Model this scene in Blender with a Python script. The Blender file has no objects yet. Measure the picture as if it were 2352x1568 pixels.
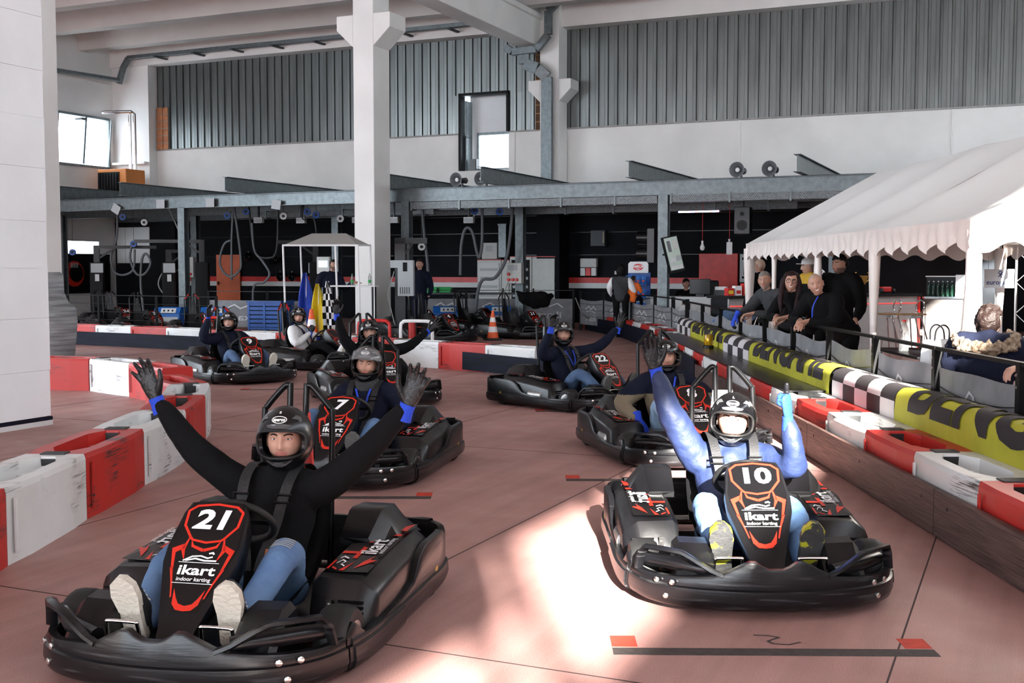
import bpy, bmesh, math, random
import numpy as np
from mathutils import Vector, Matrix, noise

S = bpy.context.scene
C = S.collection
random.seed(7)
PI = math.pi
R = math.radians

# ------------------------------------------------------------------ camera
CAM_H = 1.55
cd = bpy.data.cameras.new('camera')
cam = bpy.data.objects.new('camera', cd)
C.objects.link(cam)
cd.sensor_width = 36.0
cd.lens = 2650 / 2352 * 36.0
cd.clip_start = 0.05
cd.clip_end = 300
cam.location = (0, 0, CAM_H)
cam.rotation_euler = (R(90) - math.atan(166 / 2650), 0, 0)
S.camera = cam

# ------------------------------------------------------------------ world, sun, exposure
w = bpy.data.worlds.new('daylight')
S.world = w
w.use_nodes = True
bg = w.node_tree.nodes['Background']
bg.inputs[0].default_value = (0.80, 0.90, 1.0, 1)
bg.inputs[1].default_value = 4.3
sl = bpy.data.lights.new('sun', 'SUN')
sl.energy = 25.0
sl.angle = R(0.9)
sl.color = (1.0, 0.95, 0.88)
sun = bpy.data.objects.new('sun', sl)
C.objects.link(sun)
sun.rotation_euler = Vector((-0.2, 2.4, -1.0)).to_track_quat('-Z', 'Y').to_euler()
vs = S.view_settings
vs.view_transform = 'Standard'
vs.look = 'None'
vs.gamma = 1
vs.use_curve_mapping = False
vs.exposure = 1.45
S.cycles.max_bounces = 6
S.cycles.diffuse_bounces = 4
S.cycles.glossy_bounces = 3
S.cycles.transmission_bounces = 4
S.cycles.transparent_max_bounces = 6
S.cycles.caustics_reflective = False
S.cycles.caustics_refractive = False
S.cycles.sample_clamp_indirect = 6.0
S.cycles.use_denoising = True
S.cycles.use_adaptive_sampling = True
S.cycles.adaptive_threshold = 0.03

# the hall stands turned by 24 degrees to the track: u runs along its back wall, v away from the camera
TH = R(24)
SN, CS = math.sin(TH), math.cos(TH)
HALL = -TH


def B(u, v, z=0.0):
    return Vector((u * CS + v * SN, -u * SN + v * CS, z))


# ------------------------------------------------------------------ materials
MATS = {}


def mat(name, col, rough=0.5, metal=0.0, var=0.0, vscale=6.0, bump=0.0, bscale=40.0, col2=None, spec=0.5,
        coat=0.0, alpha=1.0, trans=0.0, emit=None, estr=1.0, stretch=(1, 1, 1), edge=(0.35, 0.65), ior=1.45, detail=4.0,
        sheen=0.0):
    if name in MATS:
        return MATS[name]
    m = bpy.data.materials.new(name)
    m.use_nodes = True
    nt = m.node_tree
    b = nt.nodes['Principled BSDF']
    c4 = (*col, 1)
    b.inputs['Base Color'].default_value = c4
    b.inputs['Roughness'].default_value = rough
    b.inputs['Metallic'].default_value = metal
    b.inputs['IOR'].default_value = ior
    b.inputs['Specular IOR Level'].default_value = spec
    b.inputs['Coat Weight'].default_value = coat
    b.inputs['Alpha'].default_value = alpha
    b.inputs['Transmission Weight'].default_value = trans
    if sheen:
        b.inputs['Sheen Weight'].default_value = sheen
    if emit:
        b.inputs['Emission Color'].default_value = (*emit, 1)
        b.inputs['Emission Strength'].default_value = estr
    if var or bump or col2:
        tc = nt.nodes.new('ShaderNodeTexCoord')
        mp = nt.nodes.new('ShaderNodeMapping')
        mp.inputs['Scale'].default_value = stretch
        nt.links.new(tc.outputs['Object'], mp.inputs[0])
    if var or col2:
        n = nt.nodes.new('ShaderNodeTexNoise')
        n.inputs['Scale'].default_value = vscale
        n.inputs['Detail'].default_value = detail
        nt.links.new(mp.outputs[0], n.inputs['Vector'])
        r = nt.nodes.new('ShaderNodeValToRGB')
        r.color_ramp.elements[0].position, r.color_ramp.elements[1].position = edge
        c2 = col2 or tuple(min(1, x * (1 - var)) for x in col)
        c1 = col if col2 else tuple(min(1, x * (1 + var)) for x in col)
        r.color_ramp.elements[0].color = (*c2, 1)
        r.color_ramp.elements[1].color = (*c1, 1)
        nt.links.new(n.outputs[0], r.inputs[0])
        nt.links.new(r.outputs[0], b.inputs['Base Color'])
    if bump:
        n2 = nt.nodes.new('ShaderNodeTexNoise')
        n2.inputs['Scale'].default_value = bscale
        n2.inputs['Detail'].default_value = 3
        nt.links.new(mp.outputs[0], n2.inputs['Vector'])
        bp = nt.nodes.new('ShaderNodeBump')
        bp.inputs['Strength'].default_value = bump
        bp.inputs['Distance'].default_value = 0.02
        nt.links.new(n2.outputs[0], bp.inputs['Height'])
        nt.links.new(bp.outputs[0], b.inputs['Normal'])
    MATS[name] = m
    return m


def M(n):
    return MATS[n]


mat('black_plastic', (0.0045, 0.0045, 0.0055), 0.30, var=0.3, vscale=3, bump=0.08, bscale=9, spec=0.42)
mat('scuffed_plastic', (0.005, 0.005, 0.006), 0.30, col2=(0.05, 0.05, 0.053), vscale=6, stretch=(0.7, 0.7, 8), edge=(0.27, 0.42), bump=0.05, bscale=10, detail=9, spec=0.42)
mat('sticker_black', (0.003, 0.003, 0.0035), 0.22)
mat('sticker_red', (0.62, 0.025, 0.012), 0.3)
mat('sticker_white', (0.85, 0.85, 0.85), 0.35)
mat('rubber', (0.009, 0.009, 0.009), 0.6, var=0.3, vscale=12)
mat('rim_metal', (0.75, 0.74, 0.72), 0.25, 1.0)
mat('chrome', (0.8, 0.8, 0.8), 0.12, 1.0)
mat('black_steel', (0.006, 0.006, 0.0065), 0.3, var=0.4, vscale=14, spec=0.3)
mat('grey_steel', (0.30, 0.29, 0.28), 0.4, 0.9, var=0.15, vscale=8)
mat('seat_black', (0.004, 0.004, 0.0045), 0.45, spec=0.35)
mat('belt_black', (0.014, 0.014, 0.015), 0.6, bump=0.3, bscale=160)
mat('belt_orange', (0.45, 0.14, 0.035), 0.7)
mat('red_paint', (0.55, 0.018, 0.015), 0.4, var=0.12)
mat('gal', (0.148, 0.172, 0.178), 0.45, 0.6, var=0.15, vscale=9, bump=0.05, bscale=30)
mat('gal_sheet', (0.165, 0.178, 0.175), 0.33, 0.85, var=0.25, vscale=0.9, stretch=(3, 3, 0.35))
mat('white_wall', (0.80, 0.79, 0.77), 0.85, var=0.05, vscale=0.6, bump=0.1, bscale=5)
mat('white_paint', (0.80, 0.815, 0.82), 0.8, var=0.04, vscale=1.2, bump=0.12, bscale=9)
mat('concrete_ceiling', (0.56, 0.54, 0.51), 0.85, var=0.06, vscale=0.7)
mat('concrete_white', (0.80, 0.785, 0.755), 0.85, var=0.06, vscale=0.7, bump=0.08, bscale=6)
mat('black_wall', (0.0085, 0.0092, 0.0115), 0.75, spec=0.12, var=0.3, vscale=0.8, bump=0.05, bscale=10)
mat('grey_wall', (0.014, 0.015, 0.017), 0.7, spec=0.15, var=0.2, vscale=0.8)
mat('navy_board', (0.005, 0.007, 0.016), 0.6, spec=0.15, var=0.4, vscale=2, stretch=(1, 1, 8))
mat('glass_white', (0.9, 0.95, 1.0), 0.1, alpha=0.25)
mat('glass_clear', (0.9, 0.95, 0.95), 0.03, trans=0.9, alpha=0.45)
mat('glass_dark', (0.02, 0.022, 0.025), 0.05, alpha=0.75)
mat('dark_frame', (0.05, 0.055, 0.06), 0.5)
mat('blue_plastic', (0.006, 0.07, 0.30), 0.45, var=0.12)
mat('blue_machine', (0.008, 0.11, 0.40), 0.4)
mat('grey_panel', (0.40, 0.42, 0.43), 0.5)
mat('light_grey', (0.62, 0.63, 0.62), 0.5)
mat('cabinet_grey', (0.55, 0.56, 0.53), 0.55, var=0.04)
mat('hose_grey', (0.13, 0.14, 0.15), 0.6)
mat('hose_dark', (0.03, 0.032, 0.034), 0.6)
mat('orange_paint', (0.62, 0.20, 0.03), 0.5)
mat('door_orange', (0.72, 0.17, 0.075), 0.45, var=0.15, vscale=1.5)
mat('cone_orange', (0.80, 0.11, 0.02), 0.45)
mat('flag_blue', (0.02, 0.06, 0.42), 0.6)
mat('flag_yellow', (0.75, 0.58, 0.03), 0.55)
mat('tent_white', (0.80, 0.765, 0.72), 0.42, bump=0.22, bscale=7)
mat('wood', (0.36, 0.20, 0.08), 0.5, var=0.3, vscale=6, stretch=(8, 1, 1))
mat('brick', (0.42, 0.17, 0.08), 0.8, var=0.2, vscale=5)
mat('brick_dark', (0.09, 0.045, 0.022), 0.85, var=0.2, vscale=5)
mat('mortar', (0.3, 0.27, 0.23), 0.9)
mat('rope_grey', (0.3, 0.3, 0.29), 0.8)
mat('post_black', (0.004, 0.004, 0.0045), 0.5, spec=0.18)
mat('green_plastic', (0.02, 0.30, 0.07), 0.5)
mat('ref_amber', (0.8, 0.42, 0.01), 0.08, trans=0.6, alpha=0.9)
mat('stainless', (0.12, 0.11, 0.105), 0.5, 0.6, var=0.2, vscale=3)
mat('bottle_green', (0.006, 0.028, 0.016), 0.15)
mat('gold', (0.55, 0.38, 0.1), 0.3, 0.9)
mat('led_red', (0.8, 0.02, 0.02), 0.4, emit=(1, 0.06, 0.05), estr=0.45)
mat('paper_white', (0.8, 0.8, 0.8), 0.7)
mat('navy_ink', (0.03, 0.04, 0.16), 0.6)
mat('concrete_dark', (0.33, 0.32, 0.31), 0.9, var=0.1)


# ------------------------------------------------------------------ mesh helpers
class MB:
    def __init__(s):
        s.v = []
        s.f = []
        s.m = []
        s.mats = []
        s.cur = 0

    def use(s, m):
        if m not in s.mats:
            s.mats.append(m)
        s.cur = s.mats.index(m)
        return s

    def add(s, vs_, fs_):
        o = len(s.v)
        s.v += [tuple(p) for p in vs_]
        s.f += [tuple(i + o for i in f) for f in fs_]
        s.m += [s.cur] * len(fs_)
        return s

    def box(s, c, d, rot=None):
        x, y, z = (k / 2 for k in d)
        pts = [Vector((sx * x, sy * y, sz * z)) for sz in (-1, 1) for sy in (-1, 1) for sx in (-1, 1)]
        if rot is not None:
            pts = [rot @ p for p in pts]
        c = Vector(c)
        return s.add([p + c for p in pts], [(0, 2, 3, 1), (4, 5, 7, 6), (0, 1, 5, 4), (1, 3, 7, 5), (3, 2, 6, 7), (2, 0, 4, 6)])

    def box2(s, a, b):
        return s.box([(p + q) / 2 for p, q in zip(a, b)], [abs(q - p) for p, q in zip(a, b)])

    def bar(s, a, b, w_, h_, up=(0, 0, 1)):
        a, b = Vector(a), Vector(b)
        t = (b - a).normalized()
        sd = t.cross(Vector(up))
        if sd.length < 1e-4:
            sd = t.cross(Vector((1, 0, 0)))
        sd.normalize()
        n = sd.cross(t)
        vs_ = []
        for p in (a, b):
            for i, j in ((-1, -1), (1, -1), (1, 1), (-1, 1)):
                vs_.append(p + sd * (i * w_ / 2) + n * (j * h_ / 2))
        return s.add(vs_, [(3, 2, 1, 0), (4, 5, 6, 7), (0, 1, 5, 4), (1, 2, 6, 5), (2, 3, 7, 6), (3, 0, 4, 7)])

    def rings(s, rings, closed=True, cap=True):
        n = len(rings[0])
        vs_ = [p for r in rings for p in r]
        fs_ = []
        for i in range(len(rings) - 1):
            for j in range(n if closed else n - 1):
                k = (j + 1) % n
                fs_.append((i * n + j, i * n + k, (i + 1) * n + k, (i + 1) * n + j))
        if cap and closed:
            fs_.append(tuple(reversed(range(n))))
            fs_.append(tuple((len(rings) - 1) * n + j for j in range(n)))
        return s.add(vs_, fs_)

    def tube(s, path, r, n=8, side=None, loop=False, round_end=False):
        P = [Vector(p) for p in path]
        rr = r if isinstance(r, list) else [r] * len(P)
        rr = [(q if isinstance(q, (list, tuple)) else (q, q)) for q in rr]
        if round_end:
            for e in (0, 1):
                a, b = (P[0], P[1]) if e == 0 else (P[-1], P[-2])
                d = (a - b).normalized()
                ra = rr[0] if e == 0 else rr[-1]
                m = min(ra)
                ex = [(a + d * m * 0.62, (ra[0] * 0.78, ra[1] * 0.78)), (a + d * m * 0.94, (ra[0] * 0.34, ra[1] * 0.34))]
                if e == 0:
                    P = [ex[1][0], ex[0][0]] + P
                    rr = [ex[1][1], ex[0][1]] + rr
                else:
                    P = P + [ex[0][0], ex[1][0]]
                    rr = rr + [ex[0][1], ex[1][1]]
        N = len(P)
        rings = []
        prev = None
        for i in range(N):
            if loop:
                t = P[(i + 1) % N] - P[i - 1]
            else:
                t = P[min(i + 1, N - 1)] - P[max(i - 1, 0)]
            t.normalize()
            if side is not None:
                sd = Vector(side)
            elif prev is not None:
                sd = prev
            else:
                sd = Vector((1, 0, 0)) if abs(t.x) < 0.9 else Vector((0, 1, 0))
            sd = sd - t * sd.dot(t)
            if sd.length < 1e-4:
                sd = t.orthogonal()
            sd.normalize()
            prev = sd
            b = t.cross(sd)
            rings.append([P[i] + sd * (rr[i][0] * math.cos(a)) + b * (rr[i][1] * math.sin(a)) for a in (2 * PI * k / n for k in range(n))])
        if loop:
            rings.append(rings[0])
            return s.rings(rings, True, False)
        return s.rings(rings)

    def lathe(s, prof, n=16, c=(0, 0, 0), axis='z'):
        rings = []
        for r, h in prof:
            ring = []
            for k in range(n):
                a = 2 * PI * k / n
                p = (r * math.cos(a), r * math.sin(a), h)
                if axis == 'x':
                    p = (h, r * math.cos(a), r * math.sin(a))
                elif axis == 'y':
                    p = (r * math.sin(a), h, r * math.cos(a))
                ring.append((p[0] + c[0], p[1] + c[1], p[2] + c[2]))
            rings.append(ring)
        return s.rings(rings)

    def prism(s, poly, f0, f1):
        """poly: 2-D outline, f0/f1 map a 2-D point to the two faces"""
        n = len(poly)
        a = [f0(*p) for p in poly]
        b = [f1(*p) for p in poly]
        return s.add(a + b, [tuple(reversed(range(n))), tuple(range(n, 2 * n))] + [(i, (i + 1) % n, n + (i + 1) % n, n + i) for i in range(n)])

    def grid(s, fn, nu, nv):
        vs_ = [fn(i / nu, j / nv) for j in range(nv + 1) for i in range(nu + 1)]
        return s.add(vs_, [(j * (nu + 1) + i, j * (nu + 1) + i + 1, (j + 1) * (nu + 1) + i + 1, (j + 1) * (nu + 1) + i) for j in range(nv) for i in range(nu)])

    def mesh(s, name, m=None, smooth=40, fix=True):
        me = bpy.data.meshes.new(name)
        me.from_pydata(s.v, [], s.f)
        ms = s.mats if s.mats else [m]
        for k in ms:
            me.materials.append(MATS[k] if isinstance(k, str) else k)
        if s.mats:
            me.polygons.foreach_set('material_index', s.m)
        if fix:
            bm = bmesh.new()
            bm.from_mesh(me)
            bmesh.ops.recalc_face_normals(bm, faces=bm.faces)
            bm.to_mesh(me)
            bm.free()
        if smooth:
            me.polygons.foreach_set('use_smooth', [True] * len(me.polygons))
            me.set_sharp_from_angle(angle=R(smooth))
        me.update()
        return me

    def build(s, name, m=None, parent=None, smooth=40, bevel=0, seg=2, solid=0, loc=None, rz=None):
        o = bpy.data.objects.new(name, s.mesh(name, m, smooth))
        C.objects.link(o)
        if parent is not None:
            o.parent = parent
        if solid:
            md = o.modifiers.new('solid', 'SOLIDIFY')
            md.thickness = solid
            md.offset = 0
        if bevel:
            md = o.modifiers.new('bevel', 'BEVEL')
            md.width = bevel
            md.segments = seg
            md.limit_method = 'ANGLE'
            md.angle_limit = R(35)
        if loc is not None:
            o.location = loc
        if rz is not None:
            o.rotation_euler[2] = rz
        return o


def obj(name, me, parent=None, loc=None, rz=None):
    o = bpy.data.objects.new(name, me)
    C.objects.link(o)
    if parent is not None:
        o.parent = parent
    if loc is not None:
        o.location = loc
    if rz is not None:
        o.rotation_euler[2] = rz
    return o


def tag(o, label=None, cat=None, group=None, kind=None):
    if label:
        o['label'] = label
    if cat:
        o['category'] = cat
    if group:
        o['group'] = group
    if kind:
        o['kind'] = kind
    return o


def empty(name, loc=(0, 0, 0), rz=0.0, label=None, cat=None, group=None, kind=None):
    o = bpy.data.objects.new(name, None)
    C.objects.link(o)
    o.empty_display_size = 0.1
    o.location = loc
    o.rotation_euler[2] = rz
    return tag(o, label, cat, group, kind)


KIDS = {}


def copy_tree(o, parent=None):
    c = o.copy()
    C.objects.link(c)
    c.parent = parent
    for ch in list(o.children):
        copy_tree(ch, c)
    return c


def structure(o):
    o['kind'] = 'structure'
    return o


def spline(pts, n=8, loop=False):
    P = [Vector(p) for p in pts]
    out = []
    N = len(P)
    for i in range(N if loop else N - 1):
        p0 = P[i - 1] if (loop or i > 0) else P[0]
        p1 = P[i]
        p2 = P[(i + 1) % N]
        p3 = P[(i + 2) % N] if (loop or i + 2 < N) else P[-1]
        for k in range(n):
            t = k / n
            out.append(0.5 * ((2 * p1) + (p2 - p0) * t + (2 * p0 - 5 * p1 + 4 * p2 - p3) * t * t + (3 * p1 - p0 - 3 * p2 + p3) * t ** 3))
    if not loop:
        out.append(P[-1])
    return out


TXT = {}


def text_mesh(txt, size=1.0, bold=0.0, shear=0.0, sx=1.0, depth=0.0):
    """flat lettering as plain vertex / face lists, centred on the origin, in the xy plane"""
    key = (txt, size, bold, shear, sx)
    if key in TXT:
        return TXT[key]
    cu = bpy.data.curves.new('lettering', 'FONT')
    cu.body = txt
    cu.size = size
    cu.offset = bold
    cu.shear = shear
    cu.align_x = 'CENTER'
    cu.align_y = 'CENTER'
    cu.resolution_u = 3
    o = bpy.data.objects.new('lettering', cu)
    C.objects.link(o)
    bpy.context.view_layer.update()
    me = bpy.data.meshes.new_from_object(o.evaluated_get(bpy.context.evaluated_depsgraph_get()))
    v = [(p.co.x * sx, p.co.y, 0.0) for p in me.vertices]
    f = [tuple(p.vertices) for p in me.polygons]
    bpy.data.objects.remove(o)
    bpy.data.curves.remove(cu)
    bpy.data.meshes.remove(me)
    TXT[key] = (v, f)
    return v, f


def put_text(mb, txt, size, fn, bold=0.0, shear=0.0, sx=1.0, rot=0.0):
    v, f = text_mesh(txt, size, bold, shear, sx)
    c, s_ = math.cos(rot), math.sin(rot)
    mb.add([fn(p[0] * c - p[1] * s_, p[0] * s_ + p[1] * c) for p in v], f)
    return mb


def stroke(mb, pts, wd, fn, closed=False):
    """flat mitred band along a 2-D polyline"""
    P = [Vector((p[0], p[1])) for p in pts]
    N = len(P)
    wl = wd if isinstance(wd, (list, tuple)) else [wd] * N
    L, Rr = [], []
    for i in range(N):
        a = P[i - 1] if (closed or i > 0) else None
        b = P[(i + 1) % N] if (closed or i < N - 1) else None
        d1 = (P[i] - a).normalized() if a is not None else None
        d2 = (b - P[i]).normalized() if b is not None else None
        if d1 is None:
            d1 = d2
        if d2 is None:
            d2 = d1
        t = (d1 + d2)
        t = t.normalized() if t.length > 1e-6 else d1
        n = Vector((-t.y, t.x))
        k = max(0.45, n.dot(Vector((-d1.y, d1.x))))
        L.append(P[i] + n * (wl[i] / 2 / k))
        Rr.append(P[i] - n * (wl[i] / 2 / k))
    vs_ = [fn(*p) for p in L] + [fn(*p) for p in Rr]
    fs_ = []
    for i in range(N if closed else N - 1):
        j = (i + 1) % N
        fs_.append((i, j, N + j, N + i))
    return mb.add(vs_, fs_)


def remesh(mb, voxel, smooth_it=6, fac=0.5):
    me = mb.mesh('tmp', 'rubber', 0)
    o = bpy.data.objects.new('tmp', me)
    C.objects.link(o)
    md = o.modifiers.new('r', 'REMESH')
    md.mode = 'VOXEL'
    md.voxel_size = voxel
    if smooth_it:
        sm = o.modifiers.new('s', 'SMOOTH')
        sm.factor = fac
        sm.iterations = smooth_it
    bpy.context.view_layer.update()
    r = bpy.data.meshes.new_from_object(o.evaluated_get(bpy.context.evaluated_depsgraph_get()))
    bpy.data.objects.remove(o)
    bpy.data.meshes.remove(me)
    return r


def set_mats(me, ms, index=None, smooth=True):
    me.materials.clear()
    for k in ms:
        me.materials.append(MATS[k] if isinstance(k, str) else k)
    if index is not None:
        me.polygons.foreach_set('material_index', index)
    else:
        me.polygons.foreach_set('material_index', [0] * len(me.polygons))
    me.polygons.foreach_set('use_smooth', [smooth] * len(me.polygons))
    me.update()
    return me


def wrinkle(me, amp, scale, seed=0, stretch=(1, 1, 1)):
    off = Vector((seed * 3.1, seed * 1.7, seed * 5.3))
    st = Vector(stretch)
    nn = [v.normal.copy() for v in me.vertices]
    for v, n in zip(me.vertices, nn):
        p = Vector((v.co.x * st.x, v.co.y * st.y, v.co.z * st.z)) * scale + off
        v.co += n * (amp * (noise.noise(p) + 0.5 * noise.noise(p * 2.3)))
    me.update()
    return me

# ================================================================== the hall
def hall(name, mb, m, **k):
    """a piece of the hall, modelled in (u, v, z) and turned into place"""
    return mb.build(name, m, rz=HALL, **k)


def floor_mat():
    m = mat('floor_red', (0.27, 0.125, 0.112), 0.62)
    nt = m.node_tree
    b = nt.nodes['Principled BSDF']
    tc = nt.nodes.new('ShaderNodeTexCoord')

    def nz(scale, det, st=(1, 1, 1), rot=0.0):
        mp = nt.nodes.new('ShaderNodeMapping')
        mp.inputs['Scale'].default_value = st
        mp.inputs['Rotation'].default_value = (0, 0, rot)
        nt.links.new(tc.outputs['Object'], mp.inputs[0])
        n = nt.nodes.new('ShaderNodeTexNoise')
        n.inputs['Scale'].default_value = scale
        n.inputs['Detail'].default_value = det
        nt.links.new(mp.outputs[0], n.inputs['Vector'])
        return n

    def ramp(src, p0, p1, c0, c1):
        r = nt.nodes.new('ShaderNodeValToRGB')
        r.color_ramp.elements[0].position = p0
        r.color_ramp.elements[1].position = p1
        r.color_ramp.elements[0].color = (*c0, 1)
        r.color_ramp.elements[1].color = (*c1, 1)
        nt.links.new(src.outputs[0], r.inputs[0])
        return r

    def mix(a, c, f, mode='MULTIPLY'):
        x = nt.nodes.new('ShaderNodeMix')
        x.data_type = 'RGBA'
        x.blend_type = mode
        x.inputs[0].default_value = f
        nt.links.new(a.outputs[0] if a.bl_idname != 'ShaderNodeMix' else a.outputs[2], x.inputs[6])
        nt.links.new(c.outputs[0], x.inputs[7])
        return x
    base = ramp(nz(0.7, 5), 0.3, 0.7, (0.345, 0.180, 0.158), (0.445, 0.252, 0.224))
    grain = ramp(nz(190, 2), 0.3, 0.72, (0.72, 0.70, 0.70), (1.32, 1.34, 1.36))
    tyre = ramp(nz(2.2, 4, (3.2, 0.16, 1), R(6)), 0.36, 0.56, (0.80, 0.79, 0.79), (1, 1, 1))
    x = mix(base, grain, 0.85)
    x = mix(x, tyre, 0.7)
    nt.links.new(x.outputs[2], b.inputs['Base Color'])
    rr = ramp(nz(3, 3), 0.3, 0.7, (0.45, 0.45, 0.45), (0.68, 0.68, 0.68))
    nt.links.new(rr.outputs[0], b.inputs['Roughness'])
    return m


floor_mat()
fl = structure(MB().box2((-32, -26, -0.2), (18, 33, 0)).build('floor', 'floor_red', rz=HALL, smooth=0))
tag(fl, 'dusty red painted concrete floor of the karting hall')
mat('joint_dark', (0.05, 0.03, 0.03), 0.9)
for u in (-0.44, -2.79, -5.2, -7.6, -10, -12.4, -14.8, 1.9):
    MB().box2((u - 0.004, -5, 0), (u + 0.004, 24, 0.0012)).build('slab_joint', 'joint_dark', fl, 0)
for v in (4.07, 9.0, 13.9, 18.8):
    MB().box2((-20, v - 0.004, 0), (4, v + 0.004, 0.0012)).build('slab_joint', 'joint_dark', fl, 0)

# --- back wall: black below the canopy, white concrete band, corrugated sheet above
wb = structure(hall('wall_back', MB().box2((-29.2, 31.4, 3.5), (-15.66, 31.9, 5.6)).box2((-14.09, 31.4, 3.5), (5, 31.9, 5.6))
                    .box2((-15.66, 31.4, 3.5), (-14.09, 31.9, 4.5)), 'concrete_white', smooth=0))
tag(wb, 'white concrete band of the back wall under the metal sheeting')
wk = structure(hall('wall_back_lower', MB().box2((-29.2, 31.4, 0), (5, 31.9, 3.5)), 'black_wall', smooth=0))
tag(wk, 'black painted lower back wall behind the workshop')
MB().use('red_paint').box2((-26.8, 31.375, 1.15), (-8.3, 31.4, 1.31)).build('stripe', None, wk, 0)['label'] = 'red wall stripe'
MB().use('light_grey').box2((-26.8, 31.375, 1.0), (-8.3, 31.4, 1.15)).build('stripe', None, wk, 0)['label'] = 'white wall stripe'
for z in (1.95, 2.6, 3.1):
    MB().box2((-26, 31.385, z), (5, 31.405, z + 0.025)).build('block_joint', 'black_steel', wk, 0)
for u in (-19.4, -13.9, -7.2, -1.8):
    MB().box2((u - 0.02, 31.37, 3.5), (u + 0.02, 31.41, 5.6)).build('panel_joint', 'white_wall', wb, 0)
MB().box2((-29.2, 31.34, 5.58), (-15.66, 31.5, 5.62)).box2((-14.09, 31.34, 5.58), (5, 31.5, 5.62)).build('sill_edge', 'concrete_dark', wb, 0)

wc = structure(empty('wall_back_sheeting', (0, 0, 0), HALL, 'galvanised corrugated metal sheeting along the upper back wall'))
PIT = 0.285


def sheet(n, z0, z1):
    prof = []
    for k in range(n):
        x = k * PIT
        prof += [(x, 0), (x + 0.032, 0.0), (x + 0.046, -0.05), (x + 0.15, -0.05), (x + 0.155, -0.043), (x + 0.165, -0.043),
                 (x + 0.17, -0.05), (x + 0.245, -0.05), (x + 0.262, 0.0)]
    prof.append((n * PIT, 0))
    mb = MB()
    mb.rings([[(x, y, z) for x, y in prof] for z in (z0, z1)], closed=False)
    return mb.mesh('metal_sheet', 'gal_sheet', 0, fix=False)


MB().box2((-29.2, 31.55, 5.6), (-15.66, 31.6, 9.5)).box2((-14.09, 31.55, 5.6), (5, 31.6, 9.5)).box2((-15.66, 31.55, 6.75), (-14.09, 31.6, 9.5)).build('backing', 'grey_wall', wc, 0)  # unseen layer added to stop sky light leaking between the sheets
sh = sheet(4, 5.62, 9.2)
sh_s = sheet(4, 6.75, 9.2)
u = -27.2
k = 0
while u < 4.5:
    hole = (u + 4 * PIT > -15.66 and u < -14.09)
    o = obj('metal_sheet', sh_s if hole else sh, wc, (u, 31.42 - (k % 2) * 0.006, 0))
    if hole:
        for a, b in ((u, min(u + 4 * PIT, -15.66)), (max(u, -14.09), u + 4 * PIT)):
            if b - a > 0.1:
                n = max(1, int((b - a) / PIT))
                obj('metal_sheet', sheet(n, 5.62, 6.75), wc, (a if a > -14.5 else b - n * PIT, 31.42, 0))
    u += 4 * PIT
    k += 1
# opening in the sheeting: dark frame, side room with a bright window
ow = structure(empty('window_1', (0, 0, 0), HALL, 'tall opening high in the back wall with a bright window inside'))
MB().box2((-15.70, 31.30, 4.5), (-15.62, 31.6, 6.78)).box2((-14.13, 31.30, 5.6), (-14.05, 31.6, 6.78)).box2((-15.7, 31.3, 6.72), (-14.05, 31.6, 6.8)).build('window_frame', 'post_black', ow, 0)
MB().box2((-15.62, 31.95, 5.68), (-14.05, 32.0, 6.9)).box2((-15.62, 31.95, 4.4), (-15.33, 32.0, 5.7)).box2((-14.26, 31.95, 4.4), (-14.05, 32.0, 5.7)).box2((-15.4, 31.95, 4.4), (-14.2, 32, 4.58)).build('reveal', 'white_paint', ow, 0)
MB().box2((-15.36, 31.88, 4.56), (-15.30, 31.96, 5.66)).box2((-14.29, 31.88, 4.56), (-14.23, 31.96, 5.66)).box2((-15.36, 31.88, 5.60), (-14.23, 31.96, 5.68)).box2((-15.36, 31.88, 4.54), (-14.23, 31.96, 4.6)).build('window_frame', 'gal', ow, 0)
MB().box2((-15.3, 31.92, 4.6), (-14.29, 31.93, 5.6)).build('pane', 'glass_white', ow, 0)
MB().box2((-15.57, 31.5, 4.5), (-15.53, 31.9, 6.6)).box2((-15.57, 31.5, 5.5), (-15.53, 31.9, 5.54)).build('shutter', 'gal', ow, 0)
tag(hall('speaker_box', MB().box2((-15.42, 31.5, 4.5), (-15.2, 31.7, 4.86)).box2((-15.40, 31.48, 4.53), (-15.22, 31.5, 4.83)), 'black_plastic'), 'small black loudspeaker box on the sill of the high opening', 'speaker')

# --- left wall with its strip window, pilaster in the corner
wl = structure(hall('wall_left', MB().box2((-29.3, 12, 0), (-28.8, 31.6, 2.05)).box2((-29.3, 12, 2.5), (-28.8, 31.6, 5.0)).box2((-29.3, 12, 6.66), (-28.8, 31.6, 10))
                    .box2((-29.3, 30.78, 5.0), (-28.8, 31.6, 6.66)).box2((-29.3, 12, 5.0), (-28.8, 26.0, 6.66)).box2((-29.3, 30.2, 2.05), (-28.8, 31.6, 2.5)).box2((-29.3, 12, 2.05), (-28.8, 26.5, 2.5)), 'white_wall', smooth=0))
tag(wl, 'white left wall with a strip window near the corner')
pl = structure(hall('trim_1', MB().box2((-28.8, 31.0, 0), (-27.25, 31.45, 8.5)).box2((-28.8, 30.8, 5.1), (-27.3, 31.0, 5.18)), 'white_wall', smooth=0))
tag(pl, 'white corner pilaster at the left end of the back wall')
w2 = structure(empty('window_2', (0, 0, 0), HALL, 'bright strip window high on the left wall'))
mb = MB()
for v in (26.0, 28.3, 30.72):
    mb.box2((-28.86, v, 5.0), (-28.74, v + 0.06, 6.66))
mb.box2((-28.86, 26, 6.6), (-28.74, 30.78, 6.68)).box2((-28.9, 26, 4.95), (-28.68, 30.8, 5.02))
mb.build('window_frame', 'gal', w2, 0)
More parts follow.
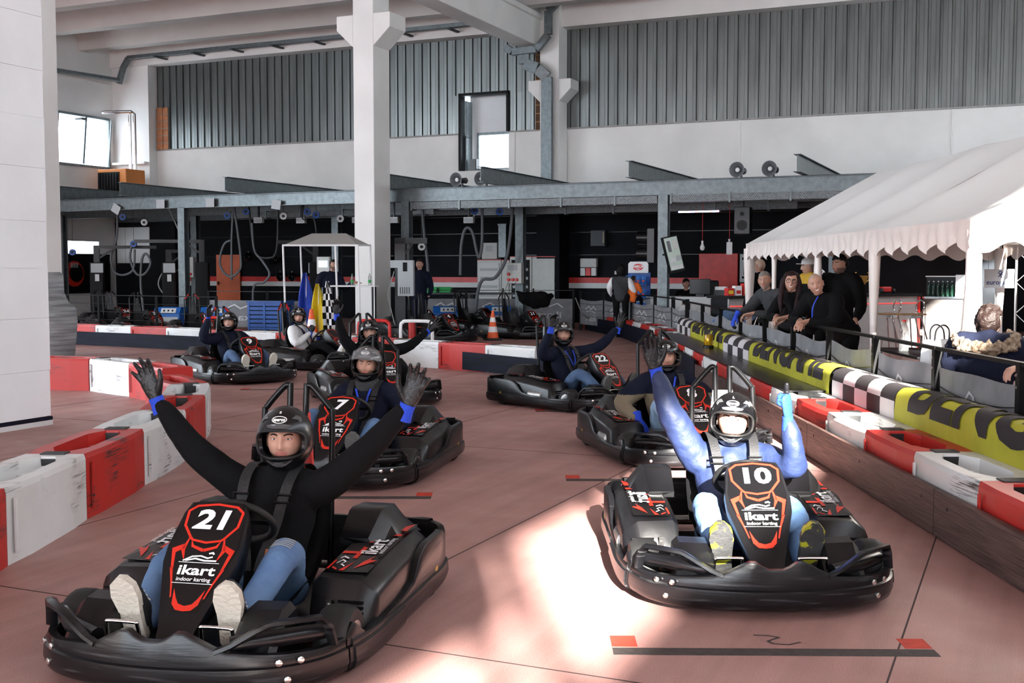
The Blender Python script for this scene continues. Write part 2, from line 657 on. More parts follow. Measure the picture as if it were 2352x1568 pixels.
for v0, v1 in ((26.06, 28.3), (28.36, 29.55), (29.58, 30.72)):
    MB().add([(-28.79, v0, 5.05), (-28.79, v1, 5.05), (-28.62 if v0 > 28 else -28.79, v1, 6.58), (-28.62 if v0 > 28 else -28.79, v0, 6.58)], [(0, 1, 2, 3)]).build('pane', 'glass_white', w2, 0)
    if v0 > 28:
        MB().bar((-28.79, v0, 5.05), (-28.62, v0, 6.6), 0.04, 0.04).bar((-28.79, v1, 5.05), (-28.62, v1, 6.6), 0.04, 0.04).build('casement', 'gal', w2, 0)
MB().box2((-28.75, 29.2, 6.45), (-28.45, 29.4, 6.52)).build('opener', 'dark_frame', w2, 0)
w3 = structure(empty('window_3', (0, 0, 0), HALL, 'low bright window strip at the back of the workshop'))
MB().box2((-28.85, 26.5, 2.02), (-28.75, 30.2, 2.07)).box2((-28.85, 26.5, 2.48), (-28.75, 30.2, 2.53)).box2((-28.85, 28.2, 2.05), (-28.75, 28.26, 2.5)).build('window_frame', 'light_grey', w3, 0)
MB().box2((-28.81, 26.5, 2.07), (-28.8, 30.2, 2.48)).build('pane', 'glass_white', w3, 0)

# --- near white wall on the left: courses of painted panels, and the pillar behind it
wn = structure(empty('wall_left_near', (0, 0, 0), HALL, 'white painted wall of wide horizontal courses beside the camera'))
MB().box2((-9.6, -9, 0), (-8.9, 8.57, 10)).build('wall_core', 'white_paint', wn, 0)
z = 0.09
k = 0
while z < 9.6:
    h = (0.46, 0.52, 0.49)[k % 3]
    MB().box2((-9.6, -9, z + 0.0012), (-8.87 + 0.002 * ((k * 7) % 3 - 1), 8.6 + 0.003 * ((k * 5) % 3 - 1), z + h - 0.0012)).build('course', 'white_paint', wn, 0)
    z += h
    k += 1
MB().box2((-9.62, -9, 0.0), (-8.86, 8.61, 0.05)).build('base_strip', 'light_grey', wn, 0)
MB().box2((-9.62, -9, 0.05), (-8.86, 8.61, 0.085)).build('base_strip', 'navy_board', wn, 0)
pr = structure(hall('trim_2', MB().box2((-16.3, 14.6, 0), (-15.49, 15.34, 10)), 'concrete_white', smooth=0))
tag(pr, 'plain white pillar behind the near left wall')
mat('wrap', (0.50, 0.52, 0.53), 0.2, metal=0.2, bump=0.5, bscale=5, stretch=(0.6, 0.6, 9), col2=(0.24, 0.25, 0.26), vscale=2.2)
mb = MB()
rings = []
for zz, g in ((0.02, 0.16), (0.3, 0.18), (0.62, 0.20), (0.85, 0.19), (0.98, 0.10), (1.15, 0.05), (1.45, 0.045), (1.5, 0.012)):
    rings.append([(-16.3 - g + 0.03, 14.6 - g, zz), (-15.49 + g - 0.06, 14.6 - g, zz), (-15.49 + g, 14.66 - g, zz), (-15.49 + g, 15.34 + g - 0.06, zz), (-15.49 + g - 0.06, 15.34 + g, zz), (-16.3 - g, 15.34 + g, zz)])
mb.rings(rings)
tag(hall('pillar_padding', mb, 'wrap', smooth=60), 'silvery plastic film wrapped around the foot of the left pillar', 'padding')

# --- roof of precast ribs, the main concrete beam, two columns with corbels
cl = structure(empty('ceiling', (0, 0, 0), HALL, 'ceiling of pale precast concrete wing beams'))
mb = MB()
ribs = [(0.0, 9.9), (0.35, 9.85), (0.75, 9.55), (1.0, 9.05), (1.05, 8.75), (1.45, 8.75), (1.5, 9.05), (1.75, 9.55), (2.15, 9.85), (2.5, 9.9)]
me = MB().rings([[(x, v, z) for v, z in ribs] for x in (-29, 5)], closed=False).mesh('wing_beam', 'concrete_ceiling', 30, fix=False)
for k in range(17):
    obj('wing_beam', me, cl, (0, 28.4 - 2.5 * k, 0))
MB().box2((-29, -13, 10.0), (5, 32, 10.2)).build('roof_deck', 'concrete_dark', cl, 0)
MB().box2((-29, 30.9, 8.4), (5, 31.36, 9.95)).build('edge_beam', 'concrete_white', cl, 0)
bm1 = structure(hall('trim_3', MB().box2((-13.4, 8, 7.86), (-12.8, 31.3, 8.75)).box2((-13.5, 8, 8.6), (-12.7, 31.3, 8.75)), 'concrete_white', smooth=0, bevel=0.02))
tag(bm1, 'white concrete beam running towards the back wall overhead')


def corbel(u0, u1, v0, v1, zt, zb, d, m='concrete_white'):
    mb = MB().box2((u0, v0, 0), (u1, v1, 10))
    zc = zt - (zt - zb) * 0.45
    for s in (-1, 1):
        e = u0 if s < 0 else u1
        mb.prism([(e, zb), (e, zt), (e + s * d, zt), (e + s * d, zc)], lambda a, b: (a, v0, b), lambda a, b: (a, v1, b))
    return mb


c1 = structure(hall('trim_4', corbel(-14.6, -14.05, 23.6, 24.35, 7.5, 6.75, 0.45), 'concrete_white', smooth=0, bevel=0.015))
mb = MB()
vm = 23.975
tag(c1, 'tall white concrete column with corbels in the middle of the hall')
c2 = structure(hall('trim_5', corbel(-12.8, -12.22, 30.7, 31.35, 6.92, 6.3, 0.36), 'concrete_white', smooth=0, bevel=0.015))
tag(c2, 'white concrete column with corbels at the back wall')
# brown brick patch beside the second column, and hollow bricks at the left end of the sheeting
for nm, u0, u1, z0, z1, lab in (('brick_patch', -13.2, -12.8, 5.6, 8.0, 'narrow brown masonry strip beside the column at the back wall'),
                                ('brick_pier', -27.2, -26.7, 5.6, 7.0, 'short pier of hollow orange bricks at the end of the sheeting')):
    br = tag(empty(nm, B(u0, 31.3, z0), HALL, lab, 'brickwork'))
    MB().box2((0, 0.03, 0), (u1 - u0, 0.12, z1 - z0)).build('mortar_bed', 'mortar' if nm == 'brick_pier' else 'wood', br, 0)
    zz = 0.0
    while zz < z1 - z0 - 0.1:
        MB().box2((0.02, 0.0, zz + 0.01), ((u1 - u0) * 0.55, 0.1, zz + 0.22)).build('brick', 'brick' if nm == 'brick_pier' else 'brick_dark', br, 0)
        MB().box2(((u1 - u0) * 0.58, 0.015, zz + 0.01), (u1 - u0 - 0.01, 0.1, zz + 0.22)).build('brick', 'brick' if nm == 'brick_pier' else 'brick_dark', br, 0)
        zz += 0.24

# --- front and right of the hall: behind the camera and beyond the right edge
wr = structure(empty('wall_right', (0, 0, 0), HALL, 'right wall with a strip window under the roof'))
MB().box2((5, -26, 0), (5.3, 31.9, 5.6)).build('wall_panel', 'white_wall', wr, 0)
MB().box2((5, -26, 6.81), (5.3, 31.9, 10)).build('wall_panel', 'white_wall', wr, 0)
MB().box2((5, -26, 5.6), (5.3, -11.6, 6.81)).build('wall_panel', 'white_wall', wr, 0)
MB().box2((5, -11.6, 6.35), (5.3, -8.75, 6.81)).build('wall_panel', 'white_wall', wr, 0)
for v in (-10.2, -8.75, -8.28, -6.9, -4.4, -2.0, 0.4, 2.8, 5.2, 7.6, 10.0, 13, 16, 19, 22, 25):
    MB().box2((5.1, v - 0.05, 5.6), (5.2, v + 0.05, 6.81)).build('mullion', 'dark_frame', wr, 0)
wf = structure(hall('wall_front', MB().box2((-29, -12.4, 5.0), (5.3, -12.0, 10)).box2((-29, -12.4, 0), (-22, -12, 5)), 'white_wall', smooth=0))
tag(wf, 'front wall above the open hall doors')

# ================================================================== galvanised canopy frame
def ibeam(mb, a, b, wd, h, tf=0.012, up=(0, 0, 1)):
    a, b, upv = Vector(a), Vector(b), Vector(up)
    mb.bar(a + upv * (h / 2 - tf / 2), b + upv * (h / 2 - tf / 2), wd, tf, up)
    mb.bar(a - upv * (h / 2 - tf / 2), b - upv * (h / 2 - tf / 2), wd, tf, up)
    mb.bar(a, b, tf, h - 2 * tf, up)
    return mb


tag(hall('steel_beam', ibeam(MB(), (-28.7, 24.8, 3.34), (4.5, 24.8, 3.34), 0.2, 0.32), 'gal', smooth=0), 'long galvanised main beam along the front of the workshop canopy', 'beam')
tag(hall('steel_beam', ibeam(MB(), (-28.7, 30.9, 3.3), (4.5, 30.9, 3.3), 0.2, 0.3), 'gal', smooth=0), 'galvanised beam at the back of the workshop canopy', 'beam')
tag(hall('steel_beam', ibeam(MB(), (-28.7, 28.0, 3.28), (4.5, 28.0, 3.28), 0.16, 0.26), 'gal', smooth=0), 'galvanised beam halfway under the workshop canopy', 'beam')
for u, la in ((-24.9, 'leftmost galvanised beam end above the canopy, by the near white wall'), (-22.3, 'galvanised roof beam end above the orange heater side of the canopy'), (-18.56, 'galvanised roof beam end above the small white gazebo'),
              (-14.4, 'galvanised roof beam end passing in front of the tall column'), (-11.4, 'galvanised roof beam end below the high opening'),
              (-7.87, 'galvanised roof beam end above the steel post with the screen'), (-4.3, 'rightmost galvanised roof beam end beside the white tent roof')):
    o = hall('steel_beam', ibeam(MB(), (u, 23.85 if u > -21 else 24.2, 3.7), (u, 31.3, 3.7), 0.15, 0.36), 'gal', smooth=0)
    tag(o, la, 'beam', 'roof beams of the canopy')
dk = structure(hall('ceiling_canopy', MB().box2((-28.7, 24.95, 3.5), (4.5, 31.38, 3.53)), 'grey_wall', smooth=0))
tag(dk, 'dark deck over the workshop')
pi = 0
POST = [(-20.69, 24.8, 'galvanised post in front of the workshop, left of the orange door'), (-13.85, 24.8, 'galvanised post right behind the white column'), (-7.36, 24.8, 'galvanised post carrying the tilted screen'),
        (-12.0, 27.5, 'galvanised post with the grey socket box'), (-23.4, 28.6, 'thin galvanised post behind the left workshop lifts'), (-18.3, 28.6, 'galvanised post behind the small white gazebo'),
        (-4.2, 28.3, 'galvanised post behind the tent corner'), (-27.2, 27.0, 'dark galvanised post at the far left of the workshop'), (-0.68, 25.5, 'wide galvanised post behind the white sign')]
for u, v, la in POST:
    o = hall('steel_post', ibeam(MB(), (u, v, 0.0), (u, v, 3.2), 0.22, 0.2, 0.014, (CS * 0, 1, 0)).box2((u - 0.13, v - 0.13, 0), (u + 0.13, v + 0.13, 0.02)), 'gal', smooth=0)
    tag(o, la, 'post', 'posts of the canopy')

# perforated cable trays under the main beam
mat('perf', (0.36, 0.38, 0.38), 0.5, 0.5)
nt = M('perf').node_tree
tc = nt.nodes.new('ShaderNodeTexCoord')
bt = nt.nodes.new('ShaderNodeTexBrick')
bt.inputs['Scale'].default_value = 14
bt.inputs['Mortar Size'].default_value = 0.022
bt.inputs['Brick Width'].default_value = 0.7
bt.inputs['Row Height'].default_value = 0.42
bt.inputs['Color1'].default_value = (0.05, 0.055, 0.06, 1)
bt.inputs['Color2'].default_value = (0.10, 0.11, 0.115, 1)
bt.inputs['Mortar'].default_value = (0.42, 0.45, 0.45, 1)
mp = nt.nodes.new('ShaderNodeMapping')
mp.inputs['Rotation'].default_value = (R(90), 0, 0)
nt.links.new(tc.outputs['Object'], mp.inputs[0])
nt.links.new(mp.outputs[0], bt.inputs[0])
nt.links.new(bt.outputs[0], nt.nodes['Principled BSDF'].inputs['Base Color'])
for u0, u1, v, z, la in ((-13.7, -7.5, 24.72, 3.0, 'perforated cable tray under the main beam, right of the column'), (-7.2, -1.0, 24.72, 3.02, 'perforated cable tray under the main beam behind the tent'),
                         (-21.5, -14.7, 27.8, 3.04, 'perforated cable tray deep under the canopy, left of the column'), (-13.5, -5.0, 27.8, 2.98, 'perforated cable tray deep under the canopy, right of the column')):
    t = tag(empty('cable_tray', B(u0, v, z), HALL, la, 'cable tray'))
    L = u1 - u0
    MB().box2((0, 0, 0), (L, 0.012, 0.17)).build('tray_side', 'perf', t, 0)
    MB().box2((0, 0.012, 0), (L, 0.2, 0.01)).build('tray_base', 'gal', t, 0)
    n = int(L / 1.3)
    for k in range(n + 1):
        MB().box2((k * 1.3, -0.02, -0.03), (k * 1.3 + 0.04, 0.22, 0.19)).build('bracket', 'gal', t, 0)

# paper notes stuck on the left part of the main beam
for k, (u, a) in enumerate(((-22.9, 0.5), (-21.35, 0), (-19.7, 0), (-17.6, 0.15))):
    o = MB().box((0, 0, 0), (0.28, 0.006, 0.24)).build('paper_note', 'grey_panel', None, 0, loc=B(u, 24.68, 3.3 - 0.1 * (a > 0)), rz=HALL)
    o.rotation_euler[1] = a
    tag(o, ['crumpled white notice hanging crooked from the left end of the beam', 'white notice stuck on the beam left of the workshop post', 'white notice stuck on the beam right of the workshop post', 'wrinkled white notice on the beam nearest the small gazebo'][k], 'notice', 'notices on the canopy beam')

# horn loudspeakers on the beam
for u, la in ((-12.34, 'grey horn loudspeaker on the beam right of the column'), (-11.7, 'grey horn loudspeaker beside the beam end below the opening'), (-5.66, 'left of the two grey horn loudspeakers near the tent'), (-4.97, 'right of the two grey horn loudspeakers near the tent')):
    h = tag(empty('horn_speaker', B(u, 24.7, 3.5), HALL - 0.12, la, 'loudspeaker', 'horn loudspeakers on the canopy'))
    MB().lathe([(0.03, -0.10), (0.06, -0.16), (0.10, -0.23), (0.155, -0.298), (0.168, -0.3), (0.16, -0.28), (0.112, -0.21), (0.065, -0.11), (0.05, 0.0), (0.06, 0.03), (0.075, 0.12), (0.04, 0.14)], 18, (0, 0.1, 0.16), 'y').build('horn', 'hose_grey', h)
    MB().lathe([(0.045, -0.26), (0.05, -0.23), (0.03, -0.2)], 12, (0, 0.1, 0.16), 'y').build('throat', 'light_grey', h)
    MB().box2((-0.02, 0.06, 0), (0.02, 0.1, 0.12)).build('bracket', 'dark_frame', h, 0)

# rectangular cable ducts under the roof and down the second column
def duct(name, pts, wd, hd, la, parentmat='gal', up=(0, 0, 1)):
    t = tag(empty(name, (0, 0, 0), HALL, la, 'duct'))
    for a, b in zip(pts[:-1], pts[1:]):
        MB().bar(a, b, wd, hd, up).build('duct_section', parentmat, t, 0, bevel=0.008, seg=1)
    return t


d = duct('cable_duct', [(-28.6, 28.0, 7.9), (-27.9, 30.3, 7.85)], 0.3, 0.1, 'cable duct crossing under the ceiling at the left corner')
d = duct('cable_duct', [(-28.15, 30.6, 7.8), (-27.95, 30.6, 8.3), (-27.7, 30.6, 8.62), (-13.5, 30.6, 8.66)], 0.12, 0.2, 'long grey cable duct under the ceiling along the back wall', up=(0, 1, 0))
for k in range(9):
    MB().box2((-26.4 + 1.55 * k, 30.3, 8.5), (-26.3 + 1.55 * k, 30.9, 8.55)).build('hanger', 'dark_frame', d, 0)
d = duct('cable_duct', [(-12.5, 30.5, 3.6), (-12.5, 30.5, 6.95), (-12.75, 30.4, 7.2), (-13.15, 30.4, 7.35), (-13.15, 30.4, 7.72)], 0.32, 0.12, 'grey cable duct bending down the column at the back wall', up=(0, 1, 0))
for a, b in (((-13.7, 30.35, 7.85), (-13.5, 30.35, 7.7)), ((-13.5, 30.35, 7.7), (-12.75, 30.35, 7.72)), ((-12.75, 30.35, 7.72), (-12.4, 30.35, 8.1)), ((-12.4, 30.35, 8.1), (-12.4, 30.35, 8.75)), ((-12.4, 30.35, 8.75), (-12.1, 30.35, 9.0)), ((-12.1, 30.35, 9.0), (-8.5, 30.35, 9.05))):
    MB().bar(a, b, 0.2, 0.16, (0, 1, 0)).build('duct_section', 'gal', d, 0, bevel=0.01, seg=1)
# ceiling lights
for u, v, la in ((-22.6, 21.8, 'long ceiling light beside the near white wall'), (-19.0, 23.6, 'ceiling light near the top edge, left of the column')):
    t = tag(empty('ceiling_light', B(u, v, 8.45), HALL, la, 'light'))
    MB().box2((-0.7, -0.12, 0.04), (0.7, 0.12, 0.12)).build('housing', 'light_grey', t, 0)
    MB().box2((-0.66, -0.1, 0.0), (0.66, 0.1, 0.04)).build('diffuser', 'paper_white', t, 0)
    MB().box2((-0.5, -0.01, 0.12), (-0.48, 0.01, 0.5)).build('hanger', 'dark_frame', t, 0)
    MB().box2((0.48, -0.01, 0.12), (0.5, 0.01, 0.5)).build('hanger', 'dark_frame', t, 0)

# orange gas heater under the left window with its steel flues
t = tag(empty('gas_heater', B(-28.3, 29.7, 3.6), HALL, 'orange box heater with a black louvred grille below the left window', 'heater'))
MB().box2((0, 0, 0), (1.2, 0.9, 1.25)).build('housing', 'orange_paint', t, 0, bevel=0.02)
MB().box2((0.02, -0.03, 0.5), (0.92, 0.0, 1.15)).build('grille_frame', 'post_black', t, 0)
for k in range(7):
    MB().box2((0.06 + 0.12 * k, -0.06, 0.54), (0.14 + 0.12 * k, -0.03, 1.1)).build('louvre', 'black_plastic', t, 0)
for du, r_ in ((0.86, 0.055), (1.06, 0.055)):
    MB().tube([(du, 0.6, 1.25), (du, 0.6, 3.1), (du - 0.02, 0.5, 3.16), (du - 1.0 * (du > 1) - 0.7 * (du < 1), 0.2, 3.16)], r_, 10).build('flue', 'chrome', t)

# ================================================================== karts
# local frame: nose towards -y, driver's left towards +x, origin on the ground under the middle
HW = 0.655


def outline(t):
    """plan outline of the bumper ring for x >= 0, t = 0 nose .. 1 middle of the tail"""
    pts = [(0, -0.935), (0.22, -0.915), (0.42, -0.85), (0.555, -0.73), (0.625, -0.56), (HW, -0.34), (HW, 0.0), (HW, 0.35), (HW - 0.005, 0.68), (0.60, 0.86), (0.42, 0.93), (0, 0.945)]
    f = t * (len(pts) - 1)
    i = min(int(f), len(pts) - 2)
    k = f - i
    p0 = pts[i - 1] if i else (-pts[1][0], pts[1][1])
    p1, p2 = pts[i], pts[i + 1]
    p3 = pts[i + 2] if i + 2 < len(pts) else (-pts[-2][0], pts[-2][1])
    return tuple(0.5 * (2 * b + (c - a) * k + (2 * a - 5 * b + 4 * c - d) * k * k + (3 * b - a - 3 * c + d) * k ** 3) for a, b, c, d in zip(p0, p1, p2, p3))


def lerp_tab(tab, x):
    for (a, b), (c, d) in zip(tab[:-1], tab[1:]):
        if x <= c:
            return b + (d - b) * (x - a) / (c - a)
    return tab[-1][1]


def bumper(t0, t1, top, both, n=28, zb=0.035, thick=0.028):
    """band along the outline; section: outer face bulging, top edge, inner face"""
    rings = []
    ts = [t0 + (t1 - t0) * k / n for k in range(n + 1)]
    seq = [(t, 1) for t in ts]
    if both:
        seq = [(t, -1) for t in reversed(ts[1:])] + seq
    for t, s in seq:
        x, y = outline(t)
        x2, y2 = outline(min(1, t + 0.01))
        x1, y1 = outline(max(0, t - 0.01))
        tx, ty = x2 - x1, y2 - y1
        L = math.hypot(tx, ty)
        nx, ny = ty / L, -tx / L
        zt = lerp_tab(top, t)
        ring = []
        for off, z in ((-0.03, zb), (-0.006, zb + 0.016), (0.004, zb + 0.045), (0.0, zb + 0.095), (-0.012, zb + 0.10), (-0.012, zt - 0.012), (-0.018, zt), (-0.02 - thick, zt), (-0.03 - thick, zb + 0.10), (-0.03 - thick, zb)):
            z = min(z, zt)
            ring.append((s * (x + nx * off), y + ny * off, z))
        rings.append(ring)
    return MB().rings(rings)


FT = [(0, 0.225), (0.018, 0.225), (0.04, 0.262), (0.05, 0.26), (0.11, 0.19), (0.2, 0.172), (0.30, 0.165), (0.36, 0.17)]
ST = [(0.36, 0.17), (0.374, 0.205), (0.386, 0.218), (0.402, 0.185), (0.43, 0.145), (0.5, 0.14), (0.56, 0.15), (0.60, 0.18), (0.622, 0.265), (0.65, 0.30), (0.74, 0.30), (0.765, 0.26), (0.80, 0.29), (0.86, 0.30)]
RT = [(0.86, 0.31), (0.9, 0.31), (0.93, 0.26), (1.0, 0.26)]

# fairing plane: s runs up the panel from its lower tip, w sideways
FA = Vector((0, -0.80, 0.135))
FD = Vector((0, 0.44, 0.475)).normalized()
FN = Vector((0, -FD.z, FD.y))
FAIR = [(0, 0.062), (0.10, 0.075), (0.38, 0.152), (0.45, 0.155), (0.60, 0.135), (0.648, 0.115), (0.655, 0.06)]


def fair(wd, s, off=0.0):
    return FA + FD * s + Vector((wd, 0, 0)) + FN * off


def fst(wd, s, off=0.0):
    # the printed sheet ends above the foot of the panel
    return fair(wd, 0.655 - (0.655 - s) * 0.87, off)


def kart_meshes():
    K = {}
    K['front_bumper'] = bumper(0, 0.355, FT, True).mesh('front_bumper', 'scuffed_plastic', 50)
    for s, nm in ((1, 'L'), (-1, 'R')):
        mb = bumper(0.36, 0.86, ST, False, 44)
        if s < 0:
            mb.v = [(-x, y, z) for x, y, z in mb.v]
        K['side_bumper' + nm] = mb.mesh('side_bumper', 'scuffed_plastic', 50)
        # a groove line and an overlapping lower guard on the side
        mb = bumper(0.372, 0.55, [(0.37, 0.16), (0.55, 0.13)], False, 16, 0.03, 0.01)
        mb.v = [(s * (x + (0.008 if abs(x) > 0.3 else 0)), y, z) for x, y, z in mb.v]
        K['guard' + nm] = mb.mesh('guard', 'scuffed_plastic', 50)
        # loop of the nose: flat bar that frames the opening
        lp = []
        for t, dz, ins in ((0.10, 0.19, 0.025), (0.125, 0.212, 0.028), (0.165, 0.262, 0.03), (0.185, 0.282, 0.03), (0.24, 0.285, 0.03), (0.29, 0.278, 0.028), (0.312, 0.235, 0.024), (0.322, 0.165, 0.02)):
            x, y = outline(t)
            d = Vector((x, y + 0.3, 0)).normalized()
            lp.append(Vector((x, y, dz)) - d * ins)
        lp = [Vector((s * p.x, p.y, p.z)) for p in lp]
        K['loop' + nm] = MB().tube(lp, (0.013, 0.024), 6, side=(0, 0.2, 1)).mesh('nose_loop', 'scuffed_plastic', 60)
        inner = []
        for t, dz in ((0.12, 0.20), (0.2, 0.215), (0.30, 0.205)):
            x, y = outline(t)
            inner.append((s * x * 0.92, y + 0.07, dz))
        K['inner' + nm] = MB().tube(inner, 0.032, 8).mesh('nose_inner', 'black_plastic', 60)
        # side pod
        mb = MB()
        xi, xo = 0.335, 0.615
        prof = [(-0.30, 0.07, 0.04), (-0.275, 0.20, 0.02), (-0.215, 0.295, 0.0), (-0.19, 0.305, 0.0), (0.0, 0.325, 0.0), (0.22, 0.345, 0.0), (0.50, 0.36, 0.01), (0.60, 0.34, 0.03), (0.64, 0.20, 0.06), (0.65, 0.08, 0.08)]
        rings = []
        for y, zt, ins in prof:
            a, b = xi + ins * 0.5, xo - ins
            zo = max(0.075, zt - 0.055)
            rings.append([(s * a, y, 0.06), (s * a, y, max(0.07, zt - 0.03)), (s * (a + 0.03), y, zt), (s * (b - 0.075), y, zt - 0.006), (s * (b - 0.012), y, zo), (s * b, y, zo - 0.03 if zo > 0.11 else zo), (s * b, y, 0.06)])
        mb.rings(rings)
        K['pod' + nm] = mb.mesh('side_pod', 'black_plastic', 35)
        # raised box at the back of the pod
        mb = MB()
        mb.rings([[(s * 0.30, y, z0), (s * 0.30, y, zt), (s * (0.45 - d), y, zt), (s * (0.50 - d), y, zt - 0.06), (s * 0.54, y, z0)] for y, z0, zt, d in ((0.20, 0.33, 0.36, 0.02), (0.32, 0.33, 0.455, 0.0), (0.36, 0.33, 0.465, 0.0), (0.52, 0.33, 0.455, 0.0), (0.66, 0.30, 0.40, 0.03))])
        K['cowl' + nm] = mb.mesh('engine_cowl', 'black_plastic', 25)
        # printed sticker of the pod

        def pod(a, b, off=0.0):
            # a: 0 inner .. 1 outer, b: y
            x = xi + 0.035 + (xo - 0.09 - xi - 0.035 + 0.03) * a
            zt = lerp_tab([(p[0], p[1]) for p in prof], b)
            return Vector((s * x, b, zt + 0.003 + off))
        mb = MB().use('sticker_black')
        mb.add([pod(0, -0.18), pod(1, -0.17), pod(1, 0.56), pod(0.62, 0.56), pod(0.55, 0.2), pod(0, 0.16)], [(0, 1, 2, 3, 4, 5)])
        mb.use('sticker_red')
        P = lambda a, b: pod(a, b, 0.0015)
        stroke(mb, [(0.0, 0.05), (0.42, 0.05)], 0.03, P)
        mb.add([P(0.36, -0.02), P(0.47, -0.02), P(0.47, 0.33), P(0.36, 0.31)], [(0, 1, 2, 3)])
        stroke(mb, [(0.42, 0.315), (0.98, 0.315)], 0.03, P)
        mb.add([P(0.6, -0.14), P(0.98, -0.03), P(0.8, -0.03), P(0.86, 0.02), P(0.7, -0.05)], [(0, 1, 2, 3, 4)])
        mb.add([P(0.3, -0.165), P(0.42, -0.165), P(0.5, -0.06)], [(0, 1, 2)])
        stroke(mb, [(0.02, -0.15), (0.04, -0.05)], 0.05, P)
        stroke(mb, [(0.1, -0.13), (0.24, -0.155)], 0.016, P)
        mb.add([P(0.66, 0.40), P(1.0, 0.52), P(0.98, 0.38)], [(0, 1, 2)])
        K['podstick' + nm] = mb.mesh('pod_sticker', None, 0, fix=False)
        mb = MB().use('sticker_white')
        sc = 1 / (xo - 0.09 - xi - 0.035 + 0.03)
        put_text(mb, 'ikart', 0.105, lambda p, q: pod(0.64 - q * sc, 0.13 + s * 0 + p, 0.0035) if s > 0 else pod(0.62 + q * sc, 0.13 - p, 0.0035), 0.002)
        put_text(mb, 'indoor karting', 0.036, lambda p, q: pod(0.90 - q * sc, 0.15 + p, 0.0035) if s > 0 else pod(0.90 + q * sc, 0.15 - p, 0.0035))
        for pl_ in ([(0.12, -0.09), (0.2, -0.05), (0.3, -0.07), (0.25, -0.1), (0.36, -0.12)], [(0.1, -0.03), (0.16, -0.01), (0.3, -0.03)]):
            stroke(mb, pl_, 0.012, lambda a, b: pod(a, b, 0.0035))
        K['podtext' + nm] = mb.mesh('pod_lettering', None, 0, fix=False)
        # louvres on the front face of the pod
        K['slot' + nm] = MB().box((0, 0, 0), (0.11, 0.008, 0.009)).mesh('louvre', 'post_black', 0)
        K['clip' + nm] = MB().box2((-0.012, -0.006, -0.04), (0.012, 0.0, 0.03)).lathe([(0.009, -0.012), (0.009, -0.006)], 8, (0, 0, 0), 'y').mesh('clip', 'rim_metal', 0)
        # inner guard ahead of the front wheel
        mb = MB()
        mb.rings([[(s * 0.245, y, 0.09), (s * 0.245, y, zt - 0.02), (s * 0.27, y, zt), (s * 0.40, y, zt + 0.005), (s * 0.425, y, zt - 0.02), (s * 0.43, y, 0.09)] for y, zt in ((-0.83, 0.15), (-0.76, 0.225), (-0.68, 0.29), (-0.60, 0.30), (-0.585, 0.28))])
        K['wg' + nm] = mb.mesh('wheel_guard', 'black_plastic', 30)
        K['dots' + nm] = None
        # roll hoop
        rh = spline([(s * 0.175, 0.40, 0.16), (s * 0.172, 0.43, 0.5), (s * 0.168, 0.46, 0.86), (s * 0.155, 0.462, 0.905), (s * 0.07, 0.468, 1.0), (s * 0.045, 0.468, 1.003), (s * 0.04, 0.466, 0.98), (s * 0.04, 0.43, 0.62)], 5)
        K['hoop' + nm] = MB().tube(rh, 0.0155, 8).mesh('roll_hoop', 'black_steel', 60)
        K['hooptape' + nm] = MB().tube([(s * 0.157, 0.461, 0.9), (s * 0.07, 0.467, 0.998)], 0.0175, 8).mesh('hoop_tape', 'red_paint', 60)
    # wheels, built around their own centre, axle along x
    for nm, r_, wd in (('wheel_front', 0.128, 0.13), ('wheel_rear', 0.138, 0.19)):
        K[nm] = MB().lathe([(r_ * 0.55, -wd / 2), (r_ * 0.86, -wd / 2), (r_ * 0.97, -wd / 2 + 0.018), (r_, -wd / 2 + 0.04), (r_, wd / 2 - 0.04), (r_ * 0.97, wd / 2 - 0.018), (r_ * 0.86, wd / 2), (r_ * 0.55, wd / 2)], 24, (0, 0, 0), 'x').mesh('tyre', 'rubber', 50)
        K[nm + '_rim'] = MB().lathe([(r_ * 0.56, -wd / 2 - 0.002), (r_ * 0.5, -wd / 2 + 0.01), (r_ * 0.4, -wd / 2 + 0.05), (r_ * 0.4, wd / 2 - 0.05), (r_ * 0.5, wd / 2 - 0.01), (r_ * 0.56, wd / 2 + 0.002)], 20, (0, 0, 0), 'x').mesh('rim', 'rim_metal', 50)
        K[nm + '_hub'] = MB().lathe([(0.02, -wd / 2 - 0.02), (0.028, -wd / 2), (0.028, wd / 2), (0.02, wd / 2 + 0.02)], 10, (0, 0, 0), 'x').mesh('hub', 'gold', 50)
    # fairing
    mb = MB()
    fr = [fair(w_, s_) for s_, w_ in FAIR] + [fair(-w_, s_) for s_, w_ in reversed(FAIR)]
    bk = []
    for s_, w_ in FAIR:
        bk.append(fair(w_ * 0.82, max(0.0, s_ - 0.02), -0.03 - 0.11 * min(1, s_ / 0.45)))
    for s_, w_ in reversed(FAIR):
        bk.append(fair(-w_ * 0.82, max(0.0, s_ - 0.02), -0.03 - 0.11 * min(1, s_ / 0.45)))
    md = [p + (q - p) * 0.15 + (p - fair(0, (p - FA).dot(FD))) * 0.05 for p, q in zip(fr, bk)]
    mb.rings([fr, md, bk])
    K['fairing'] = mb.mesh('fairing', 'black_plastic', 35)
    mb = MB()
    mb.rings([[(sx * (0.062 + g), y, z) for sx in (-1, 1)] + [(sx * 0.07, y + 0.05, 0.07) for sx in (1, -1)] for y, z, g in ((-0.80, 0.14, 0), (-0.845, 0.08, 0.004))])
    K['fairing_foot'] = mb.mesh('fairing_foot', 'black_plastic', 30)
    mb = MB().use('sticker_black')
    st = [(0.10, 0.052), (0.2, 0.085), (0.385, 0.135), (0.45, 0.140), (0.595, 0.122), (0.64, 0.105), (0.65, 0.045)]
